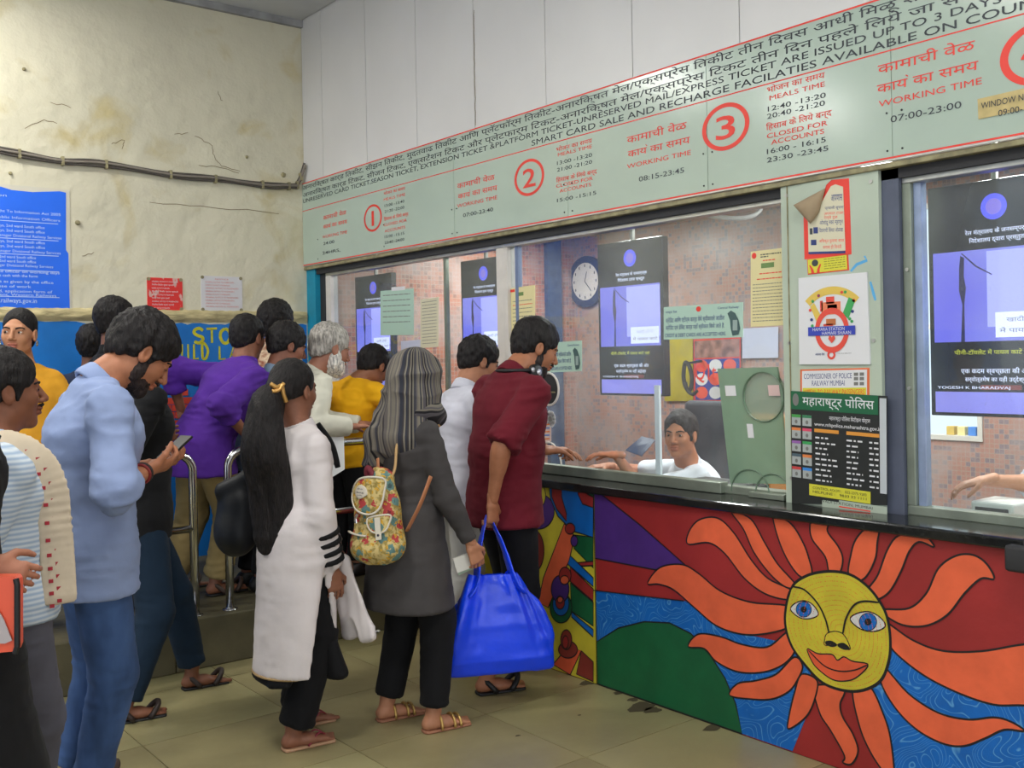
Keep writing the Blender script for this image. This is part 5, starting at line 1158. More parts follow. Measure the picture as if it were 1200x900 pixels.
def person(label, group=None, fwd=(1, 0), H=1.7, base=0.,  head=None, neck=None, pelvis=None, hfwd=None, hpitch=0, hroll=0, shl=None, tw=0,
           wrL=None, wrR=None, polL=None, polR=None, ftL=None, ftR=None, kp=None, female=False, skin=(150, 100, 72), wide=1., res=.013,
           hd=(None, None), look=(0, 0), curl=.6, hs=1., browc=(30, 24, 22), toe=None, hres=.0035, hipw=.085, seated=False, reach=None, hpn=(None, None), lips=None):
    p = Person(); s = H/1.7; f = unit((fwd[0], fwd[1], 0)); r = np.array((f[1], -f[0], 0)); u = np.array((0, 0, 1.))
    p.s, p.f, p.r, p.u = s, f, r, u; p.H = H; p.female = female; p.wide = wide
    p.head, p.neck, p.pel = [np.array(v, float) for v in (head, neck, pelvis)]
    sw = (.150 if female else .168)*s*wide; ax = unit(p.neck-p.pel); r2 = r if shl is None else unit(shl)
    p.r2 = r2; up_ = ax
    p.shL = p.neck-ax*.072*s-r2*sw; p.shR = p.neck-ax*.072*s+r2*sw
    p.hipL = p.pel-r*hipw*s-u*.03*s; p.hipR = p.pel+r*hipw*s-u*.03*s
    p.waist = p.pel+(p.neck-p.pel)*.36+f*.0; p.chest = p.pel+(p.neck-p.pel)*.70
    dl = lambda sd: p.pel+sd*r*.24*s+f*.02-u*.02
    wrL = dl(-1) if wrL is None else wrL; wrR = dl(1) if wrR is None else wrR
    p.elL, p.wrL = ik(p.shL, wrL, .285*s, .255*s, polL if polL is not None else -f*.8-r*.5-u*.2)
    p.elR, p.wrR = ik(p.shR, wrR, .285*s, .255*s, polR if polR is not None else -f*.8+r*.5-u*.2)
    az = base+.085*s
    ftL = (p.pel-r*.09-f*.02) if ftL is None else ftL; ftR = (p.pel+r*.09) if ftR is None else ftR
    aL = np.array((ftL[0], ftL[1], az)); aR = np.array((ftR[0], ftR[1], az)); kpv = f if kp is None else np.array((*kp, 0)[:3], float)
    q_ = 1.
    if not seated:
        dd_ = max(np.linalg.norm(aL-p.hipL), np.linalg.norm(aR-p.hipR)); q_ = min(1., dd_*1.012/(.85*s))
    p.knL, p.anL = ik(p.hipL, aL, .435*s*q_, .415*s*q_, kpv-r*.1); p.knR, p.anR = ik(p.hipR, aR, .435*s*q_, .415*s*q_, kpv+r*.1)
    p.toe = f if toe is None else unit((*toe[:2], 0)); p.base = base
    p.R = frame(hfwd if hfwd is not None else f, hpitch, hroll); p.hs = hs*s
    root = empty('person', (float((p.anL[0]+p.anR[0])/2), float((p.anL[1]+p.anR[1])/2), base), label, 'person', group); p.root = root
    # ---- body: one mesh, finer at head and hands
    W = wide; B = Fld(); c0 = .93 if female else 1
    B.ecap(p.pel, p.waist, (.15*s*W, .10*s*W), (.125*s*W*c0, .088*s*W), r); B.ecap(p.waist, p.chest, (.125*s*W*c0, .088*s*W), (.15*s*W, .105*s*W), r2)
    B.ecap(p.chest, p.neck-ax*.04*s, (.15*s*W, .105*s*W), (.10*s, .06*s), r2)
    nb = p.neck+ax*.0; nh = p.head+p.R@np.array((0, -.022, -.055))*p.hs; nr = (.050 if female else .060)*s
    for sh, el, wr_ in ((p.shL, p.elL, p.wrL), (p.shR, p.elR, p.wrR)):
        B.cap(nb-ax*.03*s, sh, .042*s, .046*s, .03); B.cap(sh, el, .046*s*W, .038*s, .02); B.cap(el, wr_, .038*s*W, .0245*s, .012)
        B.cap(el+(wr_-el)*.15, el+(wr_-el)*.4, .040*s*W, .034*s, .02)
    for hp, kn, an in ((p.hipL, p.knL, p.anL), (p.hipR, p.knR, p.anR)):
        B.cap(hp, kn, .082*s*W, .053*s, .03); B.cap(kn, an, .052*s, .036*s, .02); B.cap(kn+(an-kn)*.15-f*.012, kn+(an-kn)*.45-f*.012, .05*s, .045*s, .03)
    Ff = Fld()
    for an in (p.anL, p.anR):
        t = p.toe; q = np.array((an[0], an[1], base)); sd = np.array((t[1], -t[0], 0))
        Ff.cap(an+u*.03, q+t*(-.01)*s+u*.055*s, .036*s, .034*s, .02); Ff.ecap(q-t*.035*s+u*.034*s, q+t*.06*s+u*.034*s, (.030*s, .026*s), (.036*s, .024*s), sd, .02)
        Ff.ecap(q+t*.05*s+u*.032*s, q+t*.135*s+u*.022*s, (.038*s, .024*s), (.042*s, .014*s), sd, .02)
        for i, o in enumerate((-.030, -.013, .003, .018, .032)):
            sg = 1 if an is p.anR else -1; oo = sg*o; ln = (.030, .026, .022, .017, .012)[i]; rr = (.0125, .009, .0088, .0085, .008)[i]
            Ff.cap(q+t*.135*s+sd*oo*s+u*.018*s, q+t*(.135+ln+.02)*s+sd*oo*s+u*.013*s, rr*s, rr*.9*s, .004)
        Ff.plane((0, 0, base+.004), (0, 0, -1))
    Fh = Fld(); P = head_field(Fh, p.head, p.R, p.hs, female); Fh.cap(nh, nb-(nb-nh)*.12, nr, nr*1.04, .03)
    B.cap(nh, nb-ax*.02, nr*.97, nr*1.12, .03)
    FH = Fld()
    for k, (wr_, el, sd) in enumerate(((p.wrL, p.elL, -1), (p.wrR, p.elR, 1))):
        d = unit(wr_-el) if hd[k] is None else unit(hd[k]); pn = hpn[k] if hpn[k] is not None else -sd*r*1.0
        g = hand(FH, wr_, d, pn, f+u*.2 if hpn[k] is None else unit(np.cross(pn, d))*(-sd), s, curl if not isinstance(curl, tuple) else curl[k])
        if k: p.gripR = g
        else: p.gripL = g
    sk = np.array(lin(skin)); lp = np.array(lin(lips or (int(skin[0]*.92), int(skin[1]*.70), int(skin[2]*.72)))); c_, R_, s_ = p.head, p.R, p.hs
    def col(V):
        o = np.tile(sk, (len(V), 1)); q = (V-c_)@R_/s_
        m = np.exp(-((q[:, 0]/.024)**4+((q[:, 2]+.060)/.0135)**4)); m = np.where(q[:, 1] > .07, m, 0); o = o*(1-m[:, None]*.75)+lp*m[:, None]*.75
        n = .5+.5*vnoise(V, (14, 14, 14)); o = o*(.93+.12*n[:, None])
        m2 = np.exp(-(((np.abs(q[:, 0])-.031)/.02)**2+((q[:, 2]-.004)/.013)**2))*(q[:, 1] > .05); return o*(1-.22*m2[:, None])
    bg_ = res >= .014
    fr_ = [(B, res), (Fh, .0052 if bg_ else hres), (FH, .0070 if bg_ else .0044), (Ff, .010 if bg_ else .0075)]
    p.body = surf('body', fr_, skin_mat(), root, col=col); p.P = P; p.res = res; p.ax = ax
    headparts(root, P, p.R, p.hs, sk, p.head, look, True, browc)
    return p
def clipn(q, n): return (np.array(q, float), unit(n))
def shirt(p, m, sleeve=1.9, hem=-.10, fat=.020, wr=.006, name='shirt', collar=True, hemw=None, belly=0, cuff=True, res=.0105, sleeve2=None, extra=None, arm=.014, wr2=.0015, hemd=None, trap=.036):
    """sleeve: 0..1 upper arm, 1..2 forearm; hem measured from the pelvis along the spine"""
    s, W, r, r2, f, u, ax = p.s, p.wide, p.r, p.r2, p.f, p.u, p.ax; F = Fld(); c0 = .95 if p.female else 1
    hq = p.pel+u*hem*s; hw = (.155*W+fat if hemw is None else hemw)*s; hdp = (.108*W+fat if hemd is None else hemd)*s; cl = [clipn(hq, -u)]
    F.ecap(hq-u*.05, p.pel, (hw, hdp), ((.152*W+fat)*s, (.105*W+fat)*s), r, .04, clip=cl)
    F.ecap(p.pel, p.waist, ((.152*W+fat)*s, (.105*W+fat)*s), ((.130*W*c0+fat)*s, (.095*W+fat+belly)*s), r, .04, clip=cl)
    F.ecap(p.waist, p.chest, ((.130*W*c0+fat)*s, (.095*W+fat+belly)*s), ((.152*W+fat)*s, (.108*W+fat)*s), r2, .04, clip=cl)
    F.ecap(p.chest, p.neck-ax*.04*s, ((.152*W+fat)*s, (.108*W+fat)*s), (.115*s, (.062+fat*.5)*s), r2, .04)
    for k, (sh, el, wr_) in enumerate(((p.shL, p.elL, p.wrL), (p.shR, p.elR, p.wrR))):
        F.cap(p.neck-ax*.032*s, sh, (trap+fat*.55)*s, (.046+arm*.7)*s, .045)
        sl = sleeve if sleeve2 is None or k == 0 else sleeve2
        if sl <= 1:
            e = sh+(el-sh)*sl; F.cap(sh, e+unit(el-sh)*.03, (.046*W+arm*.8)*s, (.046*W+arm*1.3)*s, .014, clip=[clipn(e, el-sh)])
        else:
            F.cap(sh, el, (.047*W+arm*.8)*s, (.042*W+arm)*s, .014); t = min(sl-1, .98); e = el+(wr_-el)*t; rr = (.042*W+arm)*(1-t)+(.028+arm*.8)*t
            F.cap(el, e+unit(wr_-el)*.03, (.042*W+arm)*s, rr*s, .012, clip=[clipn(e, wr_-el)])
            if cuff: F.cap(e-unit(wr_-el)*.045*s, e+unit(wr_-el)*.03, (rr+.005)*s, (rr+.004)*s, .004, clip=[clipn(e, wr_-el), clipn(e-unit(wr_-el)*.05*s, -(wr_-el))])
    nh = p.head+p.R@np.array((0, -.022, -.055))*p.hs; d = unit(nh-p.neck)
    if extra: extra(F)
    F.cap(p.neck+d*.030*s, nh+d*.05, .052*s, .052*s, .012, 's')
    o = surf(name, F, m, p.root, res, wr2=wr2, smooth=2, disp=folds(wr*s, p))
    if collar:
        C = Fld(); c1 = p.neck-d*.005*s; C.cap(c1, c1+d*.045*s, .074*s, .066*s, .003, clip=[clipn(c1+d*.040*s, d), clipn(c1-d*.02*s, -d)])
        C.cap(c1-d*.05, nh+d*.06, .058*s, .058*s, .003, 's'); surf('collar', C, m, o, .005, smooth=1)
    return o
def trousers(p, m, ankle=.02, fat=.020, flare=0., wr=.006, name='trousers', waist=.06, res=.011, top=None):
    s, u, r = p.s, p.u, p.r; F = Fld(); W = p.wide; cl = [clipn(p.pel+u*waist*s, u)]
    F.ecap(p.pel-u*.02, p.pel+u*.12*s, ((.150*W+fat*.6)*s, (.105*W+fat*.6)*s), (.14*s*W, .10*s*W), r, .04, clip=cl)
    for hp, kn, an in ((p.hipL, p.knL, p.anL), (p.hipR, p.knR, p.anR)):
        e = an+unit(kn-an)*ankle*s; F.cap(hp, kn, (.080*W+fat*.6)*s, (.058+fat)*s, .03, clip=cl)
        F.cap(kn, e-unit(kn-an)*.03, (.058+fat)*s, (.044+fat*.8+flare)*s, .02, clip=[clipn(e, an-kn)])
    return surf(name, F, m, p.root, res, wr2=.0012, smooth=2, disp=folds(wr*s*.9, p, True))
def shoes(p, m, kind='sandal', m2=None):
    s, u = p.s, p.u
    for an in (p.anL, p.anR):
        t = p.toe; q = np.array((an[0], an[1], p.base)); sd = np.array((t[1], -t[0], 0))
        if kind == 'shoe':
            F = Fld().ecap(q-t*.035*s+u*.045*s, q+t*.07*s+u*.042*s, (.040*s, .042*s), (.044*s, .036*s), sd, .03).ecap(q+t*.06*s+u*.035*s, q+t*.165*s+u*.025*s, (.046*s, .032*s), (.040*s, .022*s), sd, .02).cap(an, q+u*.06*s, .048*s, .044*s, .02, clip=[clipn(an+u*.005, u)])
            F.plane((0, 0, p.base), (0, 0, -1)); o = surf('shoe', F, m, p.root, .007)
        else:
            F = Fld().ecap(q-t*.045*s+u*.005*s, q+t*.165*s+u*.005*s, (.036*s, .014*s), (.046*s, .014*s), sd, .01)
            F.plane((0, 0, p.base+.0005), (0, 0, -1)); F.plane((0, 0, p.base+.013*s), (0, 0, 1)); o = surf('sandal_sole', F, m2 or m, p.root, .005, smooth=0)
            bands = ((.02, .06), (.085, .05), (.115, .044)) if kind == 'band' else ()
            mb = MB()
            if kind == 'thong':
                for sg in (-1, 1): mb.tube(spline([q+t*.15*s+u*.022*s-sd*.012*0, q+t*.10*s+sd*sg*.022*s+u*.052*s, q+t*.045*s+sd*sg*.040*s+u*.012*s], 6), .006*s, 8, True, .6)
            for tt, hh in bands:
                mb.tube([q+t*tt*s+sd*math.cos(a)*.046*s+u*(.012+math.sin(a)*hh)*s for a in np.linspace(0, math.pi, 12)], .007*s, 6)
            if kind == 'slipper':
                for sg in (-1, 1): mb.tube([q+t*(.06+sg*.035+.05*math.sin(a)*sg)*s+sd*math.cos(a)*.047*s+u*(.012+math.sin(a)*.056)*s for a in np.linspace(0, math.pi, 12)], .013*s, 6)
            if mb.v: mb.build('strap', m, o, True)
def hair(p, m, length=.0, thick=.012, front=.075, back=-.085, hf=.028, hb=-.068, rough=.004, name='hair', sideburn=True, extra=None, scl=75, res=.0055, top=.078, side=.058):
    """short hair: shell of the skull, open over the face and ears, cut along the nape"""
    s, R, c = p.hs, p.R, p.head; g = .96 if p.female else 1; F = Fld(); P = p.P
    F.ell(P(0, -.020, .040), [(.074*g+thick)*s, (.094*g+thick)*s, (.084+thick)*s], R, .01)
    F.ell(P(0, -.062, -.02), [.064*g*s, .048*s, (.058+length)*s], R, .03)
    n_ = R@unit((0, (hf-hb), -(front-back))); F.plane(P(0, (front+back)/2, (hf+hb)/2), n_)
    F.ell(P(0, .115, .0), [side*s, .072*s, top*s], R, .012, 's')
    if sideburn:
        for sx in (-1, 1): F.ell(P(sx*.068*g, .020, .005), [.009*s, .012*s, .034*s], R, .006)
    for sx in (-1, 1): F.ell(P(sx*.084*g, -.004, -.012), [.018*s, .021*s, .034*s], R, .005, 's')
    if extra: extra(F, P, s, R)
    return surf(name, F, m, p.root, res, wr2=rough, ws2=(scl, scl, scl*.6), smooth=1, wr=rough*.5, ws=(45, 45, 30))
def beard(p, m, t=.005, full=True, name='beard', rough=.002):
    s, R, P = p.hs, p.R, p.P; F = Fld()
    if full:
        F.ell(P(0, .030, -.072), [(.051+t)*s, (.053+t)*s, (.043+t)*s], R, .02); F.ell(P(0, .070, -.098), [(.022+t)*s, (.020+t)*s, (.020+t)*s], R, .02)
        for sx in (-1, 1): F.ell(P(sx*(.055), .014, -.052), [(.015+t)*s, (.018+t)*s, (.040+t)*s], R, .015)
        F.ell(P(0, .11, -.040), [.046*s, .055*s, .030*s], R, .008, 's'); F.ell(P(0, .102, -.060), [.020*s, .02*s, .010*s], R, .004, 's')
    F.cap(P(-.020, .098, -.046), P(0, .105, -.043), .0045*s, .0055*s, .004); F.cap(P(.020, .098, -.046), P(0, .105, -.043), .0045*s, .0055*s, .004)
    return surf(name, F, m, p.root, .0035, wr2=rough, ws2=(120, 120, 90), smooth=1)
# ---------------------------------------------------------------- materials for clothes
def cloth(name, c, **k): return mat(name, c, k.pop('rough', .85), spec=.25, var=k.pop('var', .06), vscale=k.pop('vscale', 12), bump=k.pop('bump', .004), bscale=k.pop('bscale', 7), sheen=.02, **k)
H_black = hair_mat('black_hair', (26, 22, 22)); H_grey = hair_mat('grey_hair', (158, 152, 144)); H_white = hair_mat('white_beard', (214, 208, 200)); H_stub = hair_mat('stubble', (46, 36, 34))
K_black = cloth('black_cloth', (20, 20, 22)); K_blackp = cloth('black_trousers', (17, 17, 20)); M_rub = mat('black_rubber', (22, 22, 24), .5)
def stripe_attr(m, cols, N, jitter=0):
    """random bands along the attribute 'col' red channel"""
    nt, b, L = nodes_of(m); a = nt.nodes.new('ShaderNodeAttribute'); a.attribute_name = 'col'; sp = nt.nodes.new('ShaderNodeSeparateColor'); L(a.outputs['Color'], sp.inputs[0])
    mu = nt.nodes.new('ShaderNodeMath'); mu.operation = 'MULTIPLY'; mu.inputs[1].default_value = N; L(sp.outputs[0], mu.inputs[0])
    fl = nt.nodes.new('ShaderNodeMath'); fl.operation = 'FLOOR'; L(mu.outputs[0], fl.inputs[0])
    wn = nt.nodes.new('ShaderNodeTexWhiteNoise'); wn.noise_dimensions = '1D'; L(fl.outputs[0], wn.inputs['W'])
    rp = nt.nodes.new('ShaderNodeValToRGB'); rp.color_ramp.interpolation = 'CONSTANT'; n = len(cols)
    rp.color_ramp.elements[0].color = (*lin(cols[0]), 1); rp.color_ramp.elements[1].position = 1/n; rp.color_ramp.elements[1].color = (*lin(cols[1]), 1)
    for i in range(2, n): e = rp.color_ramp.elements.new(i/n); e.color = (*lin(cols[i]), 1)
    L(wn.outputs[0], rp.inputs[0]); L(rp.outputs[0], b.inputs['Base Color']); return m
def bands_z(name, c, c2, zs, wd, axis=2):
    """dark bands at given heights on a sleeve (woven stripes)"""
    m = cloth(name, c); nt, b, L = nodes_of(m); tc = nt.nodes.new('ShaderNodeTexCoord'); sp = nt.nodes.new('ShaderNodeSeparateXYZ'); L(tc.outputs['Object'], sp.inputs[0]); prev = b.inputs['Base Color'].links[0].from_socket
    return m
# ================================================================ 1 woman in the headscarf, flowered backpack
p = person('woman in striped grey headscarf and long dark coat with flowered backpack', fwd=(1, -.05), H=1.58, female=True,
           head=(2.375, 3.62, 1.462), neck=(2.352, 3.645, 1.315), pelvis=(2.335, 3.665, .875), ftR=(2.375, 3.545), ftL=(2.30, 3.79), toe=(1, -.12),
           wrR=at(553, 640, 4.25), polR=(-1, 0, -.1), wrL=(2.60, 3.80, .95), hd=((.4, 0, -1), (.35, -.1, -1)), curl=.75, skin=(176, 122, 92), hpitch=.1)
P1 = p
def ex(F):
    F.ecap(p.pel-p.u*.02, p.pel-p.u*.36, (.175, .145), (.235, .185), p.r, .05, clip=[clipn(p.pel-p.u*.36, -p.u)])
    F.ecap(p.pel-p.u*.25, p.pel-p.u*.42, (.175, .13), (.215, .165), p.r, .01, 's')
coat = shirt(p, cloth('dark_coat', (66, 63, 63)), sleeve=1.94, hem=-.25, hemw=.20, hemd=.165, fat=.024, name='coat', collar=False, extra=ex, wr=.010, cuff=False, trap=.052, arm=.012)
trousers(p, K_blackp, ankle=.03, fat=.024); shoes(p, mat('gold_strap', (196, 160, 92), .35, .6), 'band', mat('tan_sole', (150, 100, 74), .6))
P = p.P; F = Fld(); F.ell(P(0, -.026, .030), (.099, .122, .116), p.R, .02).ell(P(0, -.0, -.07), (.088, .105, .09), p.R, .05)
F.ecap(P(0, -.05, -.03), p.neck+p.u*.01-p.f*.04, (.10, .085), (.13, .095), p.r, .05).ecap(p.neck+p.u*.02-p.f*.02, p.chest+p.u*.06-p.f*.03, (.13, .105), (.158, .128), p.r, .05)
F.ecap(p.chest-p.r*.06-p.f*.12+p.u*.06, p.chest-p.r*.09-p.f*.13-p.u*.10, (.085, .035), (.075, .025), p.r, .05, clip=[clipn(p.chest-p.u*.075, -p.u)])
F.ell(P(0, .125, -.012), (.066, .095, .088), p.R, .012, 's')
ax0 = P(0, -.02, 0)
hj = surf('headscarf', F, stripe_attr(cloth('striped_scarf', (120, 112, 100)), [(96, 90, 86), (34, 32, 36), (112, 106, 96), (84, 80, 84), (50, 52, 62), (122, 116, 104), (58, 54, 56)], 120), p.root, .005,
          wr=.011, ws=(9, 9, 13), smooth=2, col=lambda V: np.stack([(np.arctan2((V-ax0)@p.R[:, 0], -((V-ax0)@p.R[:, 1]))/6.2832+.5+.010*vnoise(V, (6, 6, 4))+.10*(V[:, 2]-1.3))]*3, 1))
ringp = [p.neck+p.u*(.030-.018*math.cos(a)*0+.02*k)+p.f*(.01+math.cos(a)*.092)+p.r*math.sin(a)*.108-p.u*.030*max(math.cos(a), 0) for k in (0,) for a in np.linspace(0, 2*math.pi, 25)]
F = Fld()
for a, b in zip(ringp, ringp[1:]): F.cap(a, b, .034, .034, .03)
r2_ = [q+p.u*.035-(q-p.neck)*np.array((.16, .16, 0)) for q in ringp]
for a, b in zip(r2_, r2_[1:]): F.cap(a, b, .026, .026, .03)
surf('scarf_wrap', F, MATS['striped_scarf'], p.root, .006, wr=.006, ws=(12, 12, 9), col=lambda V: np.stack([.5+(V[:, 2]-1.3)*.9-np.linalg.norm((V-p.neck)[:, :2], axis=1)*1.1+.02*vnoise(V, (8, 8, 8))]*3, 1))
# backpack ------------------------------------------------------
def floral():
    m = bpy.data.materials.new('flowered_canvas'); m.use_nodes = True; nt, b, L = nodes_of(m); tc = nt.nodes.new('ShaderNodeTexCoord'); b.inputs['Roughness'].default_value = .8
    n = nt.nodes.new('ShaderNodeTexNoise'); n.inputs['Scale'].default_value = 60; L(tc.outputs['Object'], n.inputs[0])
    r0 = nt.nodes.new('ShaderNodeValToRGB'); r0.color_ramp.elements[0].color = (*lin((150, 130, 66)), 1); r0.color_ramp.elements[0].position = .42; r0.color_ramp.elements[1].position = .56; r0.color_ramp.elements[1].color = (*lin((206, 184, 122)), 1); L(n.outputs[0], r0.inputs[0])
    prev = r0.outputs[0]
    for sc_, thr, cc, cin in ((17, .36, (176, 60, 60), (120, 34, 50)), (15, .33, (92, 128, 124), (62, 84, 84)), (40, .30, (206, 160, 50), (150, 80, 40))):
        v = nt.nodes.new('ShaderNodeTexVoronoi'); v.inputs['Scale'].default_value = sc_; mp = nt.nodes.new('ShaderNodeMapping'); mp.inputs['Location'].default_value = (sc_*.37, sc_*.11, sc_*.23)
        nz = nt.nodes.new('ShaderNodeMix'); nz.data_type = 'RGBA'; nz.inputs[0].default_value = .03; L(tc.outputs['Object'], mp.inputs[0]); L(mp.outputs[0], nz.inputs[6]); L(n.outputs[1], nz.inputs[7]); L(nz.outputs[2], v.inputs['Vector'])
        for t_, c_ in ((thr, cc), (thr*.45, cin)):
            lt = nt.nodes.new('ShaderNodeMath'); lt.operation = 'LESS_THAN'; lt.inputs[1].default_value = t_; L(v.outputs['Distance'], lt.inputs[0])
            mx = nt.nodes.new('ShaderNodeMix'); mx.data_type = 'RGBA'; L(lt.outputs[0], mx.inputs[0]); L(prev, mx.inputs[6]); mx.inputs[7].default_value = (*lin(c_), 1); prev = mx.outputs[2]
    L(prev, b.inputs['Base Color']); return m
M_flor = floral(); M_trim = mat('cream_piping', (214, 206, 190), .7); M_strap = mat('tan_leather', (172, 112, 74), .6); M_strap2 = mat('dark_strap', (70, 66, 90), .7)
bc = at(443, 605, 4.13); bf = unit((-.93, -.36, 0)); br_ = np.array((-bf[1], bf[0], 0))*-1; br_ = br_ if br_@np.array((.78, -.62, 0)) > 0 else -br_; bu = np.array((0, 0, 1.))
bp = empty('backpack', tuple(bc-bu*.21), 'flowered yellow canvas backpack with cream piping on the woman in headscarf', 'backpack')
def Bp(x, y, z): return bc+br_*x+bf*y+bu*z   # x right in view, y out towards the back
F = Fld(); F.ecap(Bp(0, 0, -.10), Bp(.0, 0, .05), (.115, .075), (.095, .068), br_, .03).ecap(Bp(0, 0, .04), Bp(.01, -.01, .15), (.095, .065), (.055, .05), br_, .03).ell(Bp(0, 0, -.13), (.105, .105, .06), None, .05)
F.plane(Bp(0, 0, -.185), -bu); surf('bag_body', F, M_flor, bp, .006, wr=.006, ws=(12, 12, 9))
F = Fld().ell(Bp(-.005, .068, .085), (.085, .085, .085), None, .01); F.plane(Bp(0, 0, .045), (0, 0, -1)); F.plane(Bp(0, 0, .165), (0, 0, 1)); F.ell(Bp(0, .0, .09), (.07, .07, .3), None, .004, 's')
F = Fld()
fp = [(-.088, .100), (-.070, .055), (-.03, .028), (.03, .022), (.066, .048), (.078, .11), (.07, .165), (-.03, .16)]
mb = MB(); S = spline(fp, 5, True)
def shell(x, z, o=.0): 
    t = np.clip((z+.10)/.25, 0, 1); hw = .118-.035*t; hd_ = .078-.02*t; return Bp(x, hd_*math.sqrt(max(0, 1-(x/hw)**2*.8))+o+.004, z)
def patch(name, S, m, o, parent):
    bm = bmesh.new(); vs = [bm.verts.new(shell(q[0], q[1], o)) for q in S]; cx = np.mean(S, axis=0); rings = [vs]
    for k in (.75, .5, .25): rings.append([bm.verts.new(shell(cx[0]+(q[0]-cx[0])*k, cx[1]+(q[1]-cx[1])*k, o)) for q in S])
    c_ = bm.verts.new(shell(cx[0], cx[1], o)); n = len(S)
    for a, b in zip(rings, rings[1:]):
        for i in range(n): bm.faces.new((a[i], a[(i+1) % n], b[(i+1) % n], b[i]))
    for i in range(n): bm.faces.new((rings[-1][i], rings[-1][(i+1) % n], c_))
    me = bpy.data.meshes.new(name); bm.to_mesh(me); bm.free(); ob = link(name, me, m, parent, True); md = ob.modifiers.new('s', 'SOLIDIFY'); md.thickness = .006; md.offset = 0; return ob
fl_ = patch('flap', S, M_flor, .014, bp); MB().tube([shell(*q, .016) for q in S]+[shell(*S[0], .016)], .0045, 8).build('piping', M_trim, fl_, True)
S2 = spline([(-.030, .080), (-.052, .105), (-.030, .135), (.004, .128), (.012, .098)], 5, True); patch('label_patch', S2, M_trim, .020, bp)
for k, (z_, w_) in enumerate(((.118, .030), (.104, .038), (.093, .028))): 
    q0 = shell(-.038, z_, .0245); lettering(('the', 'bag', 'studio')[k], q0, unit(shell(.0, z_, .024)-q0), bu, w_, .007, M_ink, bp)
S3 = spline([(.018, .005), (.02, -.03), (.045, -.05), (.085, -.045), (.10, -.01), (.095, .02)], 5, True); pk = patch('pocket_flap', S3, M_flor, .012, bp); MB().tube([shell(*q, .014) for q in S3]+[shell(*S3[0], .014)], .004, 8).build('piping', M_trim, pk, True)
MB().tube([shell(x, -.062-.004*math.cos(x*20), .012) for x in np.linspace(-.108, .008, 12)], .0065, 8, flat=.6).build('pocket_trim', M_trim, bp, True)
MB().extr([shell(.052, .01, .022), shell(.072, .012, .022), shell(.082, -.075, .022), shell(.062, -.078, .022)], bf*.004).build('buckle_strap', M_trim, bp)
MB().tube([shell(.072, -.058, .026), shell(.072, -.058, .030)], .005, 10).build('buckle', M_chrome, bp)
for x_ in (-.055, -.062): MB().tube([shell(x_+.02, .02, .016), shell(x_+.012, .0, .02), shell(x_+.014, -.018, .018)], .0035, 6).build('toggle', M_chrome, bp)
MB().tube(spline([Bp(-.02, .02, .14), Bp(-.028, .03, .175), Bp(-.02, .035, .20), Bp(-.005, .03, .18), Bp(-.004, .03, .15)], 5), .013, 8).build('bow', mat('maroon_cord', (110, 30, 44), .7), bp, True)
MB().tube(spline([Bp(.0, .01, .14), Bp(.004, .0, .20), Bp(-.004, -.01, .235)], 5), .010, 8, flat=.5).build('grab_loop', M_strap, bp, True)
sh = p.shR; pts = [Bp(.03, -.02, .14), Bp(.055, -.045, .19), p.shR*.62+p.neck*.38-p.f*.105+p.u*.0, p.shR*.62+p.neck*.38+p.u*.088-p.f*.02, p.shR*.62+p.neck*.38+p.f*.085-p.u*.0]
MB().tube(spline([tuple(q) for q in pts], 8), .016, 10, flat=.35).build('shoulder_strap', mat('tan_strap', (196, 160, 110), .7), bp, True)
MB().tube(spline([at(477, 622, 4.02), at(492, 592, 3.98), at(505, 558, 4.0)], 6), .012, 8, flat=.4).build('lower_strap', M_strap, bp, True)
g = p.gripR; e = empty('phone_wallet', tuple(g), 'white phone wallet held in the hand of the woman in headscarf', 'phone')
d_ = unit((-.85, .3, -.25)); n_ = unit(np.cross(d_, (0, .0, 1))); MB().extr([g+d_*a-n_*.008+unit(np.cross(n_, d_))*b for a, b in ((-.03, -.032), (.085, -.032), (.085, .032), (-.03, .032))], n_*.012).build('body', mat('white_case', (206, 204, 196), .4), e)
MB().extr([g+d_*a+n_*.0035+unit(np.cross(n_, d_))*b for a, b in ((-.02, -.040), (.08, -.046), (.078, -.030), (-.02, -.028))], n_*.004).build('notes', mat('banknote_green', (150, 170, 150), .6), e)

# ================================================================ 2 woman with the long ponytail
p = person('woman with long black ponytail, white tunic with black sleeve bands', fwd=(1, -.03), H=1.60, female=True, head=at(345, 458, 4.16), neck=at(352, 503, 4.15), pelvis=at(348, 624, 4.14),
           ftR=(1.84, 3.755), ftL=(1.96, 3.97), toe=(1, -.08), wrR=at(390, 668, 4.08), polR=(-.6, -.3, .2), wrL=at(400, 655, 4.35), hd=((0, 0, -1), (.15, 0, -1)), curl=.45, hipw=.062, skin=(140, 92, 70), hpitch=.06, hfwd=(.93, .37), hs=1.06)
P2 = p; hz = .31
def ex(F):
    top = p.pel+p.u*.03; q = np.array((p.pel[0]-.02, p.pel[1], hz))
    F.ecap(top, q, (.178, .145), (.195, .165), p.r, .05, clip=[clipn((0, 0, hz), (0, 0, -1))])
    F.ecap(p.pel-p.u*.16, q-p.u*.05, (.155, .125), (.182, .15), p.r, .01, 's')
    for sg in (-1, 1): F.cap(p.pel+p.r*sg*.175+p.f*.045-p.u*.07, np.array((p.pel[0], p.pel[1], hz-.03))+p.r*sg*.20+p.f*.075, .003, .125, .006, 's')
kt = cloth('white_tunic', (214, 206, 206), vscale=5)
tunic = shirt(p, kt, sleeve=1.93, hem=-.10, hemw=.175, hemd=.14, fat=.020, name='tunic', collar=False, extra=ex, wr=.006, cuff=False, arm=.020)
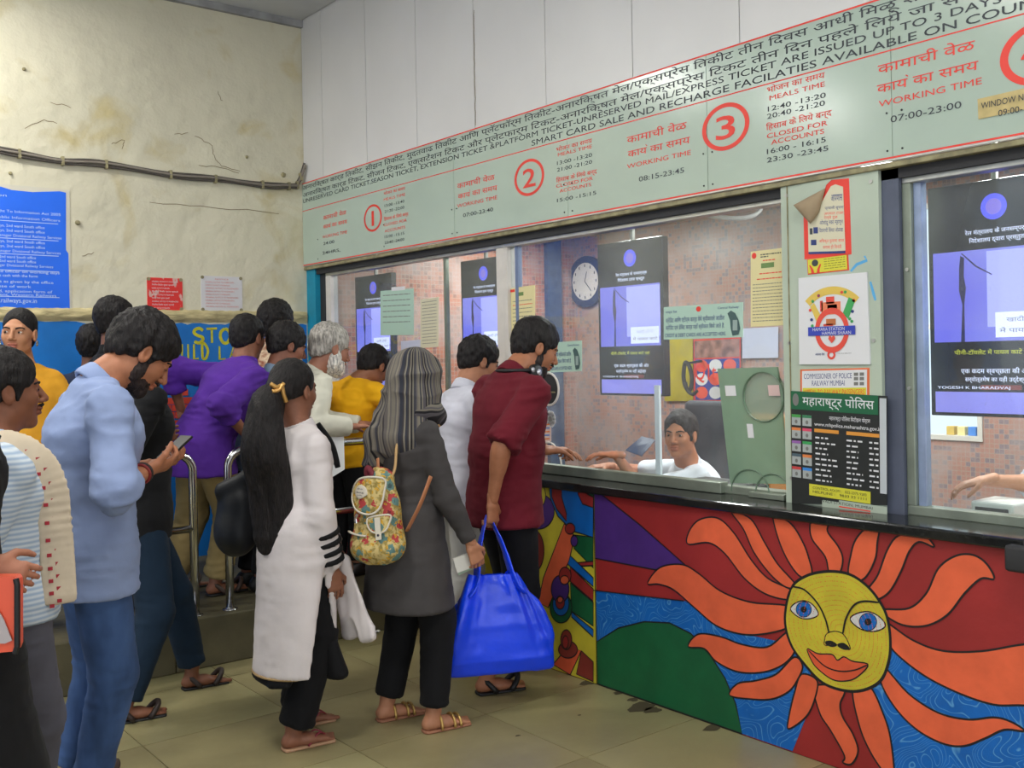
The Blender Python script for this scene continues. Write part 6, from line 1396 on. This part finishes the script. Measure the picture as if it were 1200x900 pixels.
C = Fld(); nh = p.head+p.R@np.array((0, -.022, -.055))*p.hs; d = unit(nh-p.neck); C.cap(p.neck-d*.01, p.neck+d*.04, .066, .060, .003, clip=[clipn(p.neck+d*.032, d)]); C.cap(p.neck-d*.05, nh+d*.06, .054, .054, .003, 's'); surf('collar', C, kt, tunic, .005)
for k, t in enumerate((.28, .44, .60, .76)):
    a = p.elR+(p.wrR-p.elR)*t; b = p.elR+(p.wrR-p.elR)*(t+.085); dd = unit(b-a); rr = (.042+.029)*(1-t)+(.028+.028)*t
    F = Fld().cap(a-dd*.02, b+dd*.02, (rr+.0035)*p.s, (rr+.001)*p.s, 0, clip=[clipn(b, dd), clipn(a, -dd)]); surf('sleeve_band', F, K_black, tunic, .005)
mb = MB(); mb.tube([np.array((p.pel[0]-.02+math.cos(a)*.163, p.pel[1]+math.sin(a)*.183, hz+.006)) for a in np.linspace(math.pi*.66, math.pi*1.36, 20)], .006, 6); mb.build('gold_hem', mat('gold_braid', (170, 140, 96), .6), tunic)
# front panel of the tunic lifted by the stride
F = Fld().ecap(p.pel+p.f*.145-p.u*.12+p.r*.10, p.pel+p.f*.22-p.u*.44+p.r*.11, (.04, .014), (.085, .014), p.r*.9+p.f*.3, .02, clip=[clipn(p.pel+p.f*.2-p.u*.47, -p.u)]); surf('front_panel', F, kt, tunic, .006, wr=.016, ws=(22, 22, 2))
trousers(p, K_blackp, ankle=.015, fat=.018, flare=.020, wr=.008, waist=-.02)
F = Fld().ecap(p.pel+p.f*.04-p.u*.28, p.pel+p.f*.13-p.u*.62+p.r*.02, (.10, .04), (.13, .05), p.r, .03, clip=[clipn(p.pel-p.u*.585, -p.u)]).ecap(p.pel-p.u*.3-p.f*.08, p.pel-p.u*.62-p.f*.12, (.13, .05), (.15, .05), p.r, .04, clip=[clipn(p.pel-p.u*.58, -p.u)]); surf('underskirt', F, K_blackp, p.root, .008, wr=.012, ws=(9, 9, 3))
shoes(p, mat('maroon_thong', (132, 40, 56), .5), 'thong', mat('cream_sole', (176, 136, 104), .6))
def exh(F, P, s, R):
    F.ell(P(0, -.10, .0), [.045*s, .05*s, .05*s], R, .03)
hair(p, H_black, front=.085, back=-.10, hf=.015, hb=-.045, thick=.012, rough=.0015, extra=exh, sideburn=False)
a0 = p.P(0, -.125, -.005); tl = [a0, a0+np.array((-.035, -.01, -.07)), a0+np.array((-.06, -.03, -.22)), at(318, 575, 4.02), at(322, 642, 4.02)]
F = Fld(); sp_ = spline(tl, 5); n = len(sp_)
for i in range(n-1):
    t = i/(n-1); t2 = (i+1)/(n-1); wv = lambda t: (.030+.055*math.sin(min(t*1.5, 1)*math.pi/2)*(1-.25*max(t-.8, 0)*5), .028+.022*math.sin(math.pi*min(t+.1, 1)))
    F.ecap(sp_[i], sp_[i+1], wv(t), wv(t2), p.f*.55+p.r*.6, .03)
surf('ponytail', F, H_black, p.root, .006, wr2=.003, ws2=(80, 80, 12), wr=.006, ws=(24, 24, 3))
cl_ = p.P(.012, -.135, -.004); e = MB(); e.tube(spline([cl_+np.array(q) for q in ((-.03, -.035, .03), (-.005, -.04, .015), (.02, -.03, .02), (.028, -.03, -.015), (.04, -.028, -.045))], 5), [.009]*21, 8); e.tube(spline([cl_+np.array(q) for q in ((-.025, -.04, .0), (.0, -.045, .005), (.025, -.04, .03))], 4), .008, 8); e.build('hair_clip', mat('gold_clip', (208, 160, 90), .35, .5), p.root, True)
# black shoulder bag / stole
F = Fld().ell(at(279, 598, 4.22), (.075, .10, .13), None, .02).ell(at(276, 625, 4.2), (.08, .10, .09), None, .04).cap(at(262, 575, 4.2), at(300, 555, 4.2), .03, .04, .03)
e = empty('black_backpack', tuple(at(280, 640, 4.2)), 'plain black backpack behind the woman in the white tunic', 'backpack'); surf('bag_body', F, cloth('black_nylon', (18, 20, 24), rough=.5), e, .008, wr=.008)
MB().tube(spline([at(285, 560, 4.2), at(318, 515, 4.22), p.shL+p.u*.06, p.shL+p.f*.09-p.u*.05], 6), .016, 8, flat=.4).build('shoulder_strap', K_black, e, True)
MB().tube(spline([at(372, 497, 4.26), at(388, 520, 4.28), at(396, 548, 4.28)], 5), [.022]*10+[.018], 10, flat=.6).build('stole', K_black, p.root, True)
e = MB().extr([ony(386, 512, YR-.024), ony(403, 511, YR-.024), ony(404, 550, YR-.03), ony(388, 560, YR-.03)], (0, .002, 0)).build('paper_slip', M_pwhite); tag(e, 'folded white paper slip beside the arm of the woman in white', 'paper')

# ================================================================ 3 man in the blue shirt
p = person('man in pale blue shirt and jeans looking down at his phone', fwd=(1, -.05), H=1.80, wide=1.06, head=at(166, 415, 3.60), neck=at(112, 450, 3.50), pelvis=at(106, 640, 3.50), hpitch=.72,
           ftR=onz(108, 945, 0)[:2], ftL=onz(86, 928, 0)[:2], wrR=at(172, 551, 3.48), polR=(-.25, -.7, -1), wrL=at(176, 545, 3.82), polL=(-.2, .3, -1), hd=((1, -.5, .12), (1, .3, .15)), hpn=((0, 0, 1), (0, .6, .8)), curl=.75, skin=(172, 112, 80), hs=1.04, kp=(1, 0))
P3 = p
shirt(p, cloth('blue_chambray', (140, 156, 194), vscale=3, var=.09), sleeve=1.30, hem=-.15, hemw=.185, hemd=.155, fat=.028, wr=.013, arm=.020)
jm = cloth('blue_denim', (66, 92, 138), vscale=9, var=.3, stretch=(1, 1, .4)); jeans = trousers(p, jm, ankle=.02, fat=.018, name='jeans', wr=.008)
MB().extr([p.pel-p.f*.155-p.u*.06+p.r*a+p.u*b-p.f*(.008 if b < 0 else 0) for a, b in ((.02, .0), (.15, .0), (.15, -.12), (.085, -.15), (.02, -.12))], -p.f*.004).build('back_pocket', jm, jeans)
shoes(p, mat('brown_slipper', (60, 44, 36), .6), 'slipper', M_rub)
hair(p, H_black, thick=.022, rough=.006, scl=55)
beard(p, H_stub, t=.004, rough=.0025)
for k, t in enumerate((.80, .87)):
    a = p.elR+(p.wrR-p.elR)*t; dd = unit(p.wrR-p.elR); u1 = unit(np.cross(dd, (0, 0, 1))); u2 = np.cross(dd, u1); o = MB().tube([a+(u1*math.cos(q)+u2*math.sin(q))*.032 for q in np.linspace(0, 2*math.pi, 25)], .005, 8, False).build('bracelet', mat(('red_thread', 'dark_thread')[k], ((130, 34, 34), (40, 34, 34))[k], .6)); tag(o, ('red thread bracelet on the wrist of the man in blue', 'dark cord bracelet on the wrist of the man in blue')[k], 'bracelet')
g = (p.gripR+p.gripL)/2; e = empty('mobile_phone', tuple(g), 'dark mobile phone held up by the man in the blue shirt', 'phone')
d_ = unit((.75, .2, .55)); s_ = unit(np.cross(d_, (0, 0, 1))); MB().extr([g+d_*a+s_*b+np.array((.03, 0, .02)) for a, b in ((-.06, -.034), (.07, -.034), (.07, .034), (-.06, .034))], np.cross(s_, d_)*.009).build('casing', M_rub, e)
MB().extr([g+d_*a+s_*b+np.array((.03, 0, .02))+np.cross(s_, d_)*-.001 for a, b in ((-.052, -.030), (.062, -.030), (.062, .030), (-.052, .030))], np.cross(s_, d_)*.0005).build('glass', mat('phone_glass', (20, 22, 26), .1), e)

# ================================================================ 4 man at the left edge with the scarf
p = person('man in pale striped shirt at the left edge with beige scarf', fwd=(1, 0), H=1.66, wide=1.02, head=at(6, 459, 2.98), neck=at(-8, 522, 2.93), pelvis=at(8, 700, 2.95), hpitch=.0, ftR=onz(35, 1000, 0)[:2], ftL=onz(20, 975, 0)[:2],
           wrR=at(48, 694, 2.90), polR=(-1, -.3, .1), hd=(None, (-.1, .5, -1)), curl=.5, skin=(132, 82, 58), hs=1.0)
P4 = p
mstr = cloth('white_blue_stripe', (202, 214, 226)); nt, b, L = nodes_of(mstr); tc = nt.nodes.new('ShaderNodeTexCoord'); wv = nt.nodes.new('ShaderNodeTexWave'); wv.bands_direction = 'Z'; wv.inputs['Scale'].default_value = 22; wv.inputs['Distortion'].default_value = .6; L(tc.outputs['Object'], wv.inputs[0])
mx = nt.nodes.new('ShaderNodeMix'); mx.data_type = 'RGBA'; mx.inputs[6].default_value = (*lin((214, 222, 230)), 1); mx.inputs[7].default_value = (*lin((160, 182, 208)), 1); L(wv.outputs[1], mx.inputs[0]); L(mx.outputs[2], b.inputs['Base Color'])
shirt(p, mstr, sleeve=1.62, hem=-.05, fat=.03, wr=.008, arm=.024); trousers(p, cloth('grey_trousers', (92, 92, 104)), fat=.022); shoes(p, M_rub, 'shoe')
hair(p, H_black, thick=.016, rough=.004); beard(p, H_black, full=False, t=.003)
mb = MB().tube([p.wrR+unit(np.cross(p.wrR-p.elR, (0, 0, 1)))*math.cos(q)*.034+np.array((0, 0, 1))*math.sin(q)*.034 for q in np.linspace(0, 2*math.pi, 20)], .010, 8, False).build('wrist_watch', M_rub); tag(mb, 'dark wrist watch on the hand in the pocket at left', 'watch')
sc1 = empty('scarf', tuple(p.neck), 'beige cotton scarf with red woven marks over the shoulder at left', 'scarf')
gm = cloth('beige_cotton', (212, 196, 172))
for sg, nm in ((1, 'near_end'), (-1, 'far_end')):
    pts = [p.neck-p.f*.07+p.u*.03, p.neck+p.r*sg*.085+p.u*.02, p.chest+p.f*.10+p.r*sg*.135+p.u*.06, p.waist+p.f*.11+p.r*sg*.15, p.pel+p.f*.10+p.r*sg*.175+p.u*.0]
    F = Fld(); S = spline(pts, 9)
    for i in range(len(S)-1): w0 = .034+.010*min(1, i/14); F.ecap(S[i], S[i+1], (w0, .008), (w0, .008), unit(p.f+p.r*sg*.2), .010)
    o = surf('scarf_end', F, gm, sc1, .006, wr=.002, ws=(20, 20, 3))
    if sg == 1:
        Sd = S[14:]
        for i, q in enumerate(Sd[::2]):
            for k in (-1, 1): MB().box(q+p.r*.0078+p.f*(k*.010-.012)+p.u*(k*.006)-np.array((.006, .0013, .005)), q+p.r*.0078+p.f*(k*.010-.012)+p.u*(k*.006)+np.array((.006, .0013, .005))).build('woven_mark', mat('scarf_red', (176, 46, 60), .8), o)

# ================================================================ 5 figure in black at the lower left edge
p = person('person in long black robe at the lower left edge', fwd=(.97, .2), H=1.64, female=True, head=at(-66, 402, 2.48), neck=at(-72, 482, 2.46), pelvis=at(-70, 716, 2.46), ftR=onz(-60, 1130, 0)[:2], ftL=onz(-70, 1090, 0)[:2],
           wrR=at(-16, 664, 2.40), polR=(-1, -.1, -.5), hd=(None, (.8, -.2, -.35)), curl=.7, skin=(176, 118, 92))
P5 = p
def ex(F): F.ecap(p.pel, np.array((p.pel[0]+.02, p.pel[1], .06)), (.18, .15), (.34, .30), p.r, .05, clip=[clipn((0, 0, .05), (0, 0, -1))])
shirt(p, K_black, sleeve=1.9, hem=-.12, fat=.03, name='robe', collar=False, extra=ex, wr=.012, arm=.03, hemw=.21, hemd=.17); shoes(p, M_rub, 'shoe')
P = p.P; F = Fld().ell(P(0, -.028, .03), (.098, .122, .118), p.R, .02).ell(P(0, 0, -.07), (.085, .105, .10), p.R, .05).ecap(P(0, -.05, -.03), p.chest+p.u*.05, (.10, .09), (.16, .13), p.r, .06).ell(P(0, .125, -.012), (.066, .095, .088), p.R, .012, 's'); surf('headscarf', F, K_black, p.root, .007, wr=.006)
wd_ = unit(p.wrR-p.elR); wn_ = unit(np.cross(wd_, (0, 0, 1))); wq = p.wrR-wd_*.035
mb = MB().tube([wq+wn_*math.cos(q)*.047+np.cross(wd_, wn_)*math.sin(q)*.047 for q in np.linspace(0, 2*math.pi, 24)], .013, 8, False).build('wrist_band', M_rub); tag(mb, 'thick black band on the black sleeve at lower left', 'wristband')
a = at(-12, 676, 2.34); e = empty('orange_folder', tuple(at(5, 768, 2.34)), 'bright orange folder with a pale patch held at the lower left edge', 'folder')
b_ = at(20, 676, 2.34); U = b_-a; Vd = at(-12, 766, 2.34)-a
MB().box((0, 0, 0), (1, 1, 1), .08); 
mb = MB(); prof = [(0, 0), (.90, 0), (.98, .04), (1, .12), (1, .90), (.92, .97), (0, 1)]
mb.extr([a+U*u_+Vd*v_ for u_, v_ in prof], (.02, .03, 0)); mb.build('cover', mat('orange_plastic', (232, 92, 62), .35), e)
mb = MB().extr([a+U*u_+Vd*v_-np.array((.002, .003, 0)) for u_, v_ in [(.30, .40), (.55, .55), (.85, .82), (.60, .86), (.30, .86)]], (-.0015, -.002, 0)); mb.build('pale_patch', mat('folder_print', (180, 170, 170), .5), e)
MB().tube([a+U*u_+Vd*v_-np.array((.002, .003, 0)) for u_, v_ in [(.98, .02), (1.03, .1), (1.03, .9), (.95, .99)]], .007, 8).build('black_edge', M_rub, e)

# ================================================================ 6 woman against the wall, far left
p = person('woman in yellow top against the blue wall glancing sideways, far left', fwd=(-.66, -.75), H=1.56, female=True, base=PZ, head=at(22, 391, 5.0), neck=at(30, 431, 5.06), pelvis=at(35, 545, 5.06), ftR=at(25, 700, 5.0)[:2], ftL=at(48, 700, 5.1)[:2],
           curl=.4, skin=(196, 138, 102), look=(.38, 0), res=.013, browc=(34, 26, 24), hs=1.10, hroll=-.05, hfwd=(-.50, -.86), lips=(170, 84, 80))
shirt(p, cloth('yellow_cotton', (232, 166, 48)), sleeve=.5, hem=-.35, fat=.022, name='tunic', collar=False, hemw=.2, hemd=.16); trousers(p, cloth('dark_blue_trousers', (40, 46, 66)), fat=.03)
hair(p, H_black, front=.075, back=-.10, hf=.010, hb=-.05, thick=.006, top=.092, side=.062, rough=.001, sideburn=False, extra=lambda F, P, s, R: F.ell(P(0, -.12, -.03), [.04*s, .035*s, .045*s], R, .02)); shoes(p, M_rub, 'thong')
for sg in (-1, 1):
    o = MB().tube([p.P(sg*.086, -.002+.010*math.cos(q), -.045+.012*math.sin(q)) for q in np.linspace(0, 2*math.pi, 14)], .003, 6, False).build('earring', mat('bright_metal', (220, 214, 200), .2, .9)); tag(o, 'small %s earring of the woman in yellow at far left' % ('left', 'right')[sg > 0], 'earring')
o = MB().tube(spline([p.neck+p.f*.07+p.r*.05+p.u*.03, p.neck+p.f*.11-p.u*.03, p.neck+p.f*.07-p.r*.06+p.u*.03], 5), .007, 6).build('neck_ruffle', mat('yellow_ruffle', (222, 200, 60), .8), p.root)

# ================================================================ 7 people between the blue shirt and the wall
p = person('man in black walking behind the man in blue, in dark sandals', fwd=(1, -.08), H=1.62, head=at(172, 415, 4.62), neck=at(166, 452, 4.58), pelvis=at(165, 600, 4.62), hpitch=.2, ftR=onz(148, 846, 0)[:2], ftL=onz(228, 806, 0)[:2],
           wrR=at(182, 510, 4.55), polR=(-.5, 0, -1), hd=(None, (1, -.1, .05)), curl=.8, skin=(128, 82, 60), res=.014)
shirt(p, K_black, sleeve=.9, hem=-.12, fat=.03, wr=.01, arm=.03); trousers(p, cloth('dark_teal_jeans', (22, 40, 58)), fat=.028); shoes(p, mat('dark_brown_slipper', (44, 32, 28), .6), 'slipper', M_rub); hair(p, H_black)
p = person('dark-haired man by the wall, head above the man in blue', fwd=(1, .1), H=1.66, base=PZ, head=at(137, 376, 5.45), neck=at(132, 412, 5.42), pelvis=at(130, 520, 5.42), curl=.4, skin=(126, 84, 64), res=.016, hres=.004)
shirt(p, K_black, sleeve=.6, fat=.02); trousers(p, K_blackp); hair(p, H_black, thick=.016, length=.02); shoes(p, M_rub, 'shoe')
p = person('short dark-haired man by the wall, only hair seen behind the blue collar', fwd=(.6, .8), H=1.53, base=PZ, head=at(109, 405, 6.0), neck=at(107, 436, 5.97), pelvis=at(107, 535, 5.97), curl=.4, skin=(120, 80, 60), res=.016, hres=.004, hs=1.05)
shirt(p, cloth('navy_shirt', (36, 44, 66)), sleeve=.6, fat=.02); trousers(p, K_blackp); hair(p, H_black, thick=.016, length=.02); shoes(p, M_rub, 'shoe')

# ================================================================ 8 man in purple on the platform
p = person('man in purple shirt and khaki trousers leaning forward, hand on hip', fwd=(1, .12), H=1.76, base=PZ, wide=1.05, head=at(291, 396, 5.78), neck=at(287, 428, 5.72), pelvis=at(236, 518, 5.60), hpitch=.15, hfwd=(.9, .45), ftR=onz(254, 697, PZ)[:2], ftL=onz(205, 692, PZ)[:2],
           wrR=at(291, 512, 5.52), polR=(-1, -.4, 0), wrL=at(213, 482, 5.8), polL=(-1, .2, .8), hd=((.3, -.2, -1), (.1, 0, -1)), curl=.6, skin=(140, 90, 66), res=.013)
shirt(p, cloth('purple_cotton', (84, 42, 146), vscale=5, var=.1), sleeve=1.55, sleeve2=1.4, hem=-.17, fat=.034, wr=.015, arm=.024, hemw=.215, hemd=.19)
trousers(p, cloth('khaki_cotton', (158, 138, 92), vscale=5, var=.08), fat=.030, wr=.012, waist=-.04); hair(p, H_black, thick=.011); shoes(p, mat('brown_slipper', (60, 44, 36), .6), 'slipper', M_rub)
# 9,10 two men behind purple
p = person('taller dark-haired man behind the man in purple, face turned away', fwd=(.8, .5), H=1.66, base=PZ, head=at(325, 380, 6.5), neck=at(318, 410, 6.45), pelvis=at(305, 500, 6.4), curl=.4, skin=(140, 92, 70), res=.016, hres=.004, hs=1.25)
shirt(p, cloth('checked_shirt', (150, 90, 70), col2=(220, 200, 170), vscale=30, var=0), sleeve=1.9, fat=.02); trousers(p, K_blackp); hair(p, H_black, thick=.014, length=.01); shoes(p, M_rub, 'shoe')
p = person('dark-haired man with bowed head between purple shirt and ponytail', fwd=(1, -.1), H=1.60, base=PZ, head=at(337, 406, 5.85), neck=at(322, 436, 5.8), pelvis=at(297, 530, 5.85), hpitch=.35, curl=.4, skin=(132, 82, 62), res=.016, hres=.004, hs=1.12, wrL=at(300, 540, 5.7))
shirt(p, cloth('blue_grey_shirt', (120, 140, 160)), sleeve=.6, fat=.02); trousers(p, K_blackp); hair(p, H_black, thick=.016); shoes(p, M_rub, 'shoe')
# ================================================================ 11 old man, 12 boy in yellow
p = person('old man with white beard in cream tunic leaning on rail', fwd=(1, -.05), H=1.66, base=PZ, head=at(387, 409, 6.0), neck=at(367, 438, 5.95), pelvis=at(340, 530, 6.05), hpitch=.30, wrR=at(413, 500, 5.80), polR=(-.3, -.5, -1), wrL=at(425, 497, 6.0), hd=((1, 0, .0), (1, -.05, 0)), hpn=((0, 0, -1), (0, 0, -1)), curl=.35, skin=(158, 106, 84), hs=1.18, res=.013, browc=(150, 140, 130))
shirt(p, cloth('cream_kurta', (204, 200, 184), vscale=4), sleeve=1.92, hem=-.35, fat=.03, wr=.013, hemw=.2, hemd=.17, arm=.028); trousers(p, cloth('white_pyjama', (190, 188, 180)), fat=.03); shoes(p, M_rub, 'shoe')
hair(p, H_grey, thick=.014, rough=.004); beard(p, H_white, t=.016, rough=.004)
p = person('boy in yellow t-shirt bending over the counter by the old man', fwd=(.9, .25), H=1.56, base=PZ, head=at(438, 430, 6.25), neck=at(418, 447, 6.2), pelvis=at(404, 528, 6.2), hpitch=.55, wrR=at(440, 502, 5.92), polR=(.2, -.8, -.6), wrL=at(455, 490, 6.25), polL=(.3, .5, -.5), hd=((-.8, .2, 0), (1, 0, 0)), curl=.4, skin=(150, 98, 70), hs=1.10, res=.013)
shirt(p, cloth('yellow_jersey', (244, 180, 24), vscale=5), sleeve=.92, hem=-.10, fat=.03, wr=.010, arm=.03, collar=False); trousers(p, K_blackp, fat=.03); hair(p, H_black, thick=.014); shoes(p, M_rub, 'shoe')
# ================================================================ 13 man in white reaching to the counter
p = person('man in white shirt reaching into the window behind the man in maroon', fwd=(1, -.25), H=1.68, head=at(562, 424, 5.28), neck=at(545, 456, 5.22), pelvis=at(537, 572, 5.22), hpitch=.35, ftR=onz(517, 768, 0)[:2], ftL=onz(505, 752, 0)[:2], wrR=at(648, 527, 5.12), polR=(-.1, -.5, -1), wrL=at(590, 540, 5.3), hd=(None, (.6, -.6, -.12)), curl=.3, hpn=(None, (0, 0, -1)), skin=(172, 118, 88))
shirt(p, cloth('white_shirt', (206, 206, 218), vscale=5), sleeve=1.35, hem=-.14, fat=.026, wr=.010, arm=.022); trousers(p, cloth('white_trousers', (196, 194, 190)), fat=.026); shoes(p, mat('brown_slipper', (60, 44, 36), .6), 'slipper', M_rub)
hair(p, H_black, thick=.018, rough=.005)
# ================================================================ 14 man in maroon with headphones and the blue bag
p = person('man in maroon shirt with headphones round his neck at the counter', fwd=(1, -.04), H=1.76, wide=1.08, head=at(628, 408, 4.80), neck=at(600, 440, 4.72), pelvis=at(590, 580, 4.75), hpitch=.42, hfwd=(1, -.38), ftR=onz(572, 812, 0)[:2], ftL=onz(598, 786, 0)[:2], toe=(1, -.25),
           wrR=at(577, 588, 4.52), polR=(-.9, -.2, 0), wrL=at(645, 528, 5.02), polL=(0, .4, -1), hd=((1, 0, 0), (.0, -.02, -1)), hpn=((0, 0, -1), (-.2, 1, 0)), curl=(.95), skin=(164, 108, 78), hs=1.02)
P14 = p
shirt(p, cloth('maroon_cotton', (98, 20, 34), vscale=5, var=.1), sleeve=1.03, sleeve2=1.0, hem=-.13, fat=.026, wr=.013, arm=.022, belly=.03, hemw=.20, hemd=.175)
trousers(p, K_blackp, ankle=.05, fat=.022); shoes(p, M_rub, 'slipper', M_rub); hair(p, H_black, thick=.016, rough=.004); beard(p, H_stub, t=.003, rough=.002)
e = empty('headphones', tuple(p.neck), 'black headphones with white discs hung round the neck of the man in maroon', 'headphones')
hq = lambda a: p.neck+unit(p.head-p.neck)*.035+(-p.f*math.cos(a)*.095+p.r*math.sin(a)*.095)*1.0+p.f*.01
MB().tube([hq(a) for a in np.linspace(-1.7, 1.7, 26)], .013, 10, flat=.7).build('headband', M_rub, e, True)
for sg in (-1, 1):
    c_ = hq(1.95*sg)-p.u*.012; n_ = unit(p.r*sg*.85+p.f*.2+p.u*.1); MB().tube([c_-n_*.02, c_-n_*.012, c_+n_*.012, c_+n_*.02], [.034, .040, .040, .030], 24).build('ear_cup', M_rub, e, True)
    MB().tube([c_+n_*.019, c_+n_*.024], .015, 18).build('disc', mat('silver_disc', (200, 200, 206), .25, .5), e, True)
    q = hq(1.55*sg)+n_*.016; MB().tube([q, q+n_*.004], .012, 14).build('disc', MATS['silver_disc'], e, True)
# blue carrier bag
tp = p.gripR; bgc = at(586, 735, 4.42); wd = unit((.90, -.42, 0)); dp = unit(np.cross(wd, (0, 0, 1))); e = empty('carrier_bag', tuple(bgc-np.array((0, 0, .19))), 'bright blue plastic carrier bag hanging from the hand of the man in maroon', 'bag')
M_bag = mat('blue_plastic', (14, 66, 236), .28, spec=.6, var=.10, vscale=4, bump=.004, bscale=9)
nv, nu = 60, 96; Pv = np.zeros((nv*nu, 3)); 
zb, zt_ = bgc[2]-.195, bgc[2]+.235
for i in range(nv):
    v = i/(nv-1); z = zb+(zt_-zb)*v; hw = np.interp(v, [0, .02, .10, .35, .6, .8, 1], [.225, .236, .238, .236, .205, .15, .10]); hd_ = np.interp(v, [0, .02, .15, .5, .8, 1], [.03, .04, .062, .065, .045, .02]); sh_ = np.interp(v, [0, .5, 1], [0, .0, -.02])
    for j in range(nu):
        a = 2*math.pi*j/nu; ca, sa = math.cos(a), math.sin(a); k = 2/5
        Pv[i*nu+j] = bgc*np.array((1, 1, 0))+np.array((0, 0, z))+wd*(hw*math.copysign(abs(ca)**k, ca)+sh_)+dp*hd_*math.copysign(abs(sa)**k, sa)
Qv = np.array([(i*nu+j, i*nu+(j+1) % nu, (i+1)*nu+(j+1) % nu, (i+1)*nu+j) for i in range(nv-1) for j in range(nu)]); Nn = vnormals(Pv, Qv)
ray_ = np.stack([(Pv-tp)@wd/(np.abs(Pv[:, 2]-tp[2])+.08), Pv[:, 2]*.6], 1); fold = vnoise(np.stack([ray_[:, 0]*9, ray_[:, 1]*4, (Pv@dp > bgc@dp)*7.], 1)); amt = np.clip((Pv[:, 2]-zb)/.25, .15, 1)
Pv = Pv+Nn*((1-2.4*np.abs(fold))*.016*amt+.004*vnoise(Pv, (24, 24, 24)))[:, None]
me = np_mesh('bag_body', Pv, Qv); o = link('bag_body', me, M_bag, e)
mb = MB(); n0 = [tuple(Pv[j]) for j in range(nu)]; mb.poly(n0); mb.build('bag_base', M_bag, e)
for sg in (-1, 1):
    for sd in (-1, 1):
        a = np.array((bgc[0], bgc[1], zt_-.03))+wd*(sg*.085-.02)+dp*sd*.02; b = tp+np.array((0, 0, .015))+wd*sg*.006+dp*sd*.006
        mid = (a+b)/2+wd*sg*.008
        MB().tube(spline([a-np.array((0, 0, .05))+wd*sg*.035, a, mid, b], 7), [.055]*5+[.046]*4+[.038]*4+[.030]*4+[.022]*3+[.016]*2, 10, flat=.22).build('handle', M_bag, e, True)
# ================================================================ 15,16 clerks behind the glass
p = person('clerk in white shirt seated behind the glass, arm stretched out', fwd=(-.80, .60), hfwd=(-.93, -.36), H=1.68, base=.10, head=at(797, 510, 5.12), neck=(3.95, 3.51, .995), pelvis=(4.22, 3.62, .62), wrL=at(722, 533, 5.02), polL=(.3, .0, -1), wrR=(3.80, 3.95, .97), polR=(.6, .5, -.2), hd=((-.7, .7, .05), (-1, .3, 0)), hpn=((0, 0, -1), (0, 0, -1)), curl=.3,
           ftR=(3.98, 3.92), ftL=(3.95, 3.70), kp=(-1, 0, .4), skin=(184, 120, 88), hs=.98, hres=.004)
shirt(p, cloth('clerk_white', (226, 228, 238)), sleeve=.95, hem=-.05, fat=.024, wr=.008, arm=.022); trousers(p, K_blackp, waist=.10); shoes(p, M_rub, 'shoe'); hair(p, hair_mat('greying_hair', (50, 44, 44)), thick=.012, top=.086)
o = MB().extr([at(733, 528, 5.05), at(752, 535, 5.02), at(768, 516, 5.12), at(752, 512, 5.15)], (0, 0, .003)).build('ticket_sheet', mat('dark_sheet', (70, 76, 100), .5)); tag(o, 'dark sheet of paper above the outstretched arm of the clerk', 'paper')
p = person('second clerk behind the right-hand window, one hand in view', fwd=(-1, .1), H=1.66, base=.10, head=(4.02, 1.36, 1.27), neck=(4.12, 1.36, 1.12), pelvis=(4.26, 1.36, .66), wrR=at(1150, 562, 3.80), polR=(.5, .4, -.6), hd=(None, (-.7, .75, -.25)), hpn=(None, (0, 0, -1)), curl=.35, ftR=(3.95, 1.45), ftL=(3.95, 1.25), kp=(-1, 0, .4), skin=(190, 132, 100), res=.016)
shirt(p, cloth('clerk_pale', (210, 218, 232)), sleeve=1.4, hem=-.05, fat=.024, arm=.022, wr=.008); trousers(p, K_blackp, waist=.10); shoes(p, M_rub, 'shoe'); hair(p, H_black)
e = empty('office_stool', (4.32, 1.36, .1), 'dark round office stool under the second clerk', 'stool'); MB().tube([(4.32, 1.36, .50), (4.32, 1.36, .53)], .18, 24).build('seat', M_chair, e); MB().tube([(4.32, 1.36, .1), (4.32, 1.36, .5)], .03, 12).build('column', M_dark, e); MB().tube([(4.32, 1.36, .1), (4.32, 1.36, .12)], .2, 20).build('base', M_dark, e)
# litter
for px, py, l in ((192, 790, 'crumpled white paper scrap at the foot of the platform kerb'), (437, 742, 'tiny pale paper scrap near the kerb beside the headscarf woman')):
    q = onz(px, py, 0); mb = MB(); n = 9; mb.extr([q+np.array((.05*math.cos(k*.7)*(1+.3*math.sin(k*3)), .03*math.sin(k*.7), .003+.008*(k % 2))) for k in range(n)], (0, 0, .004)); o = mb.build('paper_scrap', M_pwhite, tri=True); tag(o, l, 'paper')
bpy.context.view_layer.update()
